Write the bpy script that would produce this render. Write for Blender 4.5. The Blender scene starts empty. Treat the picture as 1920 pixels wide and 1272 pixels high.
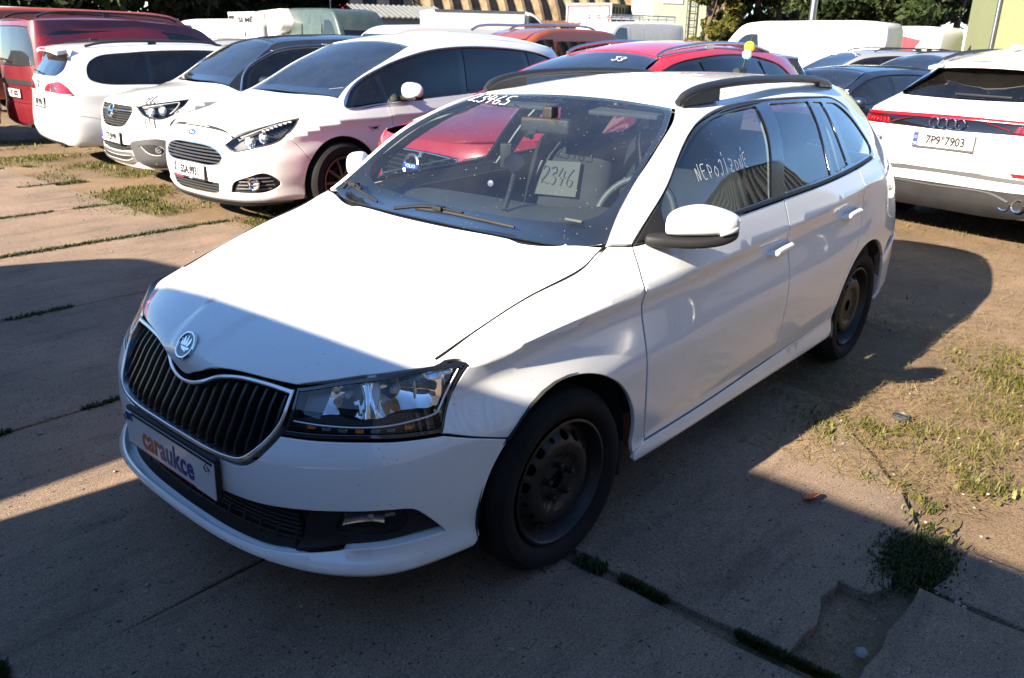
import bpy, bmesh, math, random
import numpy as np
from mathutils import Vector, Matrix
from mathutils.geometry import delaunay_2d_cdt

# ================================================================ camera, sky, sun, exposure
scene = bpy.context.scene
COL = scene.collection
CAM = (1.7951, 2.1571, 1.5991); YAW, PITCH, ROLL = 3.85777, -.354376, .0165317
fwd = Vector((math.cos(YAW) * math.cos(PITCH), math.sin(YAW) * math.cos(PITCH), math.sin(PITCH)))
rgt = Vector((math.sin(YAW), -math.cos(YAW), 0)); upv = rgt.cross(fwd)
r2 = rgt * math.cos(ROLL) + upv * math.sin(ROLL); u2 = -rgt * math.sin(ROLL) + upv * math.cos(ROLL)
cam = bpy.data.cameras.new('camera'); camo = bpy.data.objects.new('camera', cam); COL.objects.link(camo)
M = Matrix((r2, u2, -fwd)).transposed().to_4x4(); M.translation = CAM
camo.matrix_world = M
cam.sensor_width = 36; cam.lens = 36 * 1526.8 / 1920; cam.clip_start = .05; cam.clip_end = 900
cam.dof.use_dof = True; cam.dof.focus_distance = 2.75; cam.dof.aperture_fstop = 8
scene.camera = camo

SUN_DIR = Vector((-1.8826, .2819, -1)).normalized()          # the way the light travels
EL = math.asin(-SUN_DIR.z); AZ = math.atan2(-SUN_DIR.x, -SUN_DIR.y)
world = bpy.data.worlds.new('World'); scene.world = world; world.use_nodes = True
wn = world.node_tree
sky = wn.nodes.new('ShaderNodeTexSky'); sky.sky_type = 'NISHITA'; sky.sun_disc = False
sky.sun_elevation = EL; sky.sun_rotation = AZ; sky.altitude = 200; sky.air_density = 1.0; sky.dust_density = 0; sky.ozone_density = 5.5
wn.links.new(sky.outputs[0], wn.nodes['Background'].inputs[0]); wn.nodes['Background'].inputs[1].default_value = .066
sun = bpy.data.lights.new('sun', 'SUN'); sun.energy = 5.0; sun.angle = math.radians(.53); sun.color = (1, .87, .69)
suno = bpy.data.objects.new('sun', sun); COL.objects.link(suno); suno.rotation_euler = SUN_DIR.to_track_quat('-Z', 'Y').to_euler()
vs = scene.view_settings; vs.view_transform = 'Standard'; vs.look = 'None'; vs.exposure = 2.1; vs.gamma = 1
scene.cycles.max_bounces = 10; scene.cycles.transparent_max_bounces = 24; scene.cycles.glossy_bounces = 5
scene.cycles.caustics_reflective = False; scene.cycles.caustics_refractive = False
random.seed(7); RNG = np.random.default_rng(11)

# ---------------------------------------------------------------- surface maths
def _slopes(xs, ys):
    h = np.diff(xs, axis=0); dl = np.diff(ys, axis=0) / np.maximum(h, 1e-9)
    m = np.zeros_like(ys)
    a, b = dl[:-1], dl[1:]
    w1 = 2 * h[1:] + h[:-1]; w2 = h[1:] + 2 * h[:-1]
    ok = a * b > 0
    with np.errstate(divide='ignore', invalid='ignore'):
        hm = (w1 + w2) / (w1 / a + w2 / b)
    m[1:-1] = np.where(ok, hm, 0)
    m[0] = dl[0]; m[-1] = dl[-1]
    return m

def pchip(xs, ys, x, sharp=()):
    """monotone cubic through columns; xs, ys (K,) or (K,N); x (N,)"""
    x = np.asarray(x, float)
    if xs.ndim == 1:
        xs = np.repeat(xs[:, None], len(x), 1); ys = np.repeat(ys[:, None], len(x), 1)
    m = _slopes(xs, ys)
    K = xs.shape[0]
    i = np.clip((x[None, :] >= xs).sum(0) - 1, 0, K - 2)
    j = np.arange(len(x))
    x0, x1, y0, y1, m0, m1 = xs[i, j], xs[i + 1, j], ys[i, j], ys[i + 1, j], m[i, j], m[i + 1, j]
    h = np.maximum(x1 - x0, 1e-9); t = (x - x0) / h
    for k in sharp:                                   # rows where the surface is creased
        m0 = np.where(i == k, (y1 - y0) / h, m0); m1 = np.where(i + 1 == k, (y1 - y0) / h, m1)
    out = t < 0; over = t > 1
    tc = np.clip(t, 0, 1)
    r = (y0 * (1 + 2 * tc) * (1 - tc) ** 2 + h * m0 * tc * (1 - tc) ** 2 + y1 * tc * tc * (3 - 2 * tc) + h * m1 * tc * tc * (tc - 1))
    return r + np.where(out, t * h * m0, 0) + np.where(over, (t - 1) * h * m1, 0)

def crom(P, n=16, closed=False):
    P = np.asarray(P, float); N = len(P); out = []
    for i in range(N if closed else N - 1):
        if closed: a, b, c, d = P[i - 1], P[i], P[(i + 1) % N], P[(i + 2) % N]
        else: a, b, c, d = P[max(i - 1, 0)], P[i], P[i + 1], P[min(i + 2, N - 1)]
        if not closed and i == 0: a = 2 * b - c
        if not closed and i == N - 2: d = 2 * c - b
        def tj(p, q): return max(np.linalg.norm(q - p), 1e-6) ** .5
        t0 = 0; t1 = t0 + tj(a, b); t2 = t1 + tj(b, c); t3 = t2 + tj(c, d)
        for k in range(n):
            t = t1 + (t2 - t1) * k / n
            A1 = (t1 - t) / (t1 - t0) * a + (t - t0) / (t1 - t0) * b
            A2 = (t2 - t) / (t2 - t1) * b + (t - t1) / (t2 - t1) * c
            A3 = (t3 - t) / (t3 - t2) * c + (t - t2) / (t3 - t2) * d
            B1 = (t2 - t) / (t2 - t0) * A1 + (t - t0) / (t2 - t0) * A2
            B2 = (t3 - t) / (t3 - t1) * A2 + (t - t1) / (t3 - t1) * A3
            out.append((t2 - t) / (t2 - t1) * B1 + (t - t1) / (t2 - t1) * B2)
    if not closed: out.append(P[-1])
    return np.array(out)

class Body:
    """half plan curve + feature rows (x-knots -> height, offset) = side wall; centre profile + edge = top"""
    def __init__(s, plan, rows, prof, edge, crown=2.2):
        c = crom(plan, 24)
        L = np.concatenate([[0], np.cumsum(np.linalg.norm(np.diff(c, axis=0), axis=1))])
        s.L = L[-1]
        g = np.linspace(0, s.L, 600)
        s.g = g; s.bx = np.interp(g, L, c[:, 0]); s.by = np.interp(g, L, c[:, 1])
        k = np.array([1, 4, 6, 4, 1.]) / 16
        for _ in range(6):
            for a in (s.bx, s.by):
                sgn = 1 if a is s.bx else -1
                p = np.concatenate([sgn * a[2:0:-1], a, sgn * a[-2:-4:-1]]); a[:] = np.convolve(p, k, 'valid')
        tx, ty = np.gradient(s.bx, g), np.gradient(s.by, g)
        l = np.hypot(tx, ty); s.nx, s.ny = -ty / l * -1, tx / l * -1   # outward (right of travel: front->left flank)
        s.nx, s.ny = ty / l, -tx / l
        s.rows = []
        for r in rows:                           # r: list of (u, z, d)
            r = np.array(sorted(r)); f = (lambda k: pchip(r[:, 0], r[:, k], g)) if len(r) > 2 else (lambda k: np.interp(g, r[:, 0], r[:, k]))
            s.rows.append((f(1), f(2)))
        s.prof = np.array(sorted(prof)); s.edge = np.array(sorted(edge)); s.crown = crown; s.sharp = (2, 6)
    def ux(s, x): return float(np.interp(-x, -s.bx, s.g))
    def uy(s, y, rear=False):
        i = np.argmax(s.by)
        return float(np.interp(-y, -s.by[i:], s.g[i:])) if rear else float(np.interp(y, s.by[:i], s.g[:i]))
    def wall(s, u, z, off=0.):
        u = np.atleast_1d(np.asarray(u, float)); z = np.atleast_1d(np.asarray(z, float))
        sg = np.where(u < 0, -1., 1.); a = np.abs(u)
        ov = a > s.L; a = np.where(ov, np.clip(2 * s.L - a, 0, s.L), a); sg = np.where(ov, -sg, sg)
        Z = np.array([np.interp(a, s.g, r[0]) for r in s.rows]); D = np.array([np.interp(a, s.g, r[1]) for r in s.rows])
        d = pchip(Z, D, z, s.sharp) + off
        nx, ny = np.interp(a, s.g, s.nx), np.interp(a, s.g, s.ny)
        x = np.interp(a, s.g, s.bx) + nx * d; y = np.interp(a, s.g, s.by) + ny * d
        return np.stack([x, y * sg, z], 1)
    def top(s, x, y, off=0.):
        x = np.atleast_1d(np.asarray(x, float)); y = np.atleast_1d(np.asarray(y, float))
        pr = s.prof if s.prof.shape[1] == 3 else np.c_[s.prof[:, 0], s.prof[:, 0], s.prof[:, 1]]
        ed = s.edge if s.edge.shape[1] == 4 else np.c_[s.edge[:, 0], s.edge[:, 0], s.edge[:, 1:]]
        xc = pchip(pr[:, 0], pr[:, 1], x); zc = pchip(pr[:, 0], pr[:, 2], x)
        xe, ye, ze = (pchip(ed[:, 0], ed[:, k], x) for k in (1, 2, 3))
        q = (np.abs(y) / ye) ** s.crown
        return np.stack([xc + (xe - xc) * q, y, zc + (ze - zc) * q + off], 1)
    # domain helpers
    def P(s, x, z):
        u = np.linspace(s.ux(x) - .5, s.ux(x) + .5, 81)
        for _ in range(2):
            w = s.wall(u, np.full(len(u), float(z)))[:, 0]; i = int(np.clip((w > x).sum(), 1, len(u) - 1))
            t = (w[i - 1] - x) / (w[i - 1] - w[i] + 1e-12); m = u[i - 1] + t * (u[i] - u[i - 1])
            u = np.linspace(u[i - 1], u[i], 5)
        return (float(m), z)
    def Y(s, y, z, rear=False):
        i = s.g[np.argmax(s.by)]; u = np.linspace(i - .2, s.L, 200) if rear else np.linspace(0, i, 200)
        w = s.wall(u, np.full(200, float(z)))[:, 1]; m = float(np.interp(-abs(y), -w, u) if rear else np.interp(abs(y), w, u))
        return (m if y >= 0 else -m, z)
def smooth_outline(pts, step=.02, closed=True):
    """pts (a, b) smooth or (a, b, 1) corner -> dense polyline"""
    n = len(pts); c = [len(p) > 2 and p[2] for p in pts]; P = [np.array(p[:2], float) for p in pts]
    out = []
    if not any(c):
        o = crom(P, 12, True)
        return resample(o, step, True)
    s = c.index(1) if 1 in c else c.index(True)
    idx = [(s + k) % n for k in range(n + 1)]
    seg = [idx[0]]
    for k in idx[1:]:
        seg.append(k)
        if c[k]:
            q = [P[i] for i in seg]
            o = crom(q, 12) if len(q) > 2 else np.array(q)
            out.append(resample(o, step, False)[:-1]); seg = [k]
    return np.concatenate(out)
def resample(o, step, closed):
    o = np.asarray(o)
    if closed: o = np.concatenate([o, o[:1]])
    L = np.concatenate([[0], np.cumsum(np.linalg.norm(np.diff(o, axis=0), axis=1))])
    k = max(3, int(round(L[-1] / step))) if closed else max(1, int(math.ceil(L[-1] / step)))
    t = np.linspace(0, L[-1], k + 1)
    r = np.stack([np.interp(t, L, o[:, 0]), np.interp(t, L, o[:, 1])], 1)
    return r[:-1] if closed else r

# ================================================================ materials
MATS = {}
def mat(name):
    m = bpy.data.materials.new(name); m.use_nodes = True; MATS[name] = m
    return m, m.node_tree.nodes, m.node_tree.links, m.node_tree.nodes['Principled BSDF']
def simple(name, col, rough=.5, metal=0., coat=0., spec=.5, bump=None, vary=0.):
    m, n, l, p = mat(name)
    p.inputs['Base Color'].default_value = (*col, 1); p.inputs['Roughness'].default_value = rough
    p.inputs['Metallic'].default_value = metal; p.inputs['Coat Weight'].default_value = coat; p.inputs['Coat Roughness'].default_value = .04
    p.inputs['Specular IOR Level'].default_value = spec
    tc = n.new('ShaderNodeTexCoord')
    if bump:
        t = n.new('ShaderNodeTexNoise'); t.inputs['Scale'].default_value = bump[0]; t.inputs['Detail'].default_value = 4; l.new(tc.outputs['Object'], t.inputs['Vector'])
        b = n.new('ShaderNodeBump'); b.inputs['Strength'].default_value = bump[1]; b.inputs['Distance'].default_value = .01; l.new(t.outputs[0], b.inputs['Height']); l.new(b.outputs[0], p.inputs['Normal'])
    if vary:
        t = n.new('ShaderNodeTexNoise'); t.inputs['Scale'].default_value = 7; t.inputs['Detail'].default_value = 6; l.new(tc.outputs['Object'], t.inputs['Vector'])
        r = n.new('ShaderNodeMapRange'); r.inputs[1].default_value = .3; r.inputs[2].default_value = .7; r.inputs[3].default_value = 1 - vary; r.inputs[4].default_value = 1 + vary; l.new(t.outputs[0], r.inputs[0])
        x = n.new('ShaderNodeMix'); x.data_type = 'RGBA'; x.blend_type = 'MULTIPLY'; x.inputs[0].default_value = 1; x.inputs[6].default_value = (*col, 1)
        l.new(r.outputs[0], x.inputs[7]); l.new(x.outputs[2], p.inputs['Base Color'])
    return m
def paint(name, col, metal=0., rough=.32, dirt=.5, speck=0., coat=1.):
    """clear-coated car paint with a film of dust and, on request, small flecks of dirt"""
    m, n, l, p = mat(name)
    tc = n.new('ShaderNodeTexCoord')
    t = n.new('ShaderNodeTexNoise'); t.inputs['Scale'].default_value = 3.5; t.inputs['Detail'].default_value = 8; t.inputs['Roughness'].default_value = .65; l.new(tc.outputs['Object'], t.inputs['Vector'])
    r = n.new('ShaderNodeMapRange'); r.inputs[1].default_value = .42; r.inputs[2].default_value = .78; r.inputs[3].default_value = 0; r.inputs[4].default_value = .16 * dirt; l.new(t.outputs[0], r.inputs[0])
    x = n.new('ShaderNodeMix'); x.data_type = 'RGBA'; l.new(r.outputs[0], x.inputs[0]); x.inputs[6].default_value = (*col, 1); x.inputs[7].default_value = (.36, .31, .25, 1)
    out = x.outputs[2]
    if speck:
        for sc, th, k in ((38, .075, .35), (85, .10, .30)):
            v = n.new('ShaderNodeTexVoronoi'); v.inputs['Scale'].default_value = sc; l.new(tc.outputs['Object'], v.inputs['Vector'])
            a = n.new('ShaderNodeMath'); a.operation = 'LESS_THAN'; a.inputs[1].default_value = th; l.new(v.outputs['Distance'], a.inputs[0])
            s = n.new('ShaderNodeSeparateColor'); l.new(v.outputs['Color'], s.inputs[0])
            g = n.new('ShaderNodeMath'); g.operation = 'LESS_THAN'; g.inputs[1].default_value = speck * k; l.new(s.outputs[0], g.inputs[0])
            q = n.new('ShaderNodeMath'); q.operation = 'MULTIPLY'; l.new(a.outputs[0], q.inputs[0]); l.new(g.outputs[0], q.inputs[1])
            w = n.new('ShaderNodeMath'); w.operation = 'MULTIPLY'; w.inputs[1].default_value = .7; l.new(q.outputs[0], w.inputs[0])
            y = n.new('ShaderNodeMix'); y.data_type = 'RGBA'; l.new(w.outputs[0], y.inputs[0]); l.new(out, y.inputs[6]); y.inputs[7].default_value = (.07, .05, .04, 1); out = y.outputs[2]
    l.new(out, p.inputs['Base Color'])
    rr = n.new('ShaderNodeMapRange'); rr.inputs[3].default_value = rough; rr.inputs[4].default_value = rough + .15; l.new(t.outputs[0], rr.inputs[0]); l.new(rr.outputs[0], p.inputs['Roughness'])
    p.inputs['Metallic'].default_value = metal; p.inputs['Coat Weight'].default_value = coat; p.inputs['Coat Roughness'].default_value = .035
    return m
def glass(name, tint, boost=1.0, dust=.0, base=.0):
    m, n, l, p = mat(name); n.remove(p)
    o = n['Material Output']; tr = n.new('ShaderNodeBsdfTransparent'); tr.inputs[0].default_value = (*tint, 1)
    g = n.new('ShaderNodeBsdfGlossy'); g.inputs['Roughness'].default_value = .0; g.inputs[0].default_value = (1, 1, 1, 1)
    f = n.new('ShaderNodeFresnel'); ge = n.new('ShaderNodeNewGeometry'); io = n.new('ShaderNodeMapRange'); io.inputs[3].default_value = 1.52; io.inputs[4].default_value = 1 / 1.52; l.new(ge.outputs['Backfacing'], io.inputs[0]); l.new(io.outputs[0], f.inputs[0])
    k = n.new('ShaderNodeMath'); k.operation = 'MULTIPLY_ADD'; k.inputs[1].default_value = boost; k.inputs[2].default_value = base; k.use_clamp = True; l.new(f.outputs[0], k.inputs[0])
    x = n.new('ShaderNodeMixShader'); l.new(k.outputs[0], x.inputs[0]); l.new(tr.outputs[0], x.inputs[1]); l.new(g.outputs[0], x.inputs[2])
    out = x.outputs[0]
    if dust:
        tc = n.new('ShaderNodeTexCoord'); t = n.new('ShaderNodeTexNoise'); t.inputs['Scale'].default_value = 6; t.inputs['Detail'].default_value = 9; l.new(tc.outputs['Object'], t.inputs['Vector'])
        r = n.new('ShaderNodeMapRange'); r.inputs[1].default_value = .35; r.inputs[2].default_value = .8; r.inputs[3].default_value = dust * .35; r.inputs[4].default_value = dust; l.new(t.outputs[0], r.inputs[0])
        v = n.new('ShaderNodeTexVoronoi'); v.inputs['Scale'].default_value = 55; l.new(tc.outputs['Object'], v.inputs['Vector'])
        a = n.new('ShaderNodeMath'); a.operation = 'LESS_THAN'; a.inputs[1].default_value = .09; l.new(v.outputs['Distance'], a.inputs[0])
        s = n.new('ShaderNodeSeparateColor'); l.new(v.outputs['Color'], s.inputs[0])
        b = n.new('ShaderNodeMath'); b.operation = 'LESS_THAN'; b.inputs[1].default_value = .35; l.new(s.outputs[0], b.inputs[0])
        q = n.new('ShaderNodeMath'); q.operation = 'MULTIPLY'; l.new(a.outputs[0], q.inputs[0]); l.new(b.outputs[0], q.inputs[1])
        w = n.new('ShaderNodeMath'); w.operation = 'MULTIPLY_ADD'; w.inputs[1].default_value = .4; l.new(q.outputs[0], w.inputs[0]); l.new(r.outputs[0], w.inputs[2])
        d = n.new('ShaderNodeBsdfDiffuse'); d.inputs[0].default_value = (.62, .58, .52, 1)
        y = n.new('ShaderNodeMixShader'); l.new(w.outputs[0], y.inputs[0]); l.new(out, y.inputs[1]); l.new(d.outputs[0], y.inputs[2]); out = y.outputs[0]
    l.new(out, o.inputs[0])
    return m
def lamp_lens(name, col):
    m, n, l, p = mat(name); p.inputs['Base Color'].default_value = (*col, 1); p.inputs['Roughness'].default_value = .12; p.inputs['Coat Weight'].default_value = 1; p.inputs['Coat Roughness'].default_value = .02
    tc = n.new('ShaderNodeTexCoord'); w = n.new('ShaderNodeTexWave'); w.inputs['Scale'].default_value = 28; w.bands_direction = 'Y'; l.new(tc.outputs['Object'], w.inputs['Vector'])
    b = n.new('ShaderNodeBump'); b.inputs['Strength'].default_value = .25; b.inputs['Distance'].default_value = .004; l.new(w.outputs[1], b.inputs['Height']); l.new(b.outputs[0], p.inputs['Normal'])
    return m
paint('paint_white', (.76, .765, .76), dirt=.35, speck=.8, rough=.38)
paint('paint_white_plain', (.66, .66, .65), dirt=.4, speck=.1)
paint('paint_van_white', (.62, .62, .61), dirt=.9, coat=.5)
paint('paint_red', (.38, .008, .02), dirt=.25, rough=.3)
paint('paint_dark_red', (.11, .005, .010), dirt=.25)
paint('paint_van_red', (.36, .065, .035), dirt=.6, coat=.5)
paint('paint_navy', (.010, .016, .035), dirt=.25, metal=.2)
paint('paint_black', (.008, .008, .010), dirt=.2)
paint('paint_silver', (.42, .42, .43), dirt=.3, metal=.6)
paint('paint_green_grey', (.035, .055, .048), dirt=.6, coat=.6)
paint('paint_orange', (.20, .04, .008), dirt=.4)
simple('gloss_black', (.006, .006, .007), .12, coat=1)
simple('slat_black', (.006, .006, .007), .3, spec=.35)
simple('black_plastic', (.014, .014, .015), .55, spec=.3, bump=(300, .15), vary=.2)
simple('grey_plastic', (.05, .05, .053), .5, spec=.4, bump=(300, .15))
simple('satin_rail', (.02, .021, .024), .42, bump=(400, .1))
simple('rubber', (.010, .010, .011), .8, spec=.2, bump=(160, .2), vary=.35)
simple('steel_wheel', (.012, .0115, .0115), .45, spec=.35, bump=(60, .25), vary=.6)
simple('alloy', (.42, .42, .43), .3, metal=1, vary=.1)
simple('dark_alloy', (.16, .14, .13), .38, metal=.9, vary=.1)
simple('chrome', (.80, .81, .83), .07, metal=1, vary=.04)
simple('satin_silver', (.62, .63, .65), .28, metal=1)
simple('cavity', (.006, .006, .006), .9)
simple('underbody', (.012, .012, .012), .85)
simple('dash_plastic', (.028, .029, .031), .62, bump=(220, .2))
simple('seat_fabric', (.016, .016, .019), .9, bump=(500, .3), vary=.3)
simple('lining', (.32, .32, .31), .85)
simple('lining_dark', (.03, .03, .033), .8)
simple('lamp_reflector', (.75, .76, .78), .06, metal=1)
simple('lamp_satin', (.7, .71, .73), .22, metal=1)
simple('lamp_grey', (.22, .22, .23), .3)
simple('lamp_frost', (.55, .55, .56), .35)
simple('plate_white', (.60, .60, .59), .35, coat=.3)
simple('plate_blue', (.012, .045, .32), .35, coat=.3)
simple('ink_black', (.01, .01, .012), .5)
simple('ink_red', (.42, .015, .03), .5)
simple('ink_blue', (.02, .035, .22), .5)
simple('ink_white', (.8, .8, .8), .6)
simple('paper', (.055, .057, .055), .8)
simple('lilac_plastic', (.10, .07, .14), .4); simple('foam_mint', (.35, .70, .62), .8, bump=(200, .3)); simple('foam_yellow', (.80, .50, .02), .8, bump=(200, .3))
simple('amber', (.75, .22, .03), .2, coat=1)
lamp_lens('red_lens', (.24, .004, .007)); lamp_lens('dark_red_lens', (.07, .002, .004))
glass('glass_windshield', (.72, .82, .84), 1.5, dust=.018)
glass('glass_side', (.52, .60, .62), 1.5, dust=.02)
glass('glass_tint', (.06, .07, .085), 1.5, dust=.012)
glass('glass_lamp', (.95, .96, .97), 1.0)
# 'caraukce' lettering runs orange - grey - blue
m, n, l, p = mat('ink_gradient'); p.inputs['Roughness'].default_value = .5
tc = n.new('ShaderNodeTexCoord'); sx = n.new('ShaderNodeSeparateXYZ'); l.new(tc.outputs['Generated'], sx.inputs[0]); cr = n.new('ShaderNodeValToRGB'); l.new(sx.outputs[0], cr.inputs[0])
e = cr.color_ramp.elements; e[0].color = (.42, .07, .02, 1); e[1].color = (.012, .018, .16, 1); e[1].position = .72
for q, c in ((.16, (.52, .13, .03, 1)), (.34, (.42, .13, .05, 1)), (.40, (.17, .14, .16, 1)), (.58, (.12, .11, .18, 1))):
    el = e.new(q); el.color = c
l.new(cr.outputs[0], p.inputs['Base Color'])

# ================================================================ mesh helpers
def link(name, me, material, parent=None, mw=None):
    o = bpy.data.objects.new(name, me); COL.objects.link(o)
    if material: me.materials.append(MATS[material] if isinstance(material, str) else material)
    if parent is not None: o.parent = parent
    if mw is not None: o.matrix_local = mw
    return o
def tag(o, label=None, cat=None, group=None, kind=None):
    if label: o['label'] = label
    if cat: o['category'] = cat
    if group: o['group'] = group
    if kind: o['kind'] = kind
    return o
def empty(name, loc=(0, 0, 0), rz=0.):
    o = bpy.data.objects.new(name, None); COL.objects.link(o); o.location = loc; o.rotation_euler = (0, 0, rz); o.empty_display_size = .2
    return o
def raw(name, V, F, material, parent=None, N=None, smooth=True, mw=None):
    me = bpy.data.meshes.new(name); me.from_pydata([tuple(map(float, v)) for v in V], [], [tuple(int(i) for i in f) for f in F]); me.update()
    if smooth: me.polygons.foreach_set('use_smooth', [True] * len(me.polygons))
    if N is not None: me.normals_split_custom_set_from_vertices([tuple(map(float, v)) for v in N])
    return link(name, me, material, parent, mw)
def fdnorm(S, A, e=1.5e-3):
    a, b = A[:, 0], A[:, 1]
    n = np.cross(S(a + e, b) - S(a - e, b), S(a, b + e) - S(a, b - e))
    return n / np.maximum(np.linalg.norm(n, axis=1, keepdims=True), 1e-12)
def area2(o):
    x, y = o[:, 0], o[:, 1]; return .5 * np.sum(x * np.roll(y, -1) - np.roll(x, -1) * y)
def inside(o, p):
    x0, y0 = o[:, 0], o[:, 1]; x1, y1 = np.roll(x0, -1), np.roll(y0, -1); dy = np.where(y1 == y0, 1e-12, y1 - y0); r = np.zeros(len(p), bool)
    for i in range(0, len(p), 2000):
        x, y = p[i:i + 2000, 0:1], p[i:i + 2000, 1:2]
        r[i:i + 2000] = (((y0 > y) != (y1 > y)) & (x < (x1 - x0) * (y - y0) / dy + x0)).sum(1) % 2 == 1
    return r
def offset2(o, d):
    """shift a closed CCW polyline inwards by d"""
    t = np.roll(o, -1, 0) - np.roll(o, 1, 0); t /= np.maximum(np.linalg.norm(t, axis=1, keepdims=True), 1e-9)
    return o + np.stack([-t[:, 1], t[:, 0]], 1) * d
def panel(name, S, out, material, parent=None, holes=(), step=.035, inset=.002, depth=.014, off=0., ostep=.02, flip=False, rnd=.003, feat=None):
    """a sheet cut to an outline on the surface S, with rolled edges; out/holes: control points or dense arrays"""
    def dense(o):
        o = np.asarray(o) if isinstance(o, np.ndarray) else smooth_outline(o, ostep)
        return o
    O = dense(out); O = O[::-1] if area2(O) < 0 else O
    HS = []
    for h in holes:
        h = dense(h); HS.append(h if area2(h) < 0 else h[::-1])          # holes run clockwise
    loops = [offset2(O, inset + rnd)] + [offset2(h, inset + rnd) for h in HS]
    base = S if off == 0 else None
    def Sf(a, b, d=0.):
        P = S(a, b)
        if off + d != 0:
            A = np.stack([a, b], 1); P = P + fdnorm(S, A) * ((off + d) * (-1 if flip else 1))
        return P
    lo, hi = O.min(0), O.max(0)
    gx = np.arange(lo[0] + step * .5, hi[0], step); gy = np.arange(lo[1] + step * .5, hi[1], step)
    pts = np.zeros((0, 2))
    if len(gx) and len(gy):
        G = np.stack(np.meshgrid(gx, gy), -1).reshape(-1, 2)
        k = inside(loops[0], G)
        for h in loops[1:]: k &= ~inside(h, G)
        G = G[k]
        if len(G):
            allb = np.concatenate(loops)
            dm = np.full(len(G), 1e9)
            for i in range(0, len(allb), 64):
                dm = np.minimum(dm, np.sqrt(((G[:, None] - allb[None, i:i + 64]) ** 2).sum(-1)).min(1))
            pts = G[dm > step * .45]
            if feat is not None:                      # extra rows of points along the creases of the surface
                B_, ks = feat; us = np.arange(lo[0], hi[0], step * .8); P_ = []
                for k_ in ks:
                    a = np.abs(us); a = np.where(a > B_.L, 2 * B_.L - a, a); P_.append(np.stack([us, np.interp(a, B_.g, B_.rows[k_][0])], 1))
                P_ = np.concatenate(P_); k = inside(loops[0], P_)
                for h in loops[1:]: k &= ~inside(h, P_)
                P_ = P_[k]
                if len(P_):
                    dm = np.full(len(P_), 1e9)
                    for i in range(0, len(allb), 64): dm = np.minimum(dm, np.sqrt(((P_[:, None] - allb[None, i:i + 64]) ** 2).sum(-1)).min(1))
                    P_ = P_[dm > .008]
                    if len(pts):
                        d2 = np.full(len(pts), 1e9)
                        for i in range(0, len(P_), 64): d2 = np.minimum(d2, np.sqrt(((pts[:, None] - P_[None, i:i + 64]) ** 2).sum(-1)).min(1))
                        pts = pts[d2 > step * .4]
                    pts = np.concatenate([pts, P_])
    V2 = np.concatenate(loops + [pts]); E = []; s = 0
    for L in loops:
        n_ = len(L); E += [(s + i, s + (i + 1) % n_) for i in range(n_)]; s += n_
    res = delaunay_2d_cdt([Vector(v) for v in V2], E, [], 0, 1e-6)
    v2 = np.array([tuple(v) for v in res[0]]); tri = np.array([tuple(f) for f in res[2]])
    cen = v2[tri].mean(1); k = inside(loops[0], cen)
    for h in loops[1:]: k &= ~inside(h, cen)
    tri = tri[k]
    V = Sf(v2[:, 0], v2[:, 1]); N = fdnorm(S, v2) * (-1 if flip else 1)
    a = tri[:, 0]; ar = (v2[tri[:, 1]] - v2[a])[:, 0] * (v2[tri[:, 2]] - v2[a])[:, 1] - (v2[tri[:, 1]] - v2[a])[:, 1] * (v2[tri[:, 2]] - v2[a])[:, 0]
    tri = np.where((ar > 0)[:, None] != flip, tri, tri[:, ::-1])
    Vs, Ns, Fs = [V], [N], [tri.tolist()]; base_i = len(V)
    if depth:
        for L, src in zip(loops, [O] + HS):
            n_ = len(L); mid = offset2(src, inset + rnd * .3); edge = offset2(src, inset)
            n0 = fdnorm(S, L) * (-1 if flip else 1)
            r0 = Sf(L[:, 0], L[:, 1]); r1 = Sf(mid[:, 0], mid[:, 1], -rnd * .3); r2_ = Sf(edge[:, 0], edge[:, 1], -rnd); r3 = Sf(edge[:, 0], edge[:, 1], -depth)
            w = S(edge[:, 0], edge[:, 1]) - S(L[:, 0], L[:, 1]); w /= np.maximum(np.linalg.norm(w, axis=1, keepdims=True), 1e-9)
            q = n0 + w; q /= np.linalg.norm(q, axis=1, keepdims=True)
            for r, nn in ((r0, n0), (r1, q), (r2_, w), (r3, w)): Vs.append(r); Ns.append(nn)
            for k_ in range(3):
                for i in range(n_):
                    j = (i + 1) % n_; A, B = base_i + k_ * n_, base_i + (k_ + 1) * n_
                    f = (A + i, B + i, B + j, A + j)
                    Fs.append([f[::-1] if flip else f])
            base_i += 4 * n_
    V = np.concatenate(Vs); N = np.concatenate(Ns); F = [f for b in Fs for f in b]
    return raw(name, V, F, material, parent, N)
def box(bm, c, s, rot=None, bevel=0.):
    r = bmesh.ops.create_cube(bm, size=1); vs_ = r['verts']
    for v in vs_: v.co = Vector((v.co.x * s[0], v.co.y * s[1], v.co.z * s[2]))
    if bevel:
        ed = list({e_ for v in vs_ for e_ in v.link_edges})
        g = bmesh.ops.bevel(bm, geom=ed, offset=bevel, segments=2, affect='EDGES', profile=.6); vs_ = list({v for f in g['faces'] for v in f.verts} | {v for v in vs_ if v.is_valid})
    for v in vs_:
        if rot is not None: v.co = rot @ v.co
        v.co += Vector(c)
    return vs_
def boxo(name, c, s, material, parent=None, rot=None, bevel=.0, smooth=False):
    bm = bmesh.new(); box(bm, c, s, rot, bevel); return bmo(name, bm, material, parent, smooth)
def bmo(name, bm, material, parent=None, smooth=True, mw=None, auto=None):
    bmesh.ops.recalc_face_normals(bm, faces=bm.faces[:])
    me = bpy.data.meshes.new(name); bm.to_mesh(me); bm.free()
    if smooth:
        me.polygons.foreach_set('use_smooth', [True] * len(me.polygons))
        if auto: me.set_sharp_from_angle(angle=math.radians(auto))
    return link(name, me, material, parent, mw)
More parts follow.
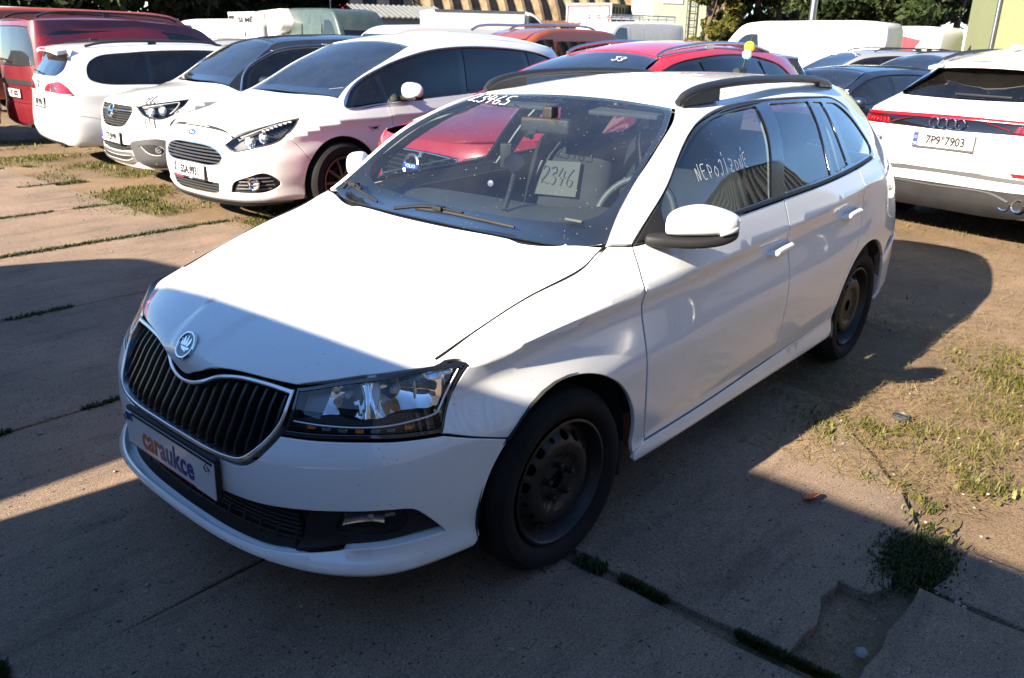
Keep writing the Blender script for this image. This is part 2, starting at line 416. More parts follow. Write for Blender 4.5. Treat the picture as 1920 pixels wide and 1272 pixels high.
def sweep(name, path, radius, material, parent=None, n=10, flat=1., up=(0, 0, 1), cap=True):
    """tube along a path; radius scalar or per point; flat squashes it along 'up'"""
    P = np.asarray(path, float); K = len(P); R = np.broadcast_to(np.asarray(radius, float), (K,))
    T = np.gradient(P, axis=0); T /= np.linalg.norm(T, axis=1, keepdims=True)
    V = []; U = np.asarray(up, float)
    for p, t, r in zip(P, T, R):
        a = np.cross(t, U); la = np.linalg.norm(a)
        a = a / la if la > 1e-6 else np.cross(t, (1, 0, 0)); b = np.cross(a, t)
        for i in range(n):
            w = 2 * math.pi * i / n; V.append(p + r * (a * math.cos(w) + b * math.sin(w) * flat))
    F = [(k * n + i, k * n + (i + 1) % n, (k + 1) * n + (i + 1) % n, (k + 1) * n + i) for k in range(K - 1) for i in range(n)]
    if cap: F += [tuple(range(n))[::-1], tuple((K - 1) * n + i for i in range(n))]
    bm = bmesh.new(); vv = [bm.verts.new(v) for v in V]
    for f in F: bm.faces.new([vv[i] for i in f])
    return bmo(name, bm, material, parent, True, auto=50)
def lathe(prof, n=48, axis='y'):
    """prof (axial, radius) -> verts, faces around y"""
    V, F = [], []
    for a, r in prof:
        for i in range(n):
            w = 2 * math.pi * i / n; V.append((r * math.cos(w), a, r * math.sin(w)))
    for k in range(len(prof) - 1):
        for i in range(n): F.append((k * n + i, k * n + (i + 1) % n, (k + 1) * n + (i + 1) % n, (k + 1) * n + i))
    return V, F
def lathe_o(name, prof, material, parent=None, n=48, mw=None, auto=35):
    V, F = lathe(prof, n); bm = bmesh.new(); vv = [bm.verts.new(v) for v in V]
    for f in F: bm.faces.new([vv[i] for i in f])
    return bmo(name, bm, material, parent, True, mw, auto)
def text(name, s, size, material, parent, mw, extrude=.0008, bold=0., align='CENTER', sx=1.):
    cu = bpy.data.curves.new(name, 'FONT'); cu.body = s; cu.size = size; cu.extrude = extrude; cu.offset = bold; cu.align_x = align; cu.align_y = 'CENTER'; cu.resolution_u = 3; cu.space_character = 1.03
    t = bpy.data.objects.new(name, cu); me = bpy.data.meshes.new_from_object(t); bpy.data.objects.remove(t); bpy.data.curves.remove(cu)
    me.materials.clear(); me.name = name
    if sx != 1: me.transform(Matrix.Scale(sx, 4, (1, 0, 0)))
    return link(name, me, material, parent, mw)
def frame(o, xd, zd):
    """matrix: local x along xd, local z (text facing) along zd"""
    x = Vector(xd).normalized(); z = Vector(zd).normalized(); y = z.cross(x).normalized(); x = y.cross(z)
    m_ = Matrix((x, y, z)).transposed().to_4x4(); m_.translation = Vector(o); return m_
def ribbon(name, strokes, w, material, parent, S):
    """pen strokes drawn in a surface domain and laid 1 mm proud of it"""
    V, F = [], []
    for st in strokes:
        q = crom(st, 6) if len(st) > 2 else np.array([np.array(st[0]) * (1 - k / 6) + np.array(st[1]) * k / 6 for k in range(7)], float)
        t = np.gradient(q, axis=0); t /= np.maximum(np.linalg.norm(t, axis=1, keepdims=True), 1e-9); nn = np.stack([-t[:, 1], t[:, 0]], 1) * w / 2
        b = len(V); P = np.concatenate([S(*(q + nn).T), S(*(q - nn).T)]); V += P.tolist(); k = len(q)
        F += [(b + i, b + i + 1, b + k + i + 1, b + k + i) for i in range(k - 1)]
    return raw(name, V, F, material, parent)
GLYPH = {'2': [[(0, .8), (.2, 1), (.45, .85), (.3, .45), (0, .05), (.25, .1), (.55, 0)]], '3': [[(.02, .9), (.3, 1), (.42, .75), (.18, .55), (.45, .35), (.3, .02), (0, .08)]],
         '4': [[(.2, 1), (.02, .45), (.5, .5)], [(.42, .85), (.25, 0)]], '6': [[(.4, 1), (.08, .5), (.1, .08), (.35, .05), (.42, .35), (.1, .4)]], '5': [[(.6, 1.02), (.2, .95), (.12, .6), (.4, .5), (.4, .1), (0, .05)]],
         'N': [[(0, 0), (.08, .9), (.35, .05), (.5, 1)]], 'E': [[(.5, .95), (.05, .85), (.08, .05), (.45, .02)], [(.07, .5), (.4, .55)]], 'P': [[(.1, 0), (.1, 1), (.45, .85), (.4, .5), (.12, .45)]],
         'O': [[(.25, 1), (.02, .5), (.25, 0), (.5, .5), (.25, 1)]], 'J': [[(.1, 1), (.4, 1), (.35, .2), (.1, 0), (0, .2)]], 'I': [[(.2, .95), (.15, .0)]], 'Z': [[(0, .95), (.45, .9), (.02, .05), (.5, .05)], [(.1, .5), (.4, .5)]],
         'D': [[(.08, 1), (.1, 0), (.5, .35), (.35, .9), (.08, 1)]], "'": [[(.12, 1.3), (.05, 1.1)]]}
def handwriting(name, s, mapf, h, w, material, parent, S, gap=.75):
    st = []
    i = 0
    for ch in s:
        k = i - 1 if ch == "'" else i
        for g in GLYPH.get(ch, []): st.append([mapf(((k * gap) + x) * h, y * h) for x, y in g])
        if ch != "'": i += 1
    return ribbon(name, st, w, material, parent, S)
def estate_body():
    plan = [(.85, 0), (.84, .25), (.805, .45), (.74, .60), (.63, .715), (.45, .778), (.15, .828), (-.4, .861), (-1.2, .866),
            (-2.2, .862), (-2.75, .845), (-3.05, .80), (-3.22, .70), (-3.31, .50), (-3.345, .25), (-3.355, 0)]
    b = Body(plan, [[(0, 0, 0), (5, 0, 0)]], [(0, 0), (1, 0)], [(0, 1, 0), (1, 1, 0)])
    S = [0, b.uy(.30), b.uy(.60), b.ux(.5), b.ux(.2), b.ux(-.35), b.ux(-.72), b.ux(-1.08), b.ux(-2.), b.ux(-2.6), b.uy(.7, True), b.L]
    #     centre          y=.3           y=.6           x=.5           x=.2           x=-.35         x=-.72         x=-1.08         x=-2           x=-2.6         corner         rear
    T = [[(.215, -.035), (.215, -.035), (.215, -.04), (.21, -.04), (.20, -.05), (.195, -.055), (.195, -.055), (.195, -.055), (.195, -.055), (.21, -.05), (.25, -.05), (.27, -.05)],
         [(.255, .01), (.255, .01), (.255, .005), (.25, 0), (.25, -.01), (.245, -.012), (.245, -.012), (.245, -.012), (.245, -.012), (.28, -.01), (.31, -.005), (.32, -.005)],
         [(.305, -.03), (.305, -.03), (.305, -.03), (.31, -.01), (.31, -.02), (.31, -.024), (.31, -.024), (.31, -.024), (.32, -.024), (.36, -.008), (.40, 0), (.40, 0)],
         [(.44, -.015), (.44, -.015), (.42, -.02), (.42, -.008), (.42, -.006), (.42, -.008), (.42, -.008), (.42, -.008), (.43, -.008), (.47, 0), (.52, 0), (.52, 0)],
         [(.53, -.02), (.53, -.02), (.54, -.03), (.56, -.012), (.57, 0), (.58, 0), (.58, 0), (.60, 0), (.62, 0), (.64, 0), (.64, -.01), (.60, -.02)],
         [(.60, -.055), (.60, -.055), (.62, -.06), (.68, -.062), (.74, -.058), (.795, -.034), (.805, -.026), (.82, -.026), (.86, -.026), (.90, -.022), (.80, -.05), (.70, -.06)],
         [(.66, -.085), (.66, -.085), (.68, -.09), (.735, -.075), (.795, -.048), (.845, -.022), (.858, -.014), (.868, -.014), (.92, -.016), (.975, -.035), (.93, -.08), (.85, -.08)],
         [(.72, -.13), (.72, -.13), (.735, -.13), (.765, -.10), (.85, -.13), (.955, -.11), (.975, -.068), (.985, -.062), (1.02, -.065), (1.075, -.10), (1.05, -.14), (.98, -.10)],
         [(1.2, -.5), (1.2, -.5), (1.2, -.5), (1.2, -.45), (1.2, -.4), (1.2, -.28), (1.24, -.23), (1.315, -.25), (1.35, -.268), (1.32, -.285), (1.3, -.33), (1.3, -.30)],
         [(1.4, -.7), (1.4, -.7), (1.4, -.7), (1.4, -.6), (1.4, -.55), (1.4, -.4), (1.37, -.36), (1.37, -.385), (1.405, -.352), (1.395, -.37), (1.38, -.42), (1.4, -.40)]]
    rows = [[(u, z, d) for u, (z, d) in zip(S, r)] for r in T]
    prof = [(.86, .768, .645), (.80, .772, .70), (.755, .752, .74), (.70, .70, .779), (.607, .607, .82), (.4, .4, .862), (.2, .2, .90), (0, 0, .935), (-.3, -.3, .983), (-.36, -.36, .995),
            (-.75, -.75, 1.225), (-1.06, -1.06, 1.378), (-1.12, -1.12, 1.40), (-1.35, -1.35, 1.44), (-1.7, -1.7, 1.455), (-2.2, -2.2, 1.45), (-2.7, -2.7, 1.43), (-3.05, -3.05, 1.40), (-3.15, -3.15, 1.38)]
    edge = [(.86, .60, .60, .68), (.80, .58, .61, .735), (.70, .54, .64, .745), (.607, .52, .66, .755), (.4, .41, .69, .781), (.2, .2, .705, .845), (0, 0, .716, .898), (-.3, -.3, .72, .975), (-.36, -.36, .71, 1.01),
            (-.75, -.75, .595, 1.23), (-1.06, -1.06, .487, 1.364), (-1.12, -1.12, .487, 1.375), (-1.35, -1.35, .50, 1.395), (-2.2, -2.2, .512, 1.405), (-2.8, -2.8, .48, 1.385), (-3.15, -3.15, .44, 1.36)]
    return Body(plan, rows, prof, edge)

# ================================================================ shared car pieces
def arc(cx, cz, R, a0, a1, n=14):
    return [(cx + R * math.cos(math.radians(a0 + (a1 - a0) * i / n)), cz + R * math.sin(math.radians(a0 + (a1 - a0) * i / n))) for i in range(n + 1)]
def mirrored(half):
    """half outline from the centre line at the bottom round to the centre line at the top -> full outline"""
    r = [(-p[0],) + tuple(p[1:]) for p in half[::-1] if abs(p[0]) > 1e-6]
    return list(half) + r
def sgn(o, s): return [(p[0] * s,) + tuple(p[1:]) for p in o] if not isinstance(o, np.ndarray) else o * np.array([s, 1])
TYRE = {}
def wheel(parent, c, R, w, rim, kind, side, detail=True, steer=0., rimmat='alloy', face=0.):
    """a wheel; its outer face looks to side (+1 = +y)"""
    rt = empty('wheel', c, steer); rt.parent = parent
    if side < 0: rt.rotation_euler = (0, 0, math.pi + steer)
    key = (round(R, 3), round(w, 3), round(rim, 3), detail)
    if key not in TYRE:
        h = w / 2; sw = .012
        pr = [(h - .035, rim + .002), (h - .012, rim + .012), (h + sw * .4, rim + .3 * (R - rim)), (h + sw, rim + .52 * (R - rim)), (h + sw * .6, rim + .75 * (R - rim)), (h - .008, R - .016), (h - .020, R - .005), (h - .03, R)]
        full = pr[:]; gz = []
        if detail:
            for g in (-.55, -.18, .18, .55):
                y = -g * (h - .03); gz += [(y + .006, R), (y + .004, R - .008), (y - .004, R - .008), (y - .006, R)]
        full += gz + [(-a, r) for a, r in pr[::-1]]
        n_ = 72 if detail else 40
        V, F = lathe(full, n_); bm = bmesh.new(); vv = [bm.verts.new(v) for v in V]
        for f in F: bm.faces.new([vv[i] for i in f])
        bmesh.ops.recalc_face_normals(bm, faces=bm.faces[:]); me = bpy.data.meshes.new('tyre'); bm.to_mesh(me); bm.free()
        me.polygons.foreach_set('use_smooth', [True] * len(me.polygons)); me.set_sharp_from_angle(angle=math.radians(35)); me.materials.append(MATS['rubber']); TYRE[key] = me
    link('tyre', TYRE[key], None, rt)
    kw = key + (kind, rimmat, face)
    if kw in TYRE:                                            # same wheel again: share its meshes
        for nm, me, mw in TYRE[kw]: link(nm, me, None, rt, mw)
        return rt
    h = w / 2
    barrel = [(h - .004, rim + .006), (h - .002, rim - .002), (h - .012, rim - .010), (h - .03, rim - .014), (h - .05, rim - .028), (0, rim - .032), (-h + .02, rim - .02), (-h + .005, rim)]
    rm = lathe_o('rim', barrel, 'steel_wheel' if kind == 'steel' else rimmat, rt, 56 if detail else 32)
    if kind == 'steel':
        def S(a, b):
            r = np.hypot(a, b); k = np.array([0, .03, .045, .075, .09, .115, .13, .145, .16, .175]) * (rim / .19); d = np.array([.006, .006, .004, .004, .016, .018, .014, .0, -.012, -.014])
            return np.stack([a, (h - .055 + face) + pchip(k, d, r), b], 1)
        k = rim / .19
        ring = np.array(arc(0, 0, .172 * k, 0, 360, 64)[:-1]); holes = []
        for i in range(16):
            a = 2 * math.pi * (i + .5) / 16; big = i % 4 != 3
            ca, sa = math.cos(a), math.sin(a); q = []
            for j in range(14):
                w_ = 2 * math.pi * j / 14; x, y = .141 * k + (.0135 if big else .007) * k * math.cos(w_), (.0165 if big else .008) * k * math.sin(w_)
                q.append((x * ca - y * sa, x * sa + y * ca))
            holes.append(np.array(q))
        hub = np.array(arc(0, 0, .029 * k, 0, 360, 24)[:-1])
        panel('rim_disc', S, ring, 'steel_wheel', rt, holes + [hub], step=.014, inset=0, depth=.006, rnd=.0015, flip=True)
        for i in range(5):
            a = 2 * math.pi * i / 5 + .3
            mw = Matrix.Translation((.052 * k * math.cos(a), h - .043 + face, .052 * k * math.sin(a)))
            lathe_o('wheel_bolt', [(-.01, .011), (.008, .011), (.016, .008), (.018, .004), (.014, .001)], 'steel_wheel', rt, 10, mw)
        lathe_o('hub', [(h - .09, .045 * k), (h - .06, .045 * k), (h - .058, .031 * k), (h - .048, .029 * k), (h - .046, .016), (h - .056, .012), (h - .056, .001)], 'steel_wheel', rt, 24)
        lathe_o('brake_drum', [(-.03, .001), (h - .10, .001), (h - .095, .13 * k), (h - .13, .14 * k), (-.03, .14 * k)], 'cavity', rt, 24)
        sweep('valve', [(.155 * k * math.cos(-.9), h - .05, .155 * k * math.sin(-.9)), (.150 * k * math.cos(-.9), h - .015, .150 * k * math.sin(-.9))], .004, 'rubber', rt, 6)
    else:
        def S(a, b):
            r = np.hypot(a, b); return np.stack([a, (h - .012 + face) + np.interp(r, [0, .05, rim * .55, rim], [-.020, -.014, -.004, -.010]), b], 1)
        ns = 10 if kind == 'ten' else 5; ring = np.array(arc(0, 0, rim - .006, 0, 360, 80)[:-1]); holes = []
        for i in range(ns):
            a0 = 2 * math.pi * i / ns; hw = .011; ri, ro = .062, rim - .022
            if kind == 'ten': segs = [(a0, a0 + 2 * math.pi / ns)]
            else: segs = [(a0, a0 + .62 * 2 * math.pi / ns), (a0 + .62 * 2 * math.pi / ns, a0 + 2 * math.pi / ns)]
            for (b0, b1) in segs:
                q = []
                for r_ in np.linspace(ri if b1 - b0 > .5 else ri + .02, ro, 8): e_ = hw / r_; q.append((r_ * math.cos(b0 + e_), r_ * math.sin(b0 + e_)))
                for w_ in np.linspace(b0 + hw / ro, b1 - hw / ro, 8)[1:-1]: q.append((ro * math.cos(w_), ro * math.sin(w_)))
                for r_ in np.linspace(ro, ri if b1 - b0 > .5 else ri + .02, 8): e_ = hw / r_; q.append((r_ * math.cos(b1 - e_), r_ * math.sin(b1 - e_)))
                holes.append(np.array(q))
        panel('rim_spokes', S, ring, rimmat, rt, holes, step=.03, inset=0, depth=.03, rnd=.002, flip=True)
        lathe_o('brake_disc', [(0, .001), (h - .07, .001), (h - .068, .14), (h - .09, .14), (0, .12)], 'steel_wheel', rt, 24)
        lathe_o('wheel_cap', [(h - .03 + face, .028), (h - .022 + face, .026), (h - .02 + face, .001)], 'black_plastic', rt, 16)
    TYRE[kw] = [(o.name.split('.')[0], o.data, o.matrix_local.copy()) for o in rt.children if not o.name.startswith('tyre')]
    return rt
def seat(parent, x, y, z, back=True, w=.50, h=.62, name='seat', headrest=True, material='seat_fabric', hz=None, tilt=.26):
    rt = empty(name, (x, y, z)); rt.parent = parent
    def cushion(nm, c, s, rot=None, p=3.0):
        bm = bmesh.new(); bmesh.ops.create_uvsphere(bm, u_segments=24, v_segments=14, radius=1)
        for v in bm.verts:
            q = v.co; l_ = (abs(q.x) ** p + abs(q.y) ** p + abs(q.z) ** p) ** (1 / p); q = q / l_
            q = Vector((q.x * s[0] / 2, q.y * s[1] / 2, q.z * s[2] / 2)); v.co = (rot @ q if rot else q) + Vector(c)
        return bmo(nm, bm, material, rt)
    R_ = Matrix.Rotation(-tilt, 3, 'Y')
    cushion('cushion', (.05, 0, .08), (.54, w, .2), None, 4)
    cushion('backrest', (-.30, 0, .10 + h / 2), (.17, w, h), R_, 4)
    if headrest:
        hz = hz or h + .20
        cushion('headrest', (-.40, 0, hz), (.11, .255, .25), R_, 3.2)
        for s in (-1, 1): sweep('headrest_post', [(-.36, s * .05, hz - .2), (-.40, s * .05, hz)], .006, 'chrome', rt, 6)
    return rt
def cabin(parent, dash_x, dash_z, seat_x, halfw, seat_z, rear_x=None, roof=None, steer=True, dash_d=.6, hh=.62, side=1, seat_y=None):
    """dashboard, steering wheel, front seats, rear bench"""
    sy = seat_y or halfw * .52
    P = [(dash_x, dash_z - .10), (dash_x - .15, dash_z - .03), (dash_x - dash_d * .75, dash_z), (dash_x - dash_d, dash_z - .04), (dash_x - dash_d - .03, dash_z - .2), (dash_x - dash_d + .05, dash_z - .45), (dash_x, dash_z - .45)]
    P = crom(P, 5, True); ys = np.linspace(-halfw, halfw, 15); V, F = [], []
    for y in ys:
        k = 1 - .12 * (abs(y) / halfw) ** 3; bulge = .045 * math.exp(-((y - side * sy) / .18) ** 2)
        for x, z in P:
            f = np.clip((dash_x - x) / dash_d - .45, 0, .5) * 2; V.append((dash_x + (x - dash_x) * k, y, z + bulge * f * (z > dash_z - .15)))
    n_ = len(P)
    F = [(i * n_ + j, i * n_ + (j + 1) % n_, (i + 1) * n_ + (j + 1) % n_, (i + 1) * n_ + j) for i in range(14) for j in range(n_)] + [tuple(range(n_)), tuple(14 * n_ + j for j in range(n_))]
    bm = bmesh.new(); vv = [bm.verts.new(v) for v in V]
    for f in F: bm.faces.new([vv[i] for i in f])
    bmo('dashboard', bm, 'dash_plastic', parent, True, auto=60)
    if steer:
        c0 = Vector((dash_x - dash_d - .12, side * sy, dash_z - .055)); R_ = Matrix.Rotation(math.radians(-25), 3, 'Y')
        sw = empty('steering_wheel', c0); sw.parent = parent
        sweep('rim', [R_ @ Vector((0, .185 * math.cos(a), .185 * math.sin(a))) for a in np.linspace(0, 2 * math.pi, 40)], .016, 'grey_plastic', sw, 10, cap=False)
        bm = bmesh.new(); box(bm, (0, 0, 0), (.04, .14, .11), R_, .02)
        for a in (0, math.pi, -math.pi / 2): box(bm, R_ @ Vector((0, .11 * math.cos(a), .11 * math.sin(a))), (.018, .15 if abs(math.cos(a)) > .5 else .03, .03 if abs(math.cos(a)) > .5 else .15), R_, .006)
        bmo('spokes', bm, 'dash_plastic', sw, True, auto=40)
    for s in (-1, 1): seat(parent, seat_x, s * sy, seat_z, h=hh)
    if rear_x: seat(parent, rear_x, 0, seat_z + .02, w=halfw * 1.75, h=.58, name='rear_bench', headrest=False)
    if rear_x:
        for s in (-1, 1): boxo('rear_headrest', (rear_x - .40, s * sy, seat_z + .72), (.09, .24, .15), 'seat_fabric', parent, bevel=.03, smooth=True)
def plate(parent, o, xd, zd, chars, style='cz', holder='black_plastic', sub=None, fade=False):
    """European number plate, blue band on its left edge"""
    rt = empty('number_plate', (0, 0, 0)); rt.parent = parent; rt.matrix_local = frame(o, xd, zd)
    boxo('plate_holder', (0, -.006, -.006), (.535, .135, .008), holder, rt, bevel=.003)
    boxo('plate_base', (0, 0, .001), (.52, .11, .004), 'plate_white', rt, bevel=.0015)
    boxo('plate_band', (-.238, 0, .0038), (.042, .106, .001), 'plate_blue', rt)
    text('lettering', chars, .098, 'ink_black', rt, Matrix.Translation((.022, -.002, .0065)), .001, .0034, sx=.86)
    text('country_code', 'CZ', .022, 'ink_white', rt, Matrix.Translation((-.238, -.036, .0062)), .0004, .0004)
    text('stars', 'o', .05, 'amber', rt, Matrix.Translation((-.238, .018, .0062)), .0004)
    if sub:
        boxo('plate_strip', (-.17, -.064, .001), (.14, .018, .004), 'ink_red', rt)
        text('strip_lettering', sub, .016, 'ink_white', rt, Matrix.Translation((.03, -.064, .004)), .0006)
    return rt

# ================================================================ the white estate car in front
def build_estate():
    B = estate_body(); W = B.wall
    def Wo(k): return lambda u, z: W(u, z, k)
    def U(x, z, *f): return B.P(x, z) + f
    # roof and hood edges follow the body side
    hx = [(.40, .781), (.258, .828), (.045, .887), (-.183, .935), (-.25, .962), (-.311, .984), (-.45, 1.085), (-.573, 1.169), (-.75, 1.262), (-.9, 1.322), (-1.04, 1.364), (-1.2, 1.384), (-1.6, 1.402), (-2.2, 1.406), (-2.7, 1.388), (-2.95, 1.365)]
    ed = [(.86, .60, .60, .68), (.80, .58, .61, .735), (.70, .54, .64, .745), (.607, .52, .66, .755)]
    for x, z in hx:
        p = W(*B.P(x, z))[0]; ed.append((x, p[0], p[1] + .001, z))
    ed.append((-3.2, -3.2, ed[-1][2] - .05, 1.33)); B.edge = np.array(sorted(ed))
    def T(a, b): return B.top(a, b)
    def hood_s(a, b):
        P = B.top(a, b); y = np.abs(b)
        yc = np.interp(-a, [-.84, -.80, -.6, -.45, -.17, .17, .3], [.045, .075, .115, .16, .27, .40, .46])
        k = np.clip((yc - y) / .05 + .5, 0, 1); k = k * k * (3 - 2 * k)
        yo = np.interp(-a, [-.8, -.68, -.49, -.14, .2, .3], [.40, .485, .555, .59, .62, .63])
        f = np.clip((.845 - a) / .08, 0, 1); f = f * f * (3 - 2 * f); g = np.clip((.76 - a) / .3, 0, 1); g = g * g * (3 - 2 * g)
        P[:, 2] += .008 * k * f + .005 * g * np.exp(-((y - yo) / .06) ** 2)
        return P
    root = empty('estate_car'); tag(root, 'white estate car parked in front, black steel wheels and a caraukce plate', 'car')
    pw = 'paint_white'
    # ---- hood
    hood = [(.842, 0), (.836, .03), (.822, .06), (.806, .098), (.786, .135), (.775, .19), (.770, .25), (.773, .34), (.781, .432, 1), (.751, .487), (.719, .529), (.632, .592), (.513, .646), (.42, .688, 1),
            (.258, .700), (.045, .712), (-.183, .733), (-.25, .731), (-.302, .716, 1), (-.285, .66), (-.222, .48), (-.203, .31), (-.185, .15), (-.18, 0)]
    full = hood + [(p[0], -p[1]) + tuple(p[2:]) for p in hood[-2:0:-1]]
    panel('hood', hood_s, full, pw, root, step=.022, depth=.02, inset=.0045)
    # ---- winged badge on the hood nose
    n0 = fdnorm(hood_s, np.array([[.755, 0.]]))[0]; p0 = hood_s(np.array([.755]), np.array([0.]))[0]
    bd = empty('badge'); bd.parent = root; bd.matrix_local = frame(p0 + n0 * .001, (0, 1, 0), n0)
    lathe_o('badge_ring', [(0, .044), (.004, .044), (.0065, .041), (.0065, .037), (.003, .0345)], 'chrome', bd, 40, Matrix.Rotation(math.pi / 2, 4, 'X'))
    lathe_o('badge_field', [(-.002, .035), (.0025, .035), (.0026, .001)], 'gloss_black', bd, 40, Matrix.Rotation(math.pi / 2, 4, 'X'))
    flat = lambda a, b: np.stack([a, b, 0 * a + .0042], 1)
    for q in ([(-.014, -.004), (-.020, .012), (-.016, .026), (-.008, .012), (-.007, -.003)], [(-.005, -.003), (-.006, .014), (-.001, .031), (.003, .013), (.002, -.003)], [(.004, -.003), (.007, .012), (.015, .025), (.019, .010), (.012, -.004)],
              [(-.022, -.004), (-.027, .004), (-.024, .012), (-.018, .004), (-.016, -.004)]):
        panel('badge_feather', flat, q, 'chrome', bd, step=.02, ostep=.004, inset=0, rnd=.0008, depth=.002)
    panel('badge_arrow', flat, [(-.022, -.006, 1), (.012, -.006, 1), (.020, -.004), (.026, -.008), (.018, -.014), (.010, -.014, 1), (.014, -.022, 1), (.004, -.018, 1), (-.010, -.016, 1)], 'chrome', bd, step=.02, ostep=.004, inset=0, rnd=.0008, depth=.002)
    # ---- windscreen, cowl, roof
    def yed(t): return float(pchip(B.edge[:, 0], B.edge[:, 2], np.array([t]))[0])
    wt = [(-1.072, 0), (-1.066, .25), (-1.055, .40), (-1.042, yed(-1.042) - .012, 1)] + [(t, yed(t) - .012) for t in (-.95, -.8, -.65, -.5, -.4)] + [(-.32, yed(-.32) - .012, 1), (-.26, .55), (-.235, .30), (-.225, 0)]
    ws = wt + [(p[0], -p[1]) + tuple(p[2:]) for p in wt[-2:0:-1]]
    panel('windscreen', T, ws, 'glass_windshield', root, step=.06, inset=.003, depth=.004, off=-.003)
    wi = [(-1.040, 0), (-1.032, .25), (-1.02, .38), (-1.0, yed(-1.0) - .055)] + [(t, yed(t) - .05) for t in (-.9, -.8, -.65, -.52)] + [(-.44, yed(-.44) - .075), (-.40, .52), (-.385, .30), (-.38, 0)]
    panel('windscreen_border', T, ws, 'gloss_black', root, [wi + [(p[0], -p[1]) for p in wi[-2:0:-1]]], step=.06, inset=.005, depth=.003, off=-.008)
    cw = [(-.13, 0), (-.16, .5), (-.25, .70, 1), (-.37, .69, 1), (-.31, .4), (-.285, 0)]
    panel('cowl', T, cw + [(p[0], -p[1]) + tuple(p[2:]) for p in cw[-2:0:-1]], 'black_plastic', root, off=-.022, depth=.01)
    rf = [(-1.078, 0), (-1.072, .25), (-1.06, .40), (-1.048, yed(-1.048), 1)] + [(t, yed(t)) for t in (-1.2, -1.6, -2.2, -2.7)] + [(-2.95, yed(-2.95), 1), (-3.04, .3), (-3.06, 0)]
    panel('roof', T, rf + [(p[0], -p[1]) + tuple(p[2:]) for p in rf[-2:0:-1]], pw, root, step=.07, inset=.001)
    panel('headliner', T, rf + [(p[0], -p[1]) + tuple(p[2:]) for p in rf[-2:0:-1]], 'lining', root, step=.15, inset=.03, depth=0, off=-.035)
    sp = [(-2.93, 0), (-2.93, .44, 1), (-3.10, .42), (-3.15, 0)]
    panel('roof_spoiler', T, sp + [(p[0], -p[1]) + tuple(p[2:]) for p in sp[-2:0:-1]], pw, root, off=.006, depth=.03)
    # ---- sides
    AR = .352; f_arc = arc(0, .30, AR, -9, 44); seam = f_arc[-1]
    belt = [(-.688, .98), (-1.067, .988), (-1.443, .997), (-1.885, 1.010), (-2.293, 1.034)]
    dlo = [(-.415, .970, 1), (-.53, 1.040), (-.641, 1.107), (-.842, 1.236), (-.94, 1.285), (-1.03, 1.315), (-1.262, 1.347), (-1.602, 1.366), (-2.206, 1.357), (-2.46, 1.338), (-2.58, 1.285), (-2.645, 1.19), (-2.668, 1.11), (-2.62, 1.07), (-2.433, 1.047), (-2.293, 1.034)] + belt[:-1][::-1]
    ddr = [(-.372, .843), (-.376, .70), (-.38, .566), (-.40, .42), (-.431, .292)]
    rdr = [(-2.293, 1.034, 1), (-2.302, .952), (-2.318, .85), (-2.289, .72), (-2.16, .53), (-2.085, .42), (-2.02, .337, 1)]
    split = [(-1.443, .997, 1), (-1.43, .882), (-1.464, .76), (-1.462, .55), (-1.449, .315, 1)]
    for s in (1, -1):
        sd = 'left' if s > 0 else 'right'
        Q = lambda L: sgn([U(*p) for p in L], s)
        panel('fender', W, Q([(.42, .779, 1), (.258, .828), (.045, .887), (-.183, .935), (-.25, .960), (-.311, .984, 1), (-.413, .970, 1), (-.40, .92)] + ddr + [(-.425, .28, 1), (-.35, .27, 1)] + [p for p in arc(0, .30, AR, 186, 45)][1:] + [seam + (1,)] + [(.37, .582), (.456, .612, 1), (.412, .68), (.356, .757), (.341, .772), (.343, .782, 1)]), pw, root, step=.028, feat=(B, (5, 6)), inset=.0032)
        panel('front_door', W, Q([(-.413, .970, 1), (-.40, .92)] + ddr[:-1] + [ddr[-1] + (1,), (-.9, .298)] + split[::-1] + [b for b in belt[:2][::-1]]), pw, root, step=.03, feat=(B, (1, 2, 5, 6)), inset=.0032)
        panel('rear_door', W, Q(split + [(-1.75, .327)] + rdr[::-1] + [belt[3]]), pw, root, step=.03, feat=(B, (1, 2, 5, 6)))
        top = [(-.45, 1.085), (-.573, 1.169), (-.75, 1.262), (-.9, 1.322), (-1.04, 1.364), (-1.2, 1.384), (-1.6, 1.402), (-2.2, 1.406), (-2.7, 1.388)]
        rear = sgn([(B.ux(-2.62) + .35, 1.362, 1), (B.ux(-2.7) + .40, 1.2), (B.ux(-2.7) + .47, 1.0), (B.ux(-2.7) + .45, .85), (B.ux(-2.7) + .42, .63, 1)], s)
        rarc = arc(-2.47, .30, .358, 140, -8)
        low = Q([(-2.83, .60), (-2.745, .53, 1)]) + Q(rarc[1:-1]) + Q([(-2.11, .265, 1), (-2.08, .225, 1), (-1.2, .215), (-.37, .225, 1), (-.352, .25, 1), (-.36, .268), (-.431, .290, 1), (-.9, .296), (-1.449, .313), (-1.75, .325)]) + Q(rdr[::-1])
        panel('side_panel', W, Q([(-.311, .984, 1)] + top) + rear + low + Q([(p[0], p[1]) for p in dlo[14:4:-1]] + dlo[4:0:-1] + [(-.413, .972, 1)]), pw, root, step=.035, feat=(B, (1, 2, 5, 6)))
        # black strips added in the shut lines to stand in for their shade
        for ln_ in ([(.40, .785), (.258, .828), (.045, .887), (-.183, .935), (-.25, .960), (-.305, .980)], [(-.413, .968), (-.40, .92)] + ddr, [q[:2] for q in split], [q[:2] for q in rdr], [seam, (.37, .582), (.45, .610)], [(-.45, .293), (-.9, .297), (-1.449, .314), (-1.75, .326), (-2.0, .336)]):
            sweep('shut_line_shade_strip', [W(s * B.P(x, z)[0], z, -.0095)[0] for x, z in crom(ln_, 5)], .0048, 'rubber', root, 6)
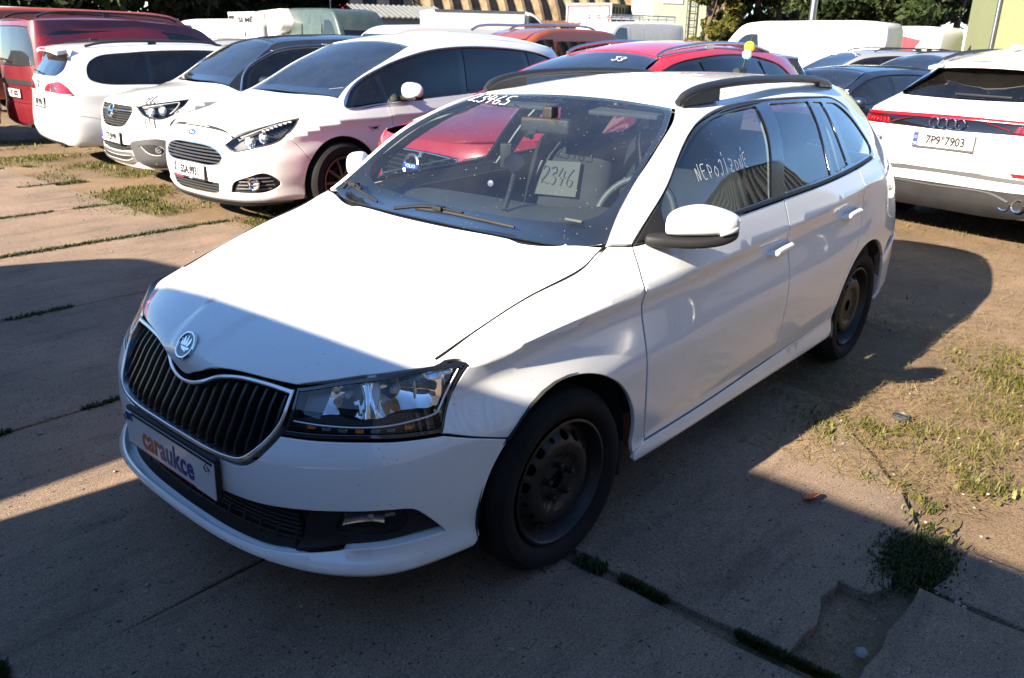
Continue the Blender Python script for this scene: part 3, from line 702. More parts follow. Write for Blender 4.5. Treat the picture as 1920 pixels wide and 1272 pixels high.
        # glass and black window surround
        g1 = [(-.60, 1.003, 1), (-.61, 1.06), (-.645, 1.098), (-.845, 1.225), (-.95, 1.275), (-1.1, 1.315), (-1.3, 1.336), (-1.53, 1.348, 1), (-1.44, 1.18), (-1.352, 1.018, 1), (-1.0, 1.007)]
        g2 = [(-1.66, 1.352, 1), (-2.06, 1.344, 1), (-2.0, 1.18), (-1.967, 1.04, 1), (-1.48, 1.022, 1), (-1.56, 1.18)]
        g3 = [(-2.12, 1.341, 1), (-2.235, 1.333, 1), (-2.205, 1.19), (-2.2, 1.062, 1), (-2.02, 1.043, 1), (-2.06, 1.2)]
        g4 = [(-2.30, 1.330, 1), (-2.46, 1.312), (-2.55, 1.255), (-2.60, 1.185), (-2.628, 1.115), (-2.59, 1.085), (-2.45, 1.075), (-2.265, 1.063, 1), (-2.27, 1.19)]
        gl = [Q(g) for g in (g1, g2, g3, g4)]
        panel('window_surround', W, Q(dlo), 'gloss_black', root, gl, step=.06, off=-.004, inset=.002, depth=.012)
        for nm, g, m_ in (('front_side_window', gl[0], 'glass_side'), ('rear_side_window', gl[1], 'glass_side'), ('quarter_light', gl[2], 'glass_side'), ('load_bay_window', gl[3], 'glass_side')):
            panel(nm, W, g, m_, root, step=.09, off=-.010, inset=-.004, depth=0)
        ms = Q([(-.425, .974, 1), (-.60, 1.082, 1), (-.592, 1.0), (-.59, .985, 1)]); panel('mirror_sail', W, ms, 'black_plastic', root, off=.002, step=.05)
        mold = [(-.60, .981), (-1.067, .990), (-1.443, .999), (-1.885, 1.012), (-2.293, 1.036), (-2.55, 1.058)]
        panel('belt_moulding', W, Q([mold[0] + (1,)] + mold[1:-1] + [mold[-1] + (1,)] + [(-2.55, 1.072, 1)] + [(x, z + .016) for x, z in mold[1:-1][::-1]] + [(-.60, .997, 1)]), 'black_plastic', root, off=.003, step=.08, depth=.006)
        # inner lining
        li = [(-.45, .45, 1), (-.45, .95, 1)] + [(x, z - .015) for x, z in belt] + [(-2.9, 1.0, 1), (-2.9, .45, 1)]
        panel('door_lining', W, Q(li), 'lining_dark', root, step=.12, off=-.075, inset=0, depth=.01)
        for a, b, wd in ((-1.48, -1.56, .055),):
            panel('pillar_trim', W, Q([(-1.40, 1.0, 1), (-1.58, 1.345, 1), (-1.68, 1.35, 1), (-1.49, 1.0, 1)]), 'lining', root, step=.1, off=-.04, depth=.01)
        panel('pillar_trim', W, Q([(-2.18, 1.04, 1), (-2.27, 1.34, 1), (-2.34, 1.34, 1), (-2.27, 1.04, 1)]), 'lining', root, step=.1, off=-.04, depth=.01)
        panel('pillar_trim', W, Q([(-.44, .985, 1), (-.65, 1.13), (-.86, 1.25), (-1.05, 1.325, 1), (-1.04, 1.355, 1), (-.75, 1.25), (-.45, 1.08, 1)]), 'lining', root, step=.1, off=-.03, depth=.01)
        # door handles
        for hx_, hz in ((-1.25, .803), (-2.03, .838)):
            hd = empty('door_handle'); hd.parent = root
            panel('handle_cup', W, Q([(hx_ - .015, hz + .006), (hx_ - .06, hz + .032), (hx_ - .13, hz + .030), (hx_ - .17, hz + .008), (hx_ - .12, hz - .018), (hx_ - .05, hz - .018)]), pw, hd, off=.0012, step=.03, depth=.002, rnd=.001)
            path = []
            for k in np.linspace(0, 1, 14):
                lift = .030 * min(1, math.sin(math.pi * k) * 2.2) - .004
                p = W(s * (B.P(hx_ - .005 - .20 * k, hz)[0]), hz + .012 * k + .003 * math.sin(math.pi * k), lift)[0]; path.append(p)
            sweep('handle_grip', path, [.008] + [.0135] * 12 + [.008], pw, hd, 12, flat=1.15)
        # wheel-arch liner
        for cx in (0, -2.47):
            V, F = [], []; rr = AR + .012
            for i in range(25):
                a = math.radians(-20 + 220 * i / 24)
                for y in (.825, .60): V.append((cx + rr * math.cos(a), s * (y - (.03 if abs(math.cos(a)) > .8 and y > .7 else 0)), .30 + rr * math.sin(a)))
            F = [(2 * i, 2 * i + 1, 2 * i + 3, 2 * i + 2) for i in range(24)]
            raw('wheel_arch_liner', V, F, 'underbody', root)
        wheel(root, (0, s * .728, .298), .302, .185, .203, 'steel', s, steer=math.radians(-2), face=.022)
        wheel(root, (-2.47, s * .728, .298), .302, .185, .203, 'steel', s, face=.022)
        boxo('mud_flap', (-.335, s * .73, .245), (.025, .16, .13), 'underbody', root, bevel=.008)
        # mirror
        mr = empty('door_mirror'); mr.parent = root
        sec = [(0, 1.062, 1.004, .045), (.08, 1.080, .998, .056), (.2, 1.092, .996, .066), (.4, 1.101, .996, .072), (.6, 1.096, .996, .07), (.8, 1.081, 1.000, .060), (.92, 1.069, 1.008, .046), (1, 1.054, 1.020, .022)]
        def shell(nm, sec, m_, sh=0.):
            V, F = [], []; K = 20
            for q, zt, zb, dp in sec:
                cx, cy = -.525 - .172 * q + sh, .80 + .178 * q; zc, hh = (zt + zb) / 2, (zt - zb) / 2
                for i in range(K):
                    w_ = 2 * math.pi * i / K; e = lambda t_: math.copysign(abs(t_) ** .7, t_)
                    d = dp * e(math.cos(w_)) * (1 if math.cos(w_) > 0 else .7); V.append((cx + d * .80, s * (cy + d * .32), zc + hh * e(math.sin(w_))))
            n_ = len(sec); F = [(a * K + i, a * K + (i + 1) % K, (a + 1) * K + (i + 1) % K, (a + 1) * K + i) for a in range(n_ - 1) for i in range(K)] + [tuple(range(K)), tuple((n_ - 1) * K + i for i in range(K))]
            bm = bmesh.new(); vv = [bm.verts.new(v) for v in V]
            for f in F: bm.faces.new([vv[i] for i in f])
            o = bmo(nm, bm, m_, mr, True, auto=50); md = o.modifiers.new('sub', 'SUBSURF'); md.levels = 1; md.render_levels = 2
            return o
        shell('mirror_cap', sec, pw)
        shell('mirror_base', [(-.28, 1.002, .962, .03), (-.1, 1.004, .958, .048), (.0, 1.004, .957, .055), (.2, 1.0, .956, .064), (.4, 1.0, .955, .068), (.6, 1.0, .958, .067), (.8, 1.004, .963, .056), (.95, 1.016, .978, .036), (1.0, 1.02, .99, .02)], 'black_plastic')
        shell('mirror_indicator', [(.74, 1.017, .997, .069), (.84, 1.022, .998, .060), (.95, 1.028, 1.006, .044), (1.005, 1.034, 1.014, .024)], 'amber' if s < 0 else 'lamp_frost')
        shell('mirror_glass', [(.05, 1.06, 1.005, .03), (.5, 1.085, 1.0, .04), (.95, 1.06, 1.01, .03)], 'chrome', -.04)
        # roof rail
        rl = [(-1.045, .502, 1.376), (-1.09, .505, 1.398), (-1.17, .508, 1.418), (-1.32, .512, 1.434), (-1.6, .516, 1.444), (-1.95, .515, 1.443), (-2.25, .510, 1.434), (-2.42, .505, 1.420), (-2.53, .50, 1.400), (-2.57, .498, 1.385)]
        pts = crom(rl, 5); ra = np.interp(np.arange(len(pts)), [0, 4, 10, len(pts) - 8, len(pts) - 1], [.012, .019, .020, .018, .010])
        rr = sweep('roof_rail', [(x, s * y, z) for x, y, z in pts], ra, 'satin_rail', root, 12, flat=.95)
        for fx0, fx1, zz in ((-1.06, -1.33, .03), (-2.36, -2.55, .03)):
            bm = bmesh.new(); n_ = 7; top_, bot = [], []
            for k in np.linspace(0, 1, n_):
                x = fx0 + (fx1 - fx0) * k; i = np.argmin(abs(pts[:, 0] - x)); zt = pts[i, 2]
                for w_ in (-.014, .014): top_.append(bm.verts.new((x, s * (pts[i, 1] + w_), zt - .005)))
                zb = float(T(np.array([x]), np.array([pts[i, 1]]))[0, 2]) - .006
                for w_ in (-.016, .016): bot.append(bm.verts.new((x, s * (pts[i, 1] + w_), min(zb, zt - .012))))
            for k in range(n_ - 1):
                for a, b in ((0, 0), (1, 1)): bm.faces.new((top_[2 * k + a], top_[2 * k + 2 + a], bot[2 * k + 2 + b], bot[2 * k + b]))
            for k in (0, n_ - 1): bm.faces.new((top_[2 * k], top_[2 * k + 1], bot[2 * k + 1], bot[2 * k]))
            bmo('rail_foot', bm, 'satin_rail', rr, False)
    # ---- front bumper, grille, lamps
    bl = [(0, .222), (.4, .222), (.74, .226), (.92, .228), (1.05, .236, 1)] + [B.P(*p) for p in f_arc[1:-1]] + [B.P(*seam) + (1,), (1.07, .577), (.963, .609, 1), (.846, .616), (.743, .620), (.60, .616), (.462, .609, 1), (.438, .580), (.40, .540), (.355, .511), (.30, .501), (0, .499)]
    intake = [(0, .279), (.192, .279), (.417, .283), (.52, .292), (.713, .316), (.862, .325), (.955, .322, 1), (.894, .389), (.860, .418), (.80, .429), (.676, .429), (.535, .419), (.428, .407), (.299, .397), (0, .39)]
    panel('front_bumper', W, mirrored(bl), pw, root, [mirrored(intake)], step=.024, depth=.05, inset=.003, feat=(B, (1, 2, 4)))
    panel('intake_backing', Wo(-.13), mirrored([(0, .225), (.5, .235), (.97, .27, 1), (.97, .45, 1), (.5, .46), (0, .44)]), 'cavity', root, depth=0)
    lg = [(0, .255), (.417, .262), (.510, .275, 1), (.553, .42, 1), (.428, .409), (.299, .399), (0, .394)]
    low = panel('lower_grille', Wo(-.045), mirrored(lg), 'black_plastic', root, depth=0)
    for k in range(7):
        z0 = .292 + .016 * k
        sweep('grille_bar', [W(u, z0 + .008 * (abs(u) / .5) ** 2, -.034)[0] for u in np.linspace(-.51, .51, 25)], .005, 'black_plastic', low, 6)
    for k in range(15):
        u = -.49 + .07 * k
        sweep('grille_bar', [W(u, z, -.037)[0] for z in np.linspace(.285, .405, 4)], .004, 'black_plastic', low, 6)
    for s in (1, -1):
        fs = panel('fog_lamp_surround', Wo(-.026), sgn([(.500, .279, 1), (.713, .312), (.862, .326), (.96, .322, 1), (.896, .392), (.86, .423), (.80, .434), (.676, .434), (.557, .426, 1)], s), 'black_plastic', root,
                   [sgn([(.628, .350, 1), (.80, .344), (.843, .358), (.852, .385), (.845, .404, 1), (.655, .410, 1)], s)], depth=.03)
        panel('fog_lamp_lens', Wo(-.034), sgn([(.624, .348, 1), (.80, .342), (.845, .356), (.856, .385), (.847, .406, 1), (.653, .412, 1)], s), 'glass_lamp', root, depth=0)
        panel('fog_lamp_reflector', Wo(-.10), sgn([(.624, .345, 1), (.846, .345, 1), (.852, .408, 1), (.653, .412, 1)], s), 'lamp_frost', root, depth=0)
        def fbowl(u, z):
            a = np.abs(u); k = ((a - .735) / .10) ** 2 + ((z - .372) / .045) ** 2; return W(u, z, -.075 + .03 * np.clip(k, 0, 1))
        panel('fog_lamp_bowl', fbowl, sgn([(.635, .352, 1), (.66, .405, 1), (.80, .402, 1), (.79, .350, 1)], s), 'lamp_satin', root, step=.01, ostep=.012, depth=0)
        lathe_o('fog_lamp_bulb', [(-.02, .009), (.0, .009), (.006, .001)], 'lamp_frost', root, 10, frame(Vector(W(s * .735, .372, -.07)[0]), (0, 0, 1), (.85, s * .52, 0)) @ Matrix.Rotation(math.pi / 2, 4, 'X'))
    gout = [(0, .505), (.30, .507), (.36, .521), (.431, .584), (.466, .64), (.474, .716, 1), (.36, .718), (.25, .713), (.188, .704), (.14, .693), (.092, .671), (.046, .656), (0, .651)]
    gin = [(0, .522), (.29, .523), (.348, .535), (.417, .592), (.453, .645), (.460, .702, 1), (.36, .704), (.25, .699), (.19, .690), (.143, .679), (.095, .657), (.05, .643), (0, .639)]
    panel('grille_frame', W, mirrored(gout), 'satin_silver', root, [mirrored(gin)], step=.05, off=.006, inset=.001, depth=.03, rnd=.004, ostep=.012)
    panel('grille_backing', Wo(-.05), mirrored([(0, .51), (.30, .515), (.45, .60, 1), (.46, .71, 1), (.25, .705), (.14, .69), (.06, .66), (0, .655)]), 'cavity', root, depth=0)
    ii = np.array(smooth_outline(mirrored(gin), .01))
    for k in range(21):
        u = -.43 + .043 * k
        c_ = ii[np.abs(ii[:, 0] - u) < .008]
        if len(c_) < 2: continue
        z0, z1 = c_[:, 1].min() + .001, c_[:, 1].max() - .001
        V, F = [], []; nz = 8
        for z in np.linspace(z0, z1, nz):
            for du, of in ((-.013, -.035), (-.0045, -.010), (.0045, -.010), (.013, -.035)):
                bend = -.012 * ((z - z0) / (z1 - z0)) ** 2
                V.append(W(u + du, z, of + bend)[0])
        F = [(4 * a + i, 4 * a + i + 1, 4 * a + i + 5, 4 * a + i + 4) for a in range(nz - 1) for i in range(3)]
        bm = bmesh.new(); vv = [bm.verts.new(v) for v in V]
        for f in F: bm.faces.new([vv[i] for i in f])
        bm.faces.new([vv[i] for i in range(4)]); bm.faces.new([vv[4 * (nz - 1) + i] for i in range(4)])
        bmo('grille_slat', bm, 'slat_black', root, True, auto=20)
    hl = [(.476, .722, 1), (.62, .748), (.773, .767), (.95, .777), (1.03, .7795), (1.068, .780), (1.077, .772), (1.062, .757), (1.012, .69), (.966, .613, 1), (.846, .620), (.743, .624), (.596, .619), (.467, .612, 1), (.478, .671)]
    hd = smooth_outline(hl, .012); hd = hd[::-1] if area2(hd) < 0 else hd
    for s in (1, -1):
        hr = empty('headlight'); hr.parent = root
        o = hd * np.array([s, 1]); o = o if s > 0 else o[::-1]
        inner = offset2(o, .012)
        panel('headlight_frame', W, o, 'gloss_black', hr, [inner], step=.05, inset=.001, depth=.075, rnd=.002, off=-.001)
        panel('headlight_lens', Wo(-.004), offset2(o, .009), 'glass_lamp', hr, step=.04, inset=0, depth=0)
        panel('headlight_housing', Wo(-.085), offset2(o, .003), 'black_plastic', hr, step=.04, inset=0, depth=0)
        dv = Vector((.90, s * .42, .02)).normalized()
        def bowl(u, z):
            a = np.abs(u); k = np.minimum(((a - .655) / .085) ** 2 + ((z - .700) / .055) ** 2, ((a - .865) / .105) ** 2 + ((z - .715) / .062) ** 2)
            st_ = .006 * np.abs(np.sin(a * 75)) * np.clip(k - .2, 0, 1)
            return W(u, z, -.080 + .056 * np.clip(k, 0, 1.0) ** .8 + st_)
        panel('headlight_reflector', bowl, sgn([(.575, .655, 1), (.60, .738), (.66, .748), (.773, .757), (.95, .766), (1.045, .768, 1), (.975, .668, 1), (.78, .66)], s), 'lamp_reflector', hr, step=.009, ostep=.01, depth=0)
        for u0, z0 in ((.655, .700), (.865, .715)):
            lathe_o('headlight_bulb', [(-.03, .012), (-.005, .012), (.004, .008), (.006, .001)], 'lamp_frost', hr, 12, frame(Vector(W(s * u0, z0, -.06)[0]), (0, 0, 1), dv) @ Matrix.Rotation(math.pi / 2, 4, 'X'))
        # divider between the bowls, facets, chrome rim and the light strip below
        panel('headlight_divider', Wo(-.03), sgn([(.72, .665, 1), (.75, .762, 1), (.80, .765, 1), (.805, .72), (.775, .67, 1)], s), 'lamp_frost', hr, depth=.035, step=.04)
        panel('headlight_facet', Wo(-.05), sgn([(.488, .652, 1), (.492, .715, 1), (.57, .73, 1), (.60, .69), (.585, .655, 1)], s), 'lamp_grey', hr, depth=.02, step=.04)
        for i in range(5):
            u0 = .92 + .018 * i; panel('headlight_facet', Wo(-.045), sgn([(u0, .69, 1), (u0 + .008, .745, 1), (u0 + .015, .745, 1), (u0 + .008, .69, 1)], s), 'lamp_reflector', hr, depth=.01, step=.05, rnd=.001)
        panel('headlight_shroud', Wo(-.02), sgn([(.49, .648, 1), (.62, .672), (.70, .662), (.80, .668), (.88, .672), (.96, .655, 1), (.955, .646, 1), (.72, .644), (.49, .640, 1)], s), 'black_plastic', hr, depth=.04, step=.05)
        sweep('headlight_trim', [W(s * u, z, -.012)[0] for u, z in crom([(.49, .643), (.62, .645), (.75, .647), (.87, .650), (.955, .656), (.968, .662), (1.0, .70), (1.045, .762)], 6)], .0035, 'satin_silver', hr, 8)
        panel('light_strip', Wo(-.03), sgn([(.485, .620, 1), (.743, .632), (.955, .622, 1), (.962, .648), (.74, .643), (.492, .640, 1)], s), 'black_plastic', hr, depth=.02, step=.05)
        for i in range(7):
            u0 = .55 + .055 * i; c0 = W(s * u0, .634, -.024)[0]; boxo('light_strip_diode', c0, (.012, .022, .010), 'lamp_reflector' if i % 3 else 'amber', hr, Matrix.Rotation(s * (.4 + u0 * .5), 3, 'Z'), .002)
    # ---- front plate with the auction house's name
    pl = empty('number_plate'); pl.parent = root; pl.matrix_local = frame((.846, -.002, .437), (-.01, 1, .0), (1, 0, .03))
    boxo('plate_holder', (0, .004, -.008), (.53, .128, .016), 'black_plastic', pl, bevel=.004)
    boxo('plate_base', (0, 0, .003), (.52, .112, .005), 'plate_white', pl, bevel=.0015)
    boxo('plate_band', (-.237, .040, .0058), (.044, .024, .0012), 'plate_blue', pl)
    boxo('plate_rim', (.02, .0535, .006), (.476, .006, .004), 'black_plastic', pl)
    boxo('plate_line', (-.05, -.053, .0058), (.41, .003, .001), 'ink_red', pl)
    text('lettering', 'caraukce', .098, 'ink_gradient', pl, Matrix.Translation((-.005, -.006, .0058)), .0006, .0028, sx=.86)
    for x in (-.245, .235):
        sweep('plate_tie', [(x - .008, .048, .006), (x - .014, .038, .011), (x - .004, .028, .012), (x + .010, .034, .008), (x + .004, .044, .012)], .0016, 'black_plastic', pl, 6)
    # ---- tail: tailgate, lamps, bumper
    L = B.L; us = B.ux(-2.7) + .42
    tg = [(L, .62), (us + .01, .63, 1), (us + .04, .85), (us + .055, 1.0), (us - .01, 1.2), (us - .06, 1.345, 1), (L, 1.37)]
    mr_ = lambda h: list(h) + [(2 * L - p[0],) + tuple(p[1:]) for p in h[-2:0:-1]]
    rg = [(L, 1.03), (us + .12, 1.04), (us + .05, 1.2), (us + .02, 1.30), (L, 1.33)]
    panel('tailgate', W, mr_(tg), pw, root, [mr_(rg)], step=.05)
    panel('rear_window', W, mr_(rg), 'glass_side', root, off=-.006, step=.08, depth=0)
    rb = [(L, .30), (us, .29)] + [(B.ux(-2.80), .26, 1)] + [B.P(*p) for p in arc(-2.47, .30, .358, 180, 144, 4)] + [B.P(-2.75, .53) + (1,), (us, .625, 1), (L, .615)]
    panel('rear_bumper', W, mr_(rb), pw, root, step=.05)
    for s in (1, -1):
        panel('tail_light', W, sgn([(us - .10, .80, 1), (us - .02, .78), (us + .10, .80), (us + .10, .93), (us, .96), (us - .10, .95, 1)], s), 'red_lens', root, off=.004, step=.04)
    # ---- underside, wipers, interior
    boxo('underbody', (-1.35, 0, .27), (3.6, 1.10, .10), 'underbody', root)
    boxo('floor', (-1.6, 0, .36), (2.9, 1.45, .04), 'lining_dark', root)
    boxo('load_cover', (-2.75, 0, .93), (.62, 1.2, .02), 'lining_dark', root)
    for y0, y1, t0, t1 in ((-.63, -.335, -.345, -.262), (-.11, .36, -.262, -.285)):
        q = [T(np.array([t0 + (t1 - t0) * k]), np.array([y0 + (y1 - y0) * k]))[0] + np.array([.012, 0, .022 - .014 * abs(k - .35)]) for k in np.linspace(0, 1, 9)]
        wp = sweep('wiper_blade', q, [.006] * 8 + [.004], 'black_plastic', root, 8, flat=1.3)
        q2 = [T(np.array([t0 + .03]), np.array([y0 - (.0 if y0 < -.5 else .10)]))[0] + np.array([0, 0, .012]), q[1] + np.array([0, 0, .014]), q[4] + np.array([0, 0, .012])]
        sweep('wiper_arm', crom(q2, 5), [.010] * 6 + [.006] * 5, 'black_plastic', wp, 8, flat=.7)
        boxo('wiper_joint', q[2] + np.array([0, 0, .012]), (.03, .045, .016), 'black_plastic', wp, bevel=.004)
    cabin(root, -.34, .955, -1.22, .66, .46, -2.05, dash_d=.55, hh=.62, seat_y=.36)
    boxo('inner_mirror', (-.885, -.01, 1.262), (.03, .235, .065), 'black_plastic', root, Matrix.Rotation(.15, 3, 'Z'), .012, True)
    boxo('inner_mirror_foot', (-.90, 0, 1.315), (.05, .05, .05), 'black_plastic', root, bevel=.01)
    boxo('sun_visor', (-1.09, -.27, 1.325), (.15, .33, .018), 'lining_dark', root, Matrix.Rotation(.12, 3, 'Y'), .006)
    boxo('sun_visor', (-1.09, .27, 1.325), (.15, .33, .018), 'lining_dark', root, Matrix.Rotation(.12, 3, 'Y'), .006)
    ph = empty('phone_holder'); ph.parent = root
    sweep('holder_arm', crom([(-.60, .02, .955), (-.66, .0, 1.03), (-.72, -.03, 1.10), (-.74, -.05, 1.14)], 5), .012, 'black_plastic', ph, 8)
    lathe_o('holder_cup', [(-.02, .010), (-.012, .034), (.006, .042), (.010, .040), (.004, .001)], 'gloss_black', ph, 24, frame((-.70, -.02, 1.125), (0, 1, 0), (.55, .45, .6)) @ Matrix.Rotation(math.pi / 2, 4, 'X'))
    boxo('holder_clamp', (-.745, -.10, 1.145), (.03, .05, .10), 'black_plastic', ph, Matrix.Rotation(.5, 3, 'Z'), .006, True)
    lathe_o('suction_cup', [(0, .030), (.010, .024), (.014, .012), (.03, .010)], 'black_plastic', ph, 20, frame((-.84, -.06, 1.235), (0, 1, 0), (-.5, 0, -.8)) @ Matrix.Rotation(math.pi / 2, 4, 'X'))
    sh = boxo('paper_sheet', (-1.425, -.37, .945), (.004, .27, .17), 'paper', root, Matrix.Rotation(-.28, 3, 'Y') @ Matrix.Rotation(.06, 3, 'X'))
    handwriting('sheet_writing', '2346', lambda a, b: (a - .10, b), .085, .006, 'ink_black', sh, lambda a, b: np.stack([-1.408 - .27 * b, -.36 + a, .915 + b], 1), gap=.62)
    lathe_o('air_freshener', [(-.004, .014), (.004, .014), (.005, .001)], 'lilac_plastic', root, 18, frame((-.90, -.33, .985), (0, 1, 0), (1, .3, .2)) @ Matrix.Rotation(math.pi / 2, 4, 'X'))
    boxo('chassis_number', (T(np.array([-.385]), np.array([.53]))[0] + np.array([.006, 0, .006])), (.004, .07, .008), 'paper', root, Matrix.Rotation(-.75, 3, 'Y'))
    # roof antenna with two foam balls
    an = empty('roof_antenna'); an.parent = root; az = float(T(np.array([-2.55]), np.array([0.]))[0, 2])
    sweep('antenna_base', [(-2.50, 0, az + .004), (-2.60, 0, az + .012)], [.022, .014], 'black_plastic', an, 10); sweep('antenna_rod', [(-2.56, 0, az), (-2.66, 0, az + .20)], .0055, 'black_plastic', an, 8)
    for k_, m_, r_ in ((.095, 'foam_mint', .026), (.135, 'foam_yellow', .029)):
        bm = bmesh.new(); bmesh.ops.create_icosphere(bm, subdivisions=3, radius=r_); o_ = bmo('antenna_ball', bm, m_, an); o_.location = (-2.56 - .10 * k_ / .2, 0, az + k_)
    handwriting('windscreen_writing', '23465', lambda a, b: (-.93 - b, -.50 + a), .075, .0050, 'ink_white', root, lambda a, b: T(-(-a), b) + np.array([.002, 0, .003]), gap=.62)
    handwriting('door_window_writing', "NEPOJI'ZDNE'", lambda a, b: (B.P(-.86 - a, 1.16)[0], 1.125 + b * (1 + .25 * math.sin(a * 40)) + a * .05), .046, .0020, 'ink_white', root, lambda a, b: W(a, b, .002 - .008), gap=.82)
    return root

# ================================================================ other cars: one generator, one table of shapes for each
def lerp_line(L, x, k):
    L = sorted(L); return float(np.interp(x, [p[0] for p in L], [p[k] for p in L]))
def gen_body(p):
    hw, xf, xr, wb = p['hw'], p['xf'], p['xr'], p['wb']; fb, rb = p.get('fb', 1), p.get('rb', 1)
    plan = [(xf, 0), (xf - .012 * fb, .28 * hw), (xf - .05 * fb, .52 * hw), (xf - .13 * fb, .72 * hw), (xf - .27 * fb, .86 * hw), (xf - .50, .945 * hw), (xf - .85, .985 * hw), (-.9, hw), (-wb + .3, hw),
            (xr + .55, .975 * hw), (xr + .30 * rb, .92 * hw), (xr + .16 * rb, .84 * hw), (xr + .075 * rb, .70 * hw), (xr + .025 * rb, .45 * hw), (xr + .006, .22 * hw), (xr, 0)]
    b = Body(plan, [[(0, 0, 0), (5, 0, 0)]], [(0, 0), (1, 0)], [(0, 1, 0), (1, 1, 0)])
    st = [('f', 0, 0), ('f', b.uy(.60 * hw), 0), ('m', b.ux(xf - .45), xf - .45), ('s', b.ux(.12), .12)]
    xs = sorted(set([p['cowl'][0]] + list(p.get('xs', (-.75, -1.15, -2.0))) + [-wb]), reverse=True)
    st += [('s', b.ux(x), x) for x in xs] + [('q', b.uy(.80 * hw, True), xr + .25), ('r', b.L, 0)]
    rows = [[] for _ in range(10)]
    for kind, u, x in st:
        py = lambda xx: float(np.interp(-xx, -b.bx, b.by))
        if kind == 'f': v = p['fp']
        elif kind == 'r' or kind == 'q': v = p['rp']
        if kind in 'ms':
            sz = lerp_line(p['shoulder'], x, 1); zb = p.get('zb', .20)
            v = [(zb, -.06), (zb + .06, -.012), (zb + .14, -.02), (.46, -.006), (.62, 0), (sz - .05, -.024), (sz, -.014), (lerp_line(p['belt'], x, 1), lerp_line(p['belt'], x, 2) - py(x)),
                 (lerp_line(p['wtop'], x, 1), lerp_line(p['wtop'], x, 2) - py(x)), (lerp_line(p['redge'], x, 1), lerp_line(p['redge'], x, 2) - py(x))]
            if kind == 'm': v = [((a[0] + c_[0]) / 2, (a[1] + c_[1]) / 2) if i < 7 else c_ for i, (a, c_) in enumerate(zip(p['fp'], v))]
        zz = -1
        for i, (z, d) in enumerate(v):
            z = max(z, zz + .012); zz = z; rows[i].append((u, z, d))
    B = Body(plan, rows, p['prof'], [(0, 1, 0), (1, 1, 0)], p.get('crown', 2.3))
    ed = list(p.get('edge0', []))
    for x, z in p['topedge']:
        q = B.wall(*B.P(x, z))[0]; ed.append((x, q[0], q[1] + .001, z))
    B.edge = np.array(sorted(ed)); B.p = p
    if B.prof.shape[1] == 2: B.prof = np.c_[B.prof[:, 0], B.prof[:, 0], B.prof[:, 1]]
    return B
def Fd(B): return lambda y, z, *f: B.Y(y, z) + f
def Rd(B):
    def f(y, z, *k):
        u = B.Y(abs(y), z, True)[0]; return ((u if y >= 0 else 2 * B.L - u), z) + k
    return f
def headlamp(B, W, out, parent, bowls, trim=None, dv=(.9, .4, 0), depth=.07, s=1, frame_m='black_plastic', fw=.010):
    hr = empty('headlight'); hr.parent = parent
    o = smooth_outline(out, .015); o = o * np.array([s, 1]); o = o[::-1] if area2(o) < 0 else o
    Wo = lambda k: (lambda u, z: W(u, z, k))
    panel('headlight_frame', W, o, frame_m, hr, [offset2(o, fw)], step=.06, inset=.001, depth=.03, rnd=.002)
    panel('headlight_lens', Wo(-.004), offset2(o, fw * .8), 'glass_lamp', hr, step=.06, inset=0, depth=0)
    panel('headlight_housing', Wo(-depth), offset2(o, -.004), 'grey_plastic', hr, step=.06, inset=0, depth=0)
    d = Vector((dv[0], dv[1] * s, dv[2])).normalized()
    for u0, z0, r_ in bowls:
        c0 = Vector(W(s * u0, z0, -.035)[0])
        lathe_o('headlight_reflector', [(-.03, .004), (-.028, .4 * r_), (-.015, .75 * r_), (.012, r_), (.014, r_ + .005)], 'lamp_reflector', hr, 20, frame(c0, (0, 0, 1), d) @ Matrix.Rotation(math.pi / 2, 4, 'X'))
        lathe_o('headlight_bulb', [(-.02, .5 * r_), (0, .48 * r_), (.012, .3 * r_), (.016, .001)], 'lamp_frost', hr, 14, frame(c0, (0, 0, 1), d) @ Matrix.Rotation(math.pi / 2, 4, 'X'))
    if trim: sweep('headlight_trim', [W(s * u, z, -.015)[0] for u, z in crom(trim, 5)], .006, 'lamp_frost', hr, 8)
    return hr
def door_mirror(root, s, c, size, cap, base='black_plastic'):
    """c: centre of the shell; size: (depth, width, height)"""
    mr = empty('door_mirror'); mr.parent = root
    bm = bmesh.new(); bmesh.ops.create_uvsphere(bm, u_segments=20, v_segments=12, radius=1)
    for v in bm.verts:
        q = v.co; l_ = (abs(q.x) ** 2.6 + abs(q.y) ** 2.6 + abs(q.z) ** 2.6) ** (1 / 2.6); q = q / l_
        x = q.x * size[0] * (1 if q.x > 0 else .5); v.co = Vector((c[0] + x - .12 * q.y * s * size[1] * s, s * (c[1] + q.y * size[1] * s * s), c[2] + q.z * size[2] * (1 - .12 * q.y)))
    bmo('mirror_cap', bm, cap, mr)
    boxo('mirror_base', (c[0] - .01, s * (c[1] - .03), c[2] - size[2] * .85), (size[0] * 1.5, size[1] * 1.9, size[2] * .6), base, mr, bevel=.012, smooth=True)
    boxo('mirror_arm', (c[0] - .02, s * (c[1] - size[1] - .03), c[2] - size[2] * .8), (.06, .10, .035), base, mr, bevel=.01)
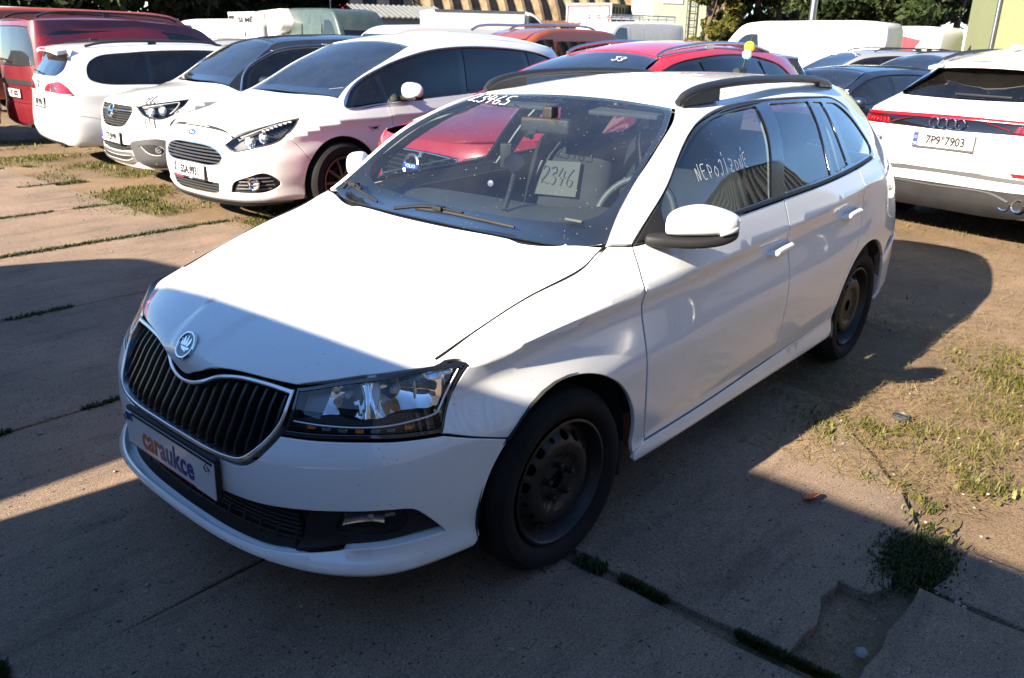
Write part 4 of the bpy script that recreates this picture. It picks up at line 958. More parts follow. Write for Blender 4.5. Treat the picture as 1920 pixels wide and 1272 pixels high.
def gen_car(name, label, p, pose, cat='car', group=None):
    B = gen_body(p); W = B.wall; T = lambda a, b: B.top(a, b)
    root = empty(name, (pose[0], pose[1], 0), pose[2]); tag(root, label, cat, group)
    pw = p['paint']; wb, hw = p['wb'], p['hw']; st = p.get('step', .06); U = lambda x, z, *f: B.P(x, z) + f
    roofm = p.get('roofpaint', pw); AR, wz = p['AR'], p['wz']
    yed = lambda t: float(pchip(B.edge[:, 0], B.edge[:, 2], np.array([t]))[0])
    sym = lambda h: list(h) + [(q[0], -q[1]) + tuple(q[2:]) for q in h[-2:0:-1]]
    ax = p['ax']; cx = p['cowl'][0]
    # hood / windscreen / roof
    hr_ = p['hood_rear']
    hood = p['hood_front'] + [(t, yed(t)) for t in np.linspace(p['hood_front'][-1][0], cx, 6)[1:-1]] + [(cx, yed(cx), 1), (hr_ - .04, .8 * yed(cx)), (hr_, 0)]
    panel('hood', p.get('hood_s', lambda b: T)(B) if 'hood_s' in p else T, sym(hood), pw, root, step=st, depth=.015)
    wsl = [(ax - .03, 0), (ax - .02, .5 * yed(ax)), (ax, yed(ax) - .015, 1)] + [(t, yed(t) - .015) for t in np.linspace(ax, cx - .02, 6)[1:-1]] + [(cx - .02, yed(cx - .02) - .015, 1), (hr_ - .06, .5 * yed(cx)), (hr_ - .05, 0)]
    panel('windscreen', T, sym(wsl), 'glass_windshield', root, step=st * 1.5, off=-.004, depth=0)
    wi = [(ax + .02, 0), (ax + .035, .5 * yed(ax)), (ax + .06, yed(ax + .06) - .065)] + [(t, yed(t) - .06) for t in np.linspace(ax, cx, 6)[2:-1]] + [(cx - .13, yed(cx - .13) - .09), (hr_ - .17, .5 * yed(cx)), (hr_ - .16, 0)]
    panel('windscreen_border', T, sym(wsl), 'gloss_black', root, [sym(wi)], step=st * 1.5, off=-.010, depth=0)
    rr = p['roof_rear']
    rf = [(ax - .035, 0), (ax - .025, .5 * yed(ax)), (ax - .005, yed(ax), 1)] + [(t, yed(t)) for t in np.linspace(ax, rr + .05, 7)[1:-1]] + [(rr + .05, yed(rr + .05), 1), (rr + .01, .6 * yed(rr)), (rr, 0)]
    panel('roof', T, sym(rf), roofm, root, step=st * 1.5, inset=.001)
    # sides
    zs = p.get('zb', .20) + .09; d1, d2, d3 = p['d1'], p['d2'], p['d3']
    bz = lambda x: lerp_line(p['belt'], x, 1)
    dtop = [tuple(q) for q in p['dlo']]; dlo = [dtop[0][:2] + (1,)] + dtop[1:-1] + [dtop[-1][:2] + (1,)] + [(x, bz(x)) for x in np.linspace(dtop[-1][0], d3, 6)[1:-1]]
    tip = [tuple(dtop[-1][:2]) + (1,)] + [(x, bz(x) - .004) for x in np.linspace(dtop[-1][0], d1[0], 4)[1:-1]] if p.get('tip') else []
    seam_f = p['seam_f']; seam_r = p['seam_r']
    a0 = math.degrees(math.atan2(seam_f[-1][1] - wz, seam_f[-1][0])); a1 = math.degrees(math.atan2(seam_r[-1][1] - wz, seam_r[-1][0] + wb))
    te = [q for q in p['topedge'] if q[0] <= cx + .001 and q[0] > rr]; cz = p['cowl'][1]
    sides = (1, -1) if not p.get('one_side') else (p['one_side'],)
    for s in (1, -1):
        Q = lambda L: sgn([U(*q) for q in L], s)
        full = s in sides
        hedge = [seam_f[0]] + [q for q in p['topedge'] if cx + .001 < q[0] < seam_f[0][0] - .01]
        fd = [(d1[0], d1[1], 1)] + [tuple(q) for q in p['dfront'][:-1]] + [p['dfront'][-1] + (1,)]
        fender = [tuple(seam_f[0]) + (1,)] + hedge[1:] + [(cx, cz, 1)] + tip + [(d1[0], d1[1], 1)] + p['dfront'] + [(p['dfront'][-1][0], zs - .015, 1), (-AR + .002, zs - .02, 1)] + arc(0, wz, AR, 184, a0 + .5, 12)[1:-1] + [tuple(seam_f[-1]) + (1,)] + [tuple(q) for q in seam_f[-2:0:-1]]
        panel('fender', W, Q(fender), pw, root, step=st)
        btop = lambda xa, xb: [(x, bz(x) - .004) for x in np.linspace(xa, xb, 5)[1:-1]]
        if full:
            panel('front_door', W, Q(fd + [((d1[0] + d2) / 2, zs - .005), (d2, zs, 1), (d2 - .012, .62), (d2 + .01, .85), (d2, bz(d2) - .004, 1)] + btop(d2, d1[0])), pw, root, step=st)
            panel('rear_door', W, Q([(d2, bz(d2) - .004, 1), (d2 + .01, .85), (d2 - .012, .62), (d2, zs, 1), ((d2 - wb + AR) / 2, zs), (-wb + AR + .03, zs, 1)] + [tuple(q) for q in p['drear']] + [(d3, bz(d3) - .004, 1)] + btop(d3, d2)), pw, root, step=st)
        rear_u = p['rear_cut']                                     # (x, z) from roof edge down to bumper seam
        body = [(cx, cz, 1)] + te[1:] + [tuple(rear_u[0]) + (1,)] + [tuple(q) for q in rear_u[1:-1]] + [tuple(rear_u[-1]) + (1,)]
        body += [tuple(q) for q in seam_r[1:-1]] + [tuple(seam_r[-1]) + (1,)] + arc(-wb, wz, AR, a1 - .5, -6, 12)[1:] + [(-wb + AR + .01, zs - .08, 1), (-AR - .01, zs - .08, 1), (-AR, zs - .022, 1), (p['dfront'][-1][0], zs - .015, 1)]
        if full: body += [(d2, zs - .003), (-wb + AR + .03, zs - .003, 1)] + [tuple(q) for q in p['drear']] + [(d3, bz(d3) - .004, 1)]
        else: body += [tuple(q) for q in p['dfront'][::-1]]
        dl = [q[:2] for q in dtop]
        hole = []
        if full: body += dl[1:-1] + [dl[-1] + (1,)] + ([] if tip else [(d1[0], d1[1], 1)])
        else: hole = [Q(dlo)]
        panel('side_panel', W, Q(body), p.get('sidepaint', pw), root, hole, step=st)
        if p.get('pillarpaint'): panel('pillar_cover', W, Q([(cx, cz, 1)] + te[1:] + [tuple(rear_u[0]) + (1,)] + [tuple(q) for q in p['pillar_low']]), p['pillarpaint'], root, [Q(dlo)], step=st, off=.002, depth=.003)
        panel('window_surround', W, Q(dlo), 'gloss_black', root, step=st * 1.5, off=-.012, depth=0, inset=-.004)
        for g in p['panes']: panel(g[0], W, Q(g[1]), g[2] if len(g) > 2 else 'glass_tint', root, step=st * 1.6, off=-.004, depth=.004, rnd=.001)
        if p.get('dlo_trim'): 
            tr = [U(*q[:2]) for q in p['dlo_trim']]; sweep('window_trim', [W(s * u, z, .001)[0] for u, z in crom(tr, 6)], .011, 'satin_silver', root, 8, flat=.6)
        wheel(root, (0, s * (hw - .115), wz), wz + .002, p.get('ww', .21), p.get('rim', wz - .11), p.get('wheel', 'five'), s, detail=p.get('wdetail', False), rimmat=p.get('rimmat', 'alloy'))
        wheel(root, (-wb, s * (hw - .115), wz), wz + .002, p.get('ww', .21), p.get('rim', wz - .11), p.get('wheel', 'five'), s, detail=False, rimmat=p.get('rimmat', 'alloy'))
        for cx_ in (0, -wb):
            V = [];
            for i in range(21):
                a = math.radians(-15 + 210 * i / 20)
                for y in (hw - .05, hw - .32): V.append((cx_ + (AR + .012) * math.cos(a), s * y, wz + (AR + .012) * math.sin(a)))
            raw('wheel_arch_liner', V, [(2 * i, 2 * i + 1, 2 * i + 3, 2 * i + 2) for i in range(20)], 'underbody', root)
        if 'mirror' in p: door_mirror(root, s, p['mirror'][0], p['mirror'][1], p.get('mirrorpaint', pw))
        for hx_, hz in p.get('handles', []):
            if full: sweep('door_handle', [W(s * B.P(hx_ - .2 * k, hz)[0], hz + .012 * k, .03 * min(1, 2.2 * math.sin(math.pi * k)) - .004)[0] for k in np.linspace(0, 1, 9)], .013, p.get('handlemat', pw), root, 8)
        if 'rail' in p:
            rl = crom([(x, y, z) for x, y, z in p['rail']], 5); sweep('roof_rail', [(x, s * y, z) for x, y, z in rl], .016, p.get('railmat', 'satin_rail'), root, 8, flat=1.0)
            for i in ((0, 1, -2, -1) if False else (int(len(rl) * .5),)):
                boxo('rail_foot', (rl[i][0], s * rl[i][1], rl[i][2] - .03), (.10, .024, .06), p.get('railmat', 'satin_rail'), root, bevel=.004)
    boxo('underbody', ((p['xf'] + p['xr']) / 2, 0, .30), (p['xf'] - p['xr'] - .5, hw * 1.5, .12), 'underbody', root)
    boxo('cabin_lining', ((cx + rr) / 2 - .35, 0, .62), (abs(rr - cx) - .9, hw * 1.62, .5), 'lining_dark', root)
    if 'cabin' in p: cabin(root, *p['cabin'][0], **p['cabin'][1])
    # front and rear closures
    F, R = Fd(B), Rd(B)
    if 'front' in p: p['front'](B, W, F, root, pw)
    else:
        panel('front_bumper', W, front_outline(B, p), pw, root, step=st)
    if 'rear' in p: p['rear'](B, W, R, root, pw)
    else:
        lo, hi = rear_outline(B, p); panel('rear_bumper', W, lo, pw, root, step=st); panel('tailgate', W, hi, pw, root, step=st)
    return root, B
def front_outline(B, p, top=None):
    """everything ahead of the fender seam and below the hood lip"""
    AR, wz = p['AR'], p['wz']; sf = p['seam_f']; zb = p.get('zb', .2); k = p.get('seam_k', 0)
    a0 = math.degrees(math.atan2(sf[-1][1] - wz, sf[-1][0]))
    h = [(0, zb + .02), (B.ux(p['xf'] - .2), zb + .02), B.P(AR + .01, zb + .03) + (1,)] + [B.P(*q) for q in arc(0, wz, AR, -10, a0, 8)[1:-1]] + [B.P(*q) + ((1,) if i in (k, len(sf) - 1) else ()) for i, q in list(enumerate(sf))[k:][::-1]]
    h += list(p['front_up']) if 'front_up' in p else [B.Y(y, z) for y, z in (top or p['lip'])]
    return mirrored(h)
def rear_outline(B, p):
    AR, wz, wb, L = p['AR'], p['wz'], p['wb'], B.L; sr = p['seam_r']; zb = p.get('zb', .2)
    a1 = math.degrees(math.atan2(sr[-1][1] - wz, sr[-1][0] + wb))
    m2 = lambda h: list(h) + [(2 * L - q[0],) + tuple(q[1:]) for q in h[-2:0:-1]]
    lo = [(L, zb + .06), (B.uy(.8 * p['hw'], True), zb + .06), B.P(-wb - AR - .01, zb + .05) + (1,)] + [B.P(*q) for q in arc(-wb, wz, AR, 188, a1, 6)[1:-1]] + [B.P(*sr[-1]) + (1,)] + [B.P(*q) for q in sr[-2:0:-1]] + [B.P(*sr[0]) + (1,), (L, sr[0][1])]
    rc = p['rear_cut']
    hi = [(L, sr[0][1]), B.P(*rc[-1]) + (1,)] + [B.P(*q) for q in rc[-2:0:-1]] + [B.P(*rc[0]) + (1,), (L, rc[0][1] + p.get('tg_up', .0))]
    return m2(lo), m2(hi)
# ---- shapes of the other cars (x forward from the front axle, metres)
P_MPV = dict(hw=.958, xf=.98, xr=-3.82, wb=2.85, wz=.345, AR=.402, cowl=(-.113, 1.06), ax=-1.12, paint='paint_white_plain', step=.032, wheel='ten', rimmat='dark_alloy', rim=.222, ww=.235, wdetail=True,
    fp=[(.20, -.07), (.25, -.02), (.34, -.01), (.45, 0), (.55, -.005), (.64, -.02), (.72, -.04), (.82, -.09), (1.2, -.6), (1.5, -.9)],
    rp=[(.26, -.05), (.33, 0), (.45, 0), (.6, -.01), (.7, -.03), (.85, -.06), (1.0, -.09), (1.12, -.13), (1.4, -.28), (1.5, -.36)],
    shoulder=[(.5, .80), (0, .865), (-.8, .90), (-2, .94), (-3.5, .97)],
    belt=[(.5, .84, .75), (.34, .905, .82), (0, .955, .865), (-.113, .965, .87), (-.9, 1.02, .885), (-2, 1.07, .88), (-2.85, 1.12, .87), (-3.5, 1.15, .80)],
    wtop=[(.5, 1.3, .45), (-.113, 1.2, .58), (-.6, 1.30, .69), (-1.12, 1.44, .715), (-2, 1.50, .71), (-2.85, 1.47, .70), (-3.5, 1.40, .66)],
    redge=[(.5, 1.6, .2), (-.113, 1.5, .35), (-.6, 1.45, .55), (-1.12, 1.515, .628), (-1.5, 1.565, .62), (-2.2, 1.585, .61), (-3, 1.545, .60), (-3.5, 1.48, .57)],
    prof=[(.88, .83), (.8, .868), (.6, .93), (.3, .995), (0, 1.05), (-.1, 1.07), (-.2, 1.115), (-.7, 1.37), (-1.12, 1.55), (-1.18, 1.57), (-1.5, 1.62), (-2, 1.655), (-2.6, 1.64), (-3.2, 1.59), (-3.6, 1.50)],
    edge0=[(.90, .90, .50, .74)],
    topedge=[(.85, .762), (.704, .835), (.513, .882), (.339, .912), (.1, .985), (-.113, 1.06), (-.35, 1.19), (-.6, 1.31), (-.88, 1.425), (-1.123, 1.514), (-1.5, 1.56), (-2.2, 1.58), (-2.9, 1.545), (-3.3, 1.50)],
    hood_front=[(.872, 0), (.868, .2), (.856, .38), (.845, .50), (.835, .555, 1)], hood_rear=-.08, roof_rear=-3.40,
    seam_f=[(.318, .914), (.379, .856), (.46, .805), (.525, .775), (.44, .70), (.338, .562)], seam_k=3, front_up=[(1.0, .728), (.814, .687), (.595, .652), (.497, .700, 1), (.575, .755), (.52, .79), (.45, .806), (.3, .818), (0, .825)], seam_r=[(-3.62, .62), (-3.4, .60), (-3.18, .575)], lip=[(.70, .862), (.58, .825), (.45, .808), (.3, .815), (0, .822)],
    d1=(-.60, .998), dfront=[(-.60, .85), (-.60, .6), (-.66, .29)], d2=-1.66, d3=-2.75, drear=[(-2.45, .45), (-2.55, .66), (-2.72, .85)], tip=True,
    dlo=[(-2.75, 1.115), (-3.2, 1.15), (-3.42, 1.22), (-3.3, 1.35), (-2.9, 1.44), (-2.2, 1.492), (-1.6, 1.488), (-1.15, 1.436), (-.7, 1.315), (-.35, 1.16), (-.12, .985)],
    rear_cut=[(-3.34, 1.495), (-3.5, 1.2), (-3.58, .95), (-3.62, .62)],
    panes=[('front_quarter_light', [(-.20, .995, 1), (-.42, 1.17), (-.56, 1.235, 1), (-.58, 1.02, 1)], 'glass_tint'), ('front_side_window', [(-.64, 1.02, 1), (-.64, 1.265, 1), (-.75, 1.325), (-1.1, 1.418), (-1.5, 1.468), (-1.66, 1.475, 1), (-1.60, 1.07, 1)], 'glass_tint'),
           ('rear_side_window', [(-1.74, 1.475, 1), (-2.2, 1.478), (-2.68, 1.455, 1), (-2.62, 1.12, 1), (-1.68, 1.075, 1)], 'glass_tint'), ('rear_quarter_light', [(-2.76, 1.45, 1), (-3.1, 1.385), (-3.32, 1.25), (-3.15, 1.17), (-2.72, 1.135, 1)], 'glass_tint')],
    dlo_trim=[(-3.3, 1.36), (-2.9, 1.448), (-2.2, 1.5), (-1.6, 1.496), (-1.15, 1.444), (-.7, 1.323), (-.35, 1.168), (-.12, .985), (-.5, .997), (-1.0, 1.024)],
    mirror=((-.80, 1.01, 1.115), (.075, .115, .075)), handles=[(-1.42, .93), (-2.45, .98)], cabin=((-.30, 1.02, -1.35, .76, .52, -2.3), dict(dash_d=.75, hh=.66)))
P_CROSS = dict(hw=.8825, xf=.84, xr=-3.37, wb=2.604, wz=.325, AR=.375, cowl=(-.19, 1.06), ax=-.92, paint='paint_white_plain', roofpaint='paint_black', pillarpaint='paint_black', step=.036, wheel='five', ww=.205, rim=.21,
    fp=[(.24, -.06), (.29, -.01), (.38, 0), (.48, 0), (.58, -.005), (.68, -.015), (.78, -.03), (.90, -.085), (1.2, -.5), (1.5, -.8)],
    rp=[(.28, -.05), (.35, 0), (.45, 0), (.6, -.01), (.7, -.02), (.85, -.05), (1.0, -.08), (1.12, -.12), (1.4, -.25), (1.5, -.33)],
    shoulder=[(.5, .86), (0, .92), (-.8, .94), (-2, .97), (-3, 1.0)],
    belt=[(.5, .90, .69), (.25, .95, .745), (-.19, 1.0, .79), (-.8, 1.02, .80), (-2, 1.05, .80), (-3, 1.10, .75)],
    wtop=[(.5, 1.3, .45), (-.19, 1.2, .58), (-.5, 1.30, .63), (-.92, 1.43, .65), (-2, 1.47, .63), (-3, 1.41, .60)],
    redge=[(.5, 1.6, .2), (-.19, 1.45, .38), (-.5, 1.43, .48), (-.92, 1.505, .50), (-1.4, 1.545, .53), (-2.2, 1.55, .53), (-3, 1.49, .50)],
    prof=[(.79, .79, .90), (.74, .74, .935), (.5, .5, .985), (.2, .2, 1.025), (-.1, -.1, 1.06), (-.17, -.17, 1.08), (-.25, -.25, 1.12), (-.6, -.6, 1.35), (-.92, -.92, 1.53), (-.98, -.98, 1.55), (-1.4, -1.4, 1.59), (-2, -2, 1.605), (-2.7, -2.7, 1.57), (-3.2, -3.2, 1.5)],
    edge0=[(.80, .80, .40, .86)],
    topedge=[(.70, .872), (.604, .90), (.45, .922), (.27, .942), (.0, 1.0), (-.19, 1.06), (-.38, 1.19), (-.56, 1.305), (-.75, 1.42), (-.92, 1.50), (-1.4, 1.54), (-2.2, 1.55), (-2.7, 1.52), (-3.0, 1.485)],
    hood_front=[(.785, 0), (.775, .2), (.74, .38), (.70, .49, 1)], hood_rear=-.15, roof_rear=-3.06,
    seam_f=[(.254, .939), (.321, .884), (.46, .789), (.42, .66), (.33, .503)], seam_k=2, front_up=[(.838, .748), (.68, .763), (.62, .79), (.51, .864, 1), (.42, .888), (.25, .897), (0, .90)], seam_r=[(-3.2, .66), (-3.0, .62), (-2.88, .575)], lip=[(.62, .925), (.5, .905), (.35, .895), (.2, .902), (0, .905)],
    d1=(-.32, .995), dfront=[(-.34, .85), (-.36, .6), (-.40, .32)], d2=-1.40, d3=-2.35, drear=[(-2.22, .45), (-2.28, .66), (-2.36, .85)],
    dlo=[(-2.35, 1.065), (-2.75, 1.09), (-2.9, 1.15), (-2.8, 1.30), (-2.5, 1.40), (-2, 1.455), (-1.4, 1.46), (-.92, 1.42), (-.65, 1.325), (-.45, 1.20), (-.33, 1.005)],
    pillar_low=[(-2.9, 1.10), (-2.3, 1.065), (-1.3, 1.04), (-.5, 1.015), (-.30, 1.0)],
    rear_cut=[(-3.03, 1.485), (-3.14, 1.2), (-3.2, .95), (-3.2, .66)],
    panes=[('front_side_window', [(-.42, 1.03, 1), (-.52, 1.22), (-.68, 1.315), (-.95, 1.40), (-1.36, 1.44, 1), (-1.36, 1.055, 1)]), ('rear_side_window', [(-1.44, 1.44, 1), (-2, 1.435), (-2.3, 1.40, 1), (-2.3, 1.085, 1), (-1.44, 1.06, 1)])],
    dlo_trim=[(-2.75, 1.37), (-2.5, 1.425), (-2, 1.475), (-1.4, 1.482), (-.92, 1.44), (-.65, 1.345), (-.45, 1.22), (-.30, 1.0)],
    mirror=((-.55, .93, 1.09), (.07, .10, .07)), mirrorpaint='paint_black', handles=[(-1.2, .92), (-2.1, .95)], cabin=((-.25, 1.03, -1.15, .68, .55, -2.0), dict(dash_d=.6, hh=.62)))
P_WAGON = dict(hw=.91, xf=.90, xr=-3.72, wb=2.712, wz=.315, AR=.365, cowl=(-.45, .98), ax=-1.25, paint='paint_white_plain', step=.055, wheel='five', ww=.215,
    fp=[(.2, -.05), (.26, 0), (.36, 0), (.46, 0), (.55, -.01), (.62, -.02), (.68, -.04), (.74, -.09), (1.2, -.6), (1.4, -.8)],
    rp=[(.27, -.09), (.32, -.03), (.42, .0), (.52, .0), (.62, -.01), (.75, -.03), (.86, -.045), (1.02, -.075), (1.25, -.22), (1.40, -.32)], rb=.62,
    shoulder=[(.5, .72), (0, .80), (-.8, .86), (-2, .89), (-3.5, .91)],
    belt=[(.5, .76, .72), (.2, .84, .78), (-.45, .93, .84), (-1, .945, .85), (-2, .97, .845), (-3.2, .99, .80), (-3.6, 1.0, .74)],
    wtop=[(.5, 1.2, .5), (-.45, 1.15, .62), (-.8, 1.22, .66), (-1.25, 1.33, .66), (-2, 1.385, .645), (-3.0, 1.345, .62), (-3.4, 1.30, .60)],
    redge=[(.5, 1.5, .3), (-.45, 1.4, .42), (-.8, 1.37, .50), (-1.25, 1.41, .53), (-2, 1.455, .535), (-2.8, 1.43, .525), (-3.4, 1.385, .51)],
    prof=[(.80, .74), (.7, .78), (.3, .87), (-.2, .94), (-.42, .98), (-.5, 1.01), (-.9, 1.24), (-1.25, 1.43), (-1.32, 1.45), (-1.8, 1.49), (-2.4, 1.49), (-3, 1.46), (-3.45, 1.42), (-3.6, 1.38)],
    edge0=[(.80, .6, .62, .72), (.5, .42, .70, .77)],
    topedge=[(.35, .80), (0, .88), (-.45, .985), (-.7, 1.14), (-.95, 1.28), (-1.25, 1.40), (-1.6, 1.43), (-2.2, 1.445), (-2.8, 1.42), (-3.36, 1.385)],
    hood_front=[(.795, 0), (.78, .3), (.68, .50), (.5, .63), (.355, .73, 1)], hood_rear=-.40, roof_rear=-3.42,
    seam_f=[(.355, .797), (.40, .66), (.3, .525)], seam_r=[(-3.52, .64), (-3.3, .60), (-3.02, .51)], lip=[(.6, .755), (.4, .745), (0, .745)],
    d1=(-.55, .925), dfront=[(-.5, .8), (-.48, .6), (-.5, .29)], d2=-1.58, d3=-2.60, drear=[(-2.36, .45), (-2.46, .66), (-2.58, .82)],
    dlo=[(-2.60, .985), (-3.15, 1.0), (-3.27, 1.06), (-3.25, 1.20), (-3.12, 1.30), (-2.7, 1.353), (-2.2, 1.378), (-1.6, 1.37), (-1.2, 1.315), (-.85, 1.17), (-.56, .945)],
    rear_cut=[(-3.38, 1.385), (-3.47, 1.2), (-3.53, 1.02), (-3.53, .85), (-3.52, .64)],
    panes=[('front_side_window', [(-.7, .96, 1), (-.95, 1.16), (-1.25, 1.285), (-1.54, 1.335, 1), (-1.54, .965, 1)]), ('rear_side_window', [(-1.62, 1.345, 1), (-2.2, 1.358), (-2.50, 1.347, 1), (-2.53, 1.0, 1), (-1.62, .985, 1)]), ('load_bay_window', [(-2.58, 1.345, 1), (-2.9, 1.32), (-3.12, 1.28), (-3.225, 1.18), (-3.235, 1.06), (-3.15, 1.02), (-2.60, 1.0, 1)])],
    rail=[(-1.5, .52, 1.43), (-1.65, .52, 1.468), (-2.4, .52, 1.485), (-3.0, .515, 1.462), (-3.2, .51, 1.42)], handles=[(-1.36, .86), (-2.40, .88)], mirror=((-.7, .96, 1.0), (.07, .10, .07)))
P_MINIVAN = dict(hw=.90, xf=.88, xr=-3.62, wb=2.68, wz=.32, AR=.37, cowl=(-.35, 1.05), ax=-1.0, paint='paint_dark_red', step=.06, wheel='five',
    fp=[(.22, -.05), (.28, 0), (.36, 0), (.46, 0), (.58, -.01), (.68, -.02), (.78, -.05), (.86, -.1), (1.2, -.5), (1.6, -.8)],
    rp=[(.28, -.06), (.33, -.005), (.42, .0), (.52, .0), (.62, -.02), (.8, -.02), (1.0, -.025), (1.15, -.03), (1.5, -.075), (1.72, -.12)], rb=.7,
    shoulder=[(.5, .82), (0, .9), (-.8, .95), (-2, .98), (-3.5, .98)],
    belt=[(.5, .88, .74), (.2, .95, .80), (-.35, 1.02, .84), (-1, 1.06, .865), (-2, 1.10, .87), (-3.5, 1.12, .85)],
    wtop=[(.5, 1.3, .5), (-.35, 1.25, .66), (-.7, 1.4, .72), (-1.0, 1.52, .73), (-2, 1.60, .745), (-3.5, 1.57, .73)],
    redge=[(.5, 1.7, .3), (-.35, 1.6, .5), (-.7, 1.6, .62), (-1.0, 1.66, .66), (-2, 1.755, .67), (-3.5, 1.72, .65)],
    prof=[(.8, .86), (.5, .94), (0, 1.02), (-.3, 1.07), (-.4, 1.12), (-.7, 1.42), (-1.0, 1.68), (-1.1, 1.72), (-1.8, 1.80), (-2.6, 1.815), (-3.3, 1.78), (-3.55, 1.73)],
    edge0=[(.80, .6, .64, .82), (.5, .42, .72, .87)],
    topedge=[(.35, .91), (0, .98), (-.35, 1.06), (-.55, 1.27), (-.8, 1.49), (-1.0, 1.64), (-1.5, 1.71), (-2.2, 1.75), (-2.8, 1.745), (-3.45, 1.72)],
    hood_front=[(.795, 0), (.78, .3), (.68, .50), (.5, .66), (.355, .77, 1)], hood_rear=-.30, roof_rear=-3.50,
    seam_f=[(.355, .905), (.40, .7), (.31, .52)], seam_r=[(-3.5, .60), (-3.2, .58), (-2.985, .52)], lip=[(.6, .86), (.4, .85), (0, .85)],
    d1=(-.45, 1.015), dfront=[(-.45, .85), (-.42, .6), (-.45, .30)], d2=-1.45, d3=-2.55, drear=[(-2.30, .45), (-2.42, .66), (-2.54, .85)],
    dlo=[(-2.55, 1.11), (-3.2, 1.12), (-3.33, 1.2), (-3.3, 1.5), (-3.2, 1.57), (-2.7, 1.59), (-2, 1.595), (-1.4, 1.57), (-1.0, 1.48), (-.72, 1.32), (-.46, 1.05)],
    rear_cut=[(-3.46, 1.72), (-3.48, 1.4), (-3.5, 1.15), (-3.5, .9), (-3.5, .60)],
    panes=[('front_side_window', [(-.6, 1.06, 1), (-.85, 1.36), (-1.1, 1.48), (-1.40, 1.54, 1), (-1.40, 1.09, 1)]), ('rear_side_window', [(-1.5, 1.555, 1), (-2.48, 1.57, 1), (-2.48, 1.125, 1), (-1.5, 1.10, 1)]), ('load_bay_window', [(-2.58, 1.57, 1), (-3.2, 1.55), (-3.28, 1.4), (-3.28, 1.18), (-3.15, 1.14), (-2.58, 1.13, 1)])],
    rail=[(-1.35, .66, 1.745), (-1.5, .66, 1.80), (-2.4, .66, 1.845), (-3.2, .655, 1.825), (-3.36, .65, 1.77)], handles=[(-1.25, .95), (-2.3, .98)], mirror=((-.6, .98, 1.08), (.07, .10, .09)))
P_SUV = dict(hw=.945, xf=.89, xr=-3.70, wb=2.80, wz=.36, AR=.41, cowl=(-.33, 1.12), ax=-1.26, paint='paint_red', step=.055, wheel='five', ww=.235,
    fp=[(.24, -.05), (.30, 0), (.40, 0), (.52, 0), (.62, -.005), (.72, -.02), (.82, -.04), (.90, -.085), (1.2, -.5), (1.5, -.8)],
    rp=[(.30, -.05), (.38, 0), (.5, 0), (.62, -.01), (.74, -.03), (.88, -.06), (1.0, -.08), (1.12, -.12), (1.4, -.3), (1.5, -.4)],
    shoulder=[(.5, .84), (0, .90), (-.8, .95), (-2, 1.0), (-3.5, 1.05)],
    belt=[(.5, .88, .74), (.25, .95, .80), (-.33, 1.06, .84), (-1, 1.07, .86), (-2, 1.12, .86), (-3, 1.19, .80), (-3.5, 1.22, .75)],
    wtop=[(.5, 1.3, .45), (-.33, 1.25, .60), (-.8, 1.35, .65), (-1.26, 1.42, .65), (-2, 1.50, .64), (-2.8, 1.46, .62), (-3.3, 1.36, .60)],
    redge=[(.5, 1.6, .2), (-.33, 1.5, .38), (-.8, 1.43, .5), (-1.26, 1.47, .51), (-2, 1.555, .54), (-2.8, 1.53, .53), (-3.3, 1.45, .51)],
    prof=[(.80, .89), (.7, .93), (.3, 1.01), (-.2, 1.09), (-.32, 1.12), (-.4, 1.16), (-.85, 1.37), (-1.26, 1.50), (-1.33, 1.52), (-1.8, 1.585), (-2.3, 1.60), (-2.9, 1.575), (-3.3, 1.50), (-3.45, 1.46)],
    edge0=[(.80, .6, .66, .87), (.5, .42, .74, .90)],
    topedge=[(.35, .935), (0, 1.02), (-.33, 1.12), (-.6, 1.24), (-.9, 1.355), (-1.26, 1.46), (-1.6, 1.505), (-2.1, 1.545), (-2.7, 1.525), (-3.28, 1.45)],
    hood_front=[(.795, 0), (.78, .3), (.68, .50), (.5, .68), (.355, .78, 1)], hood_rear=-.28, roof_rear=-3.34,
    seam_f=[(.355, .93), (.40, .76), (.36, .557)], seam_r=[(-3.5, .66), (-3.3, .64), (-3.15, .575)], lip=[(.6, .91), (.4, .90), (.2, .895), (0, .895)],
    d1=(-.45, 1.055), dfront=[(-.45, .9), (-.45, .6), (-.5, .33)], d2=-1.62, d3=-2.62, drear=[(-2.38, .48), (-2.48, .70), (-2.60, .9)],
    dlo=[(-2.62, 1.165), (-3.05, 1.20), (-3.15, 1.24), (-3.0, 1.38), (-2.7, 1.455), (-2.2, 1.492), (-1.7, 1.47), (-1.3, 1.415), (-.9, 1.285), (-.47, 1.065)],
    rear_cut=[(-3.32, 1.45), (-3.45, 1.2), (-3.5, 1.0), (-3.5, .66)],
    panes=[('front_side_window', [(-.6, 1.08, 1), (-.95, 1.27), (-1.3, 1.39), (-1.58, 1.435, 1), (-1.58, 1.115, 1)]), ('rear_side_window', [(-1.64, 1.445, 1), (-2.2, 1.473), (-2.55, 1.455, 1), (-2.55, 1.17, 1), (-1.64, 1.12, 1)]), ('rear_quarter_light', [(-2.61, 1.45, 1), (-2.9, 1.385), (-3.06, 1.265), (-3.0, 1.22), (-2.61, 1.185, 1)])],
    rail=[(-1.26, .512, 1.475), (-1.36, .525, 1.515), (-1.7, .545, 1.56), (-2.1, .555, 1.583), (-2.6, .55, 1.565), (-2.95, .53, 1.51)], railmat='satin_silver', handles=[(-1.4, .98), (-2.4, 1.02)], cabin=((-.5, 1.08, -1.5, .72, .6, -2.3), dict(dash_d=.6)))
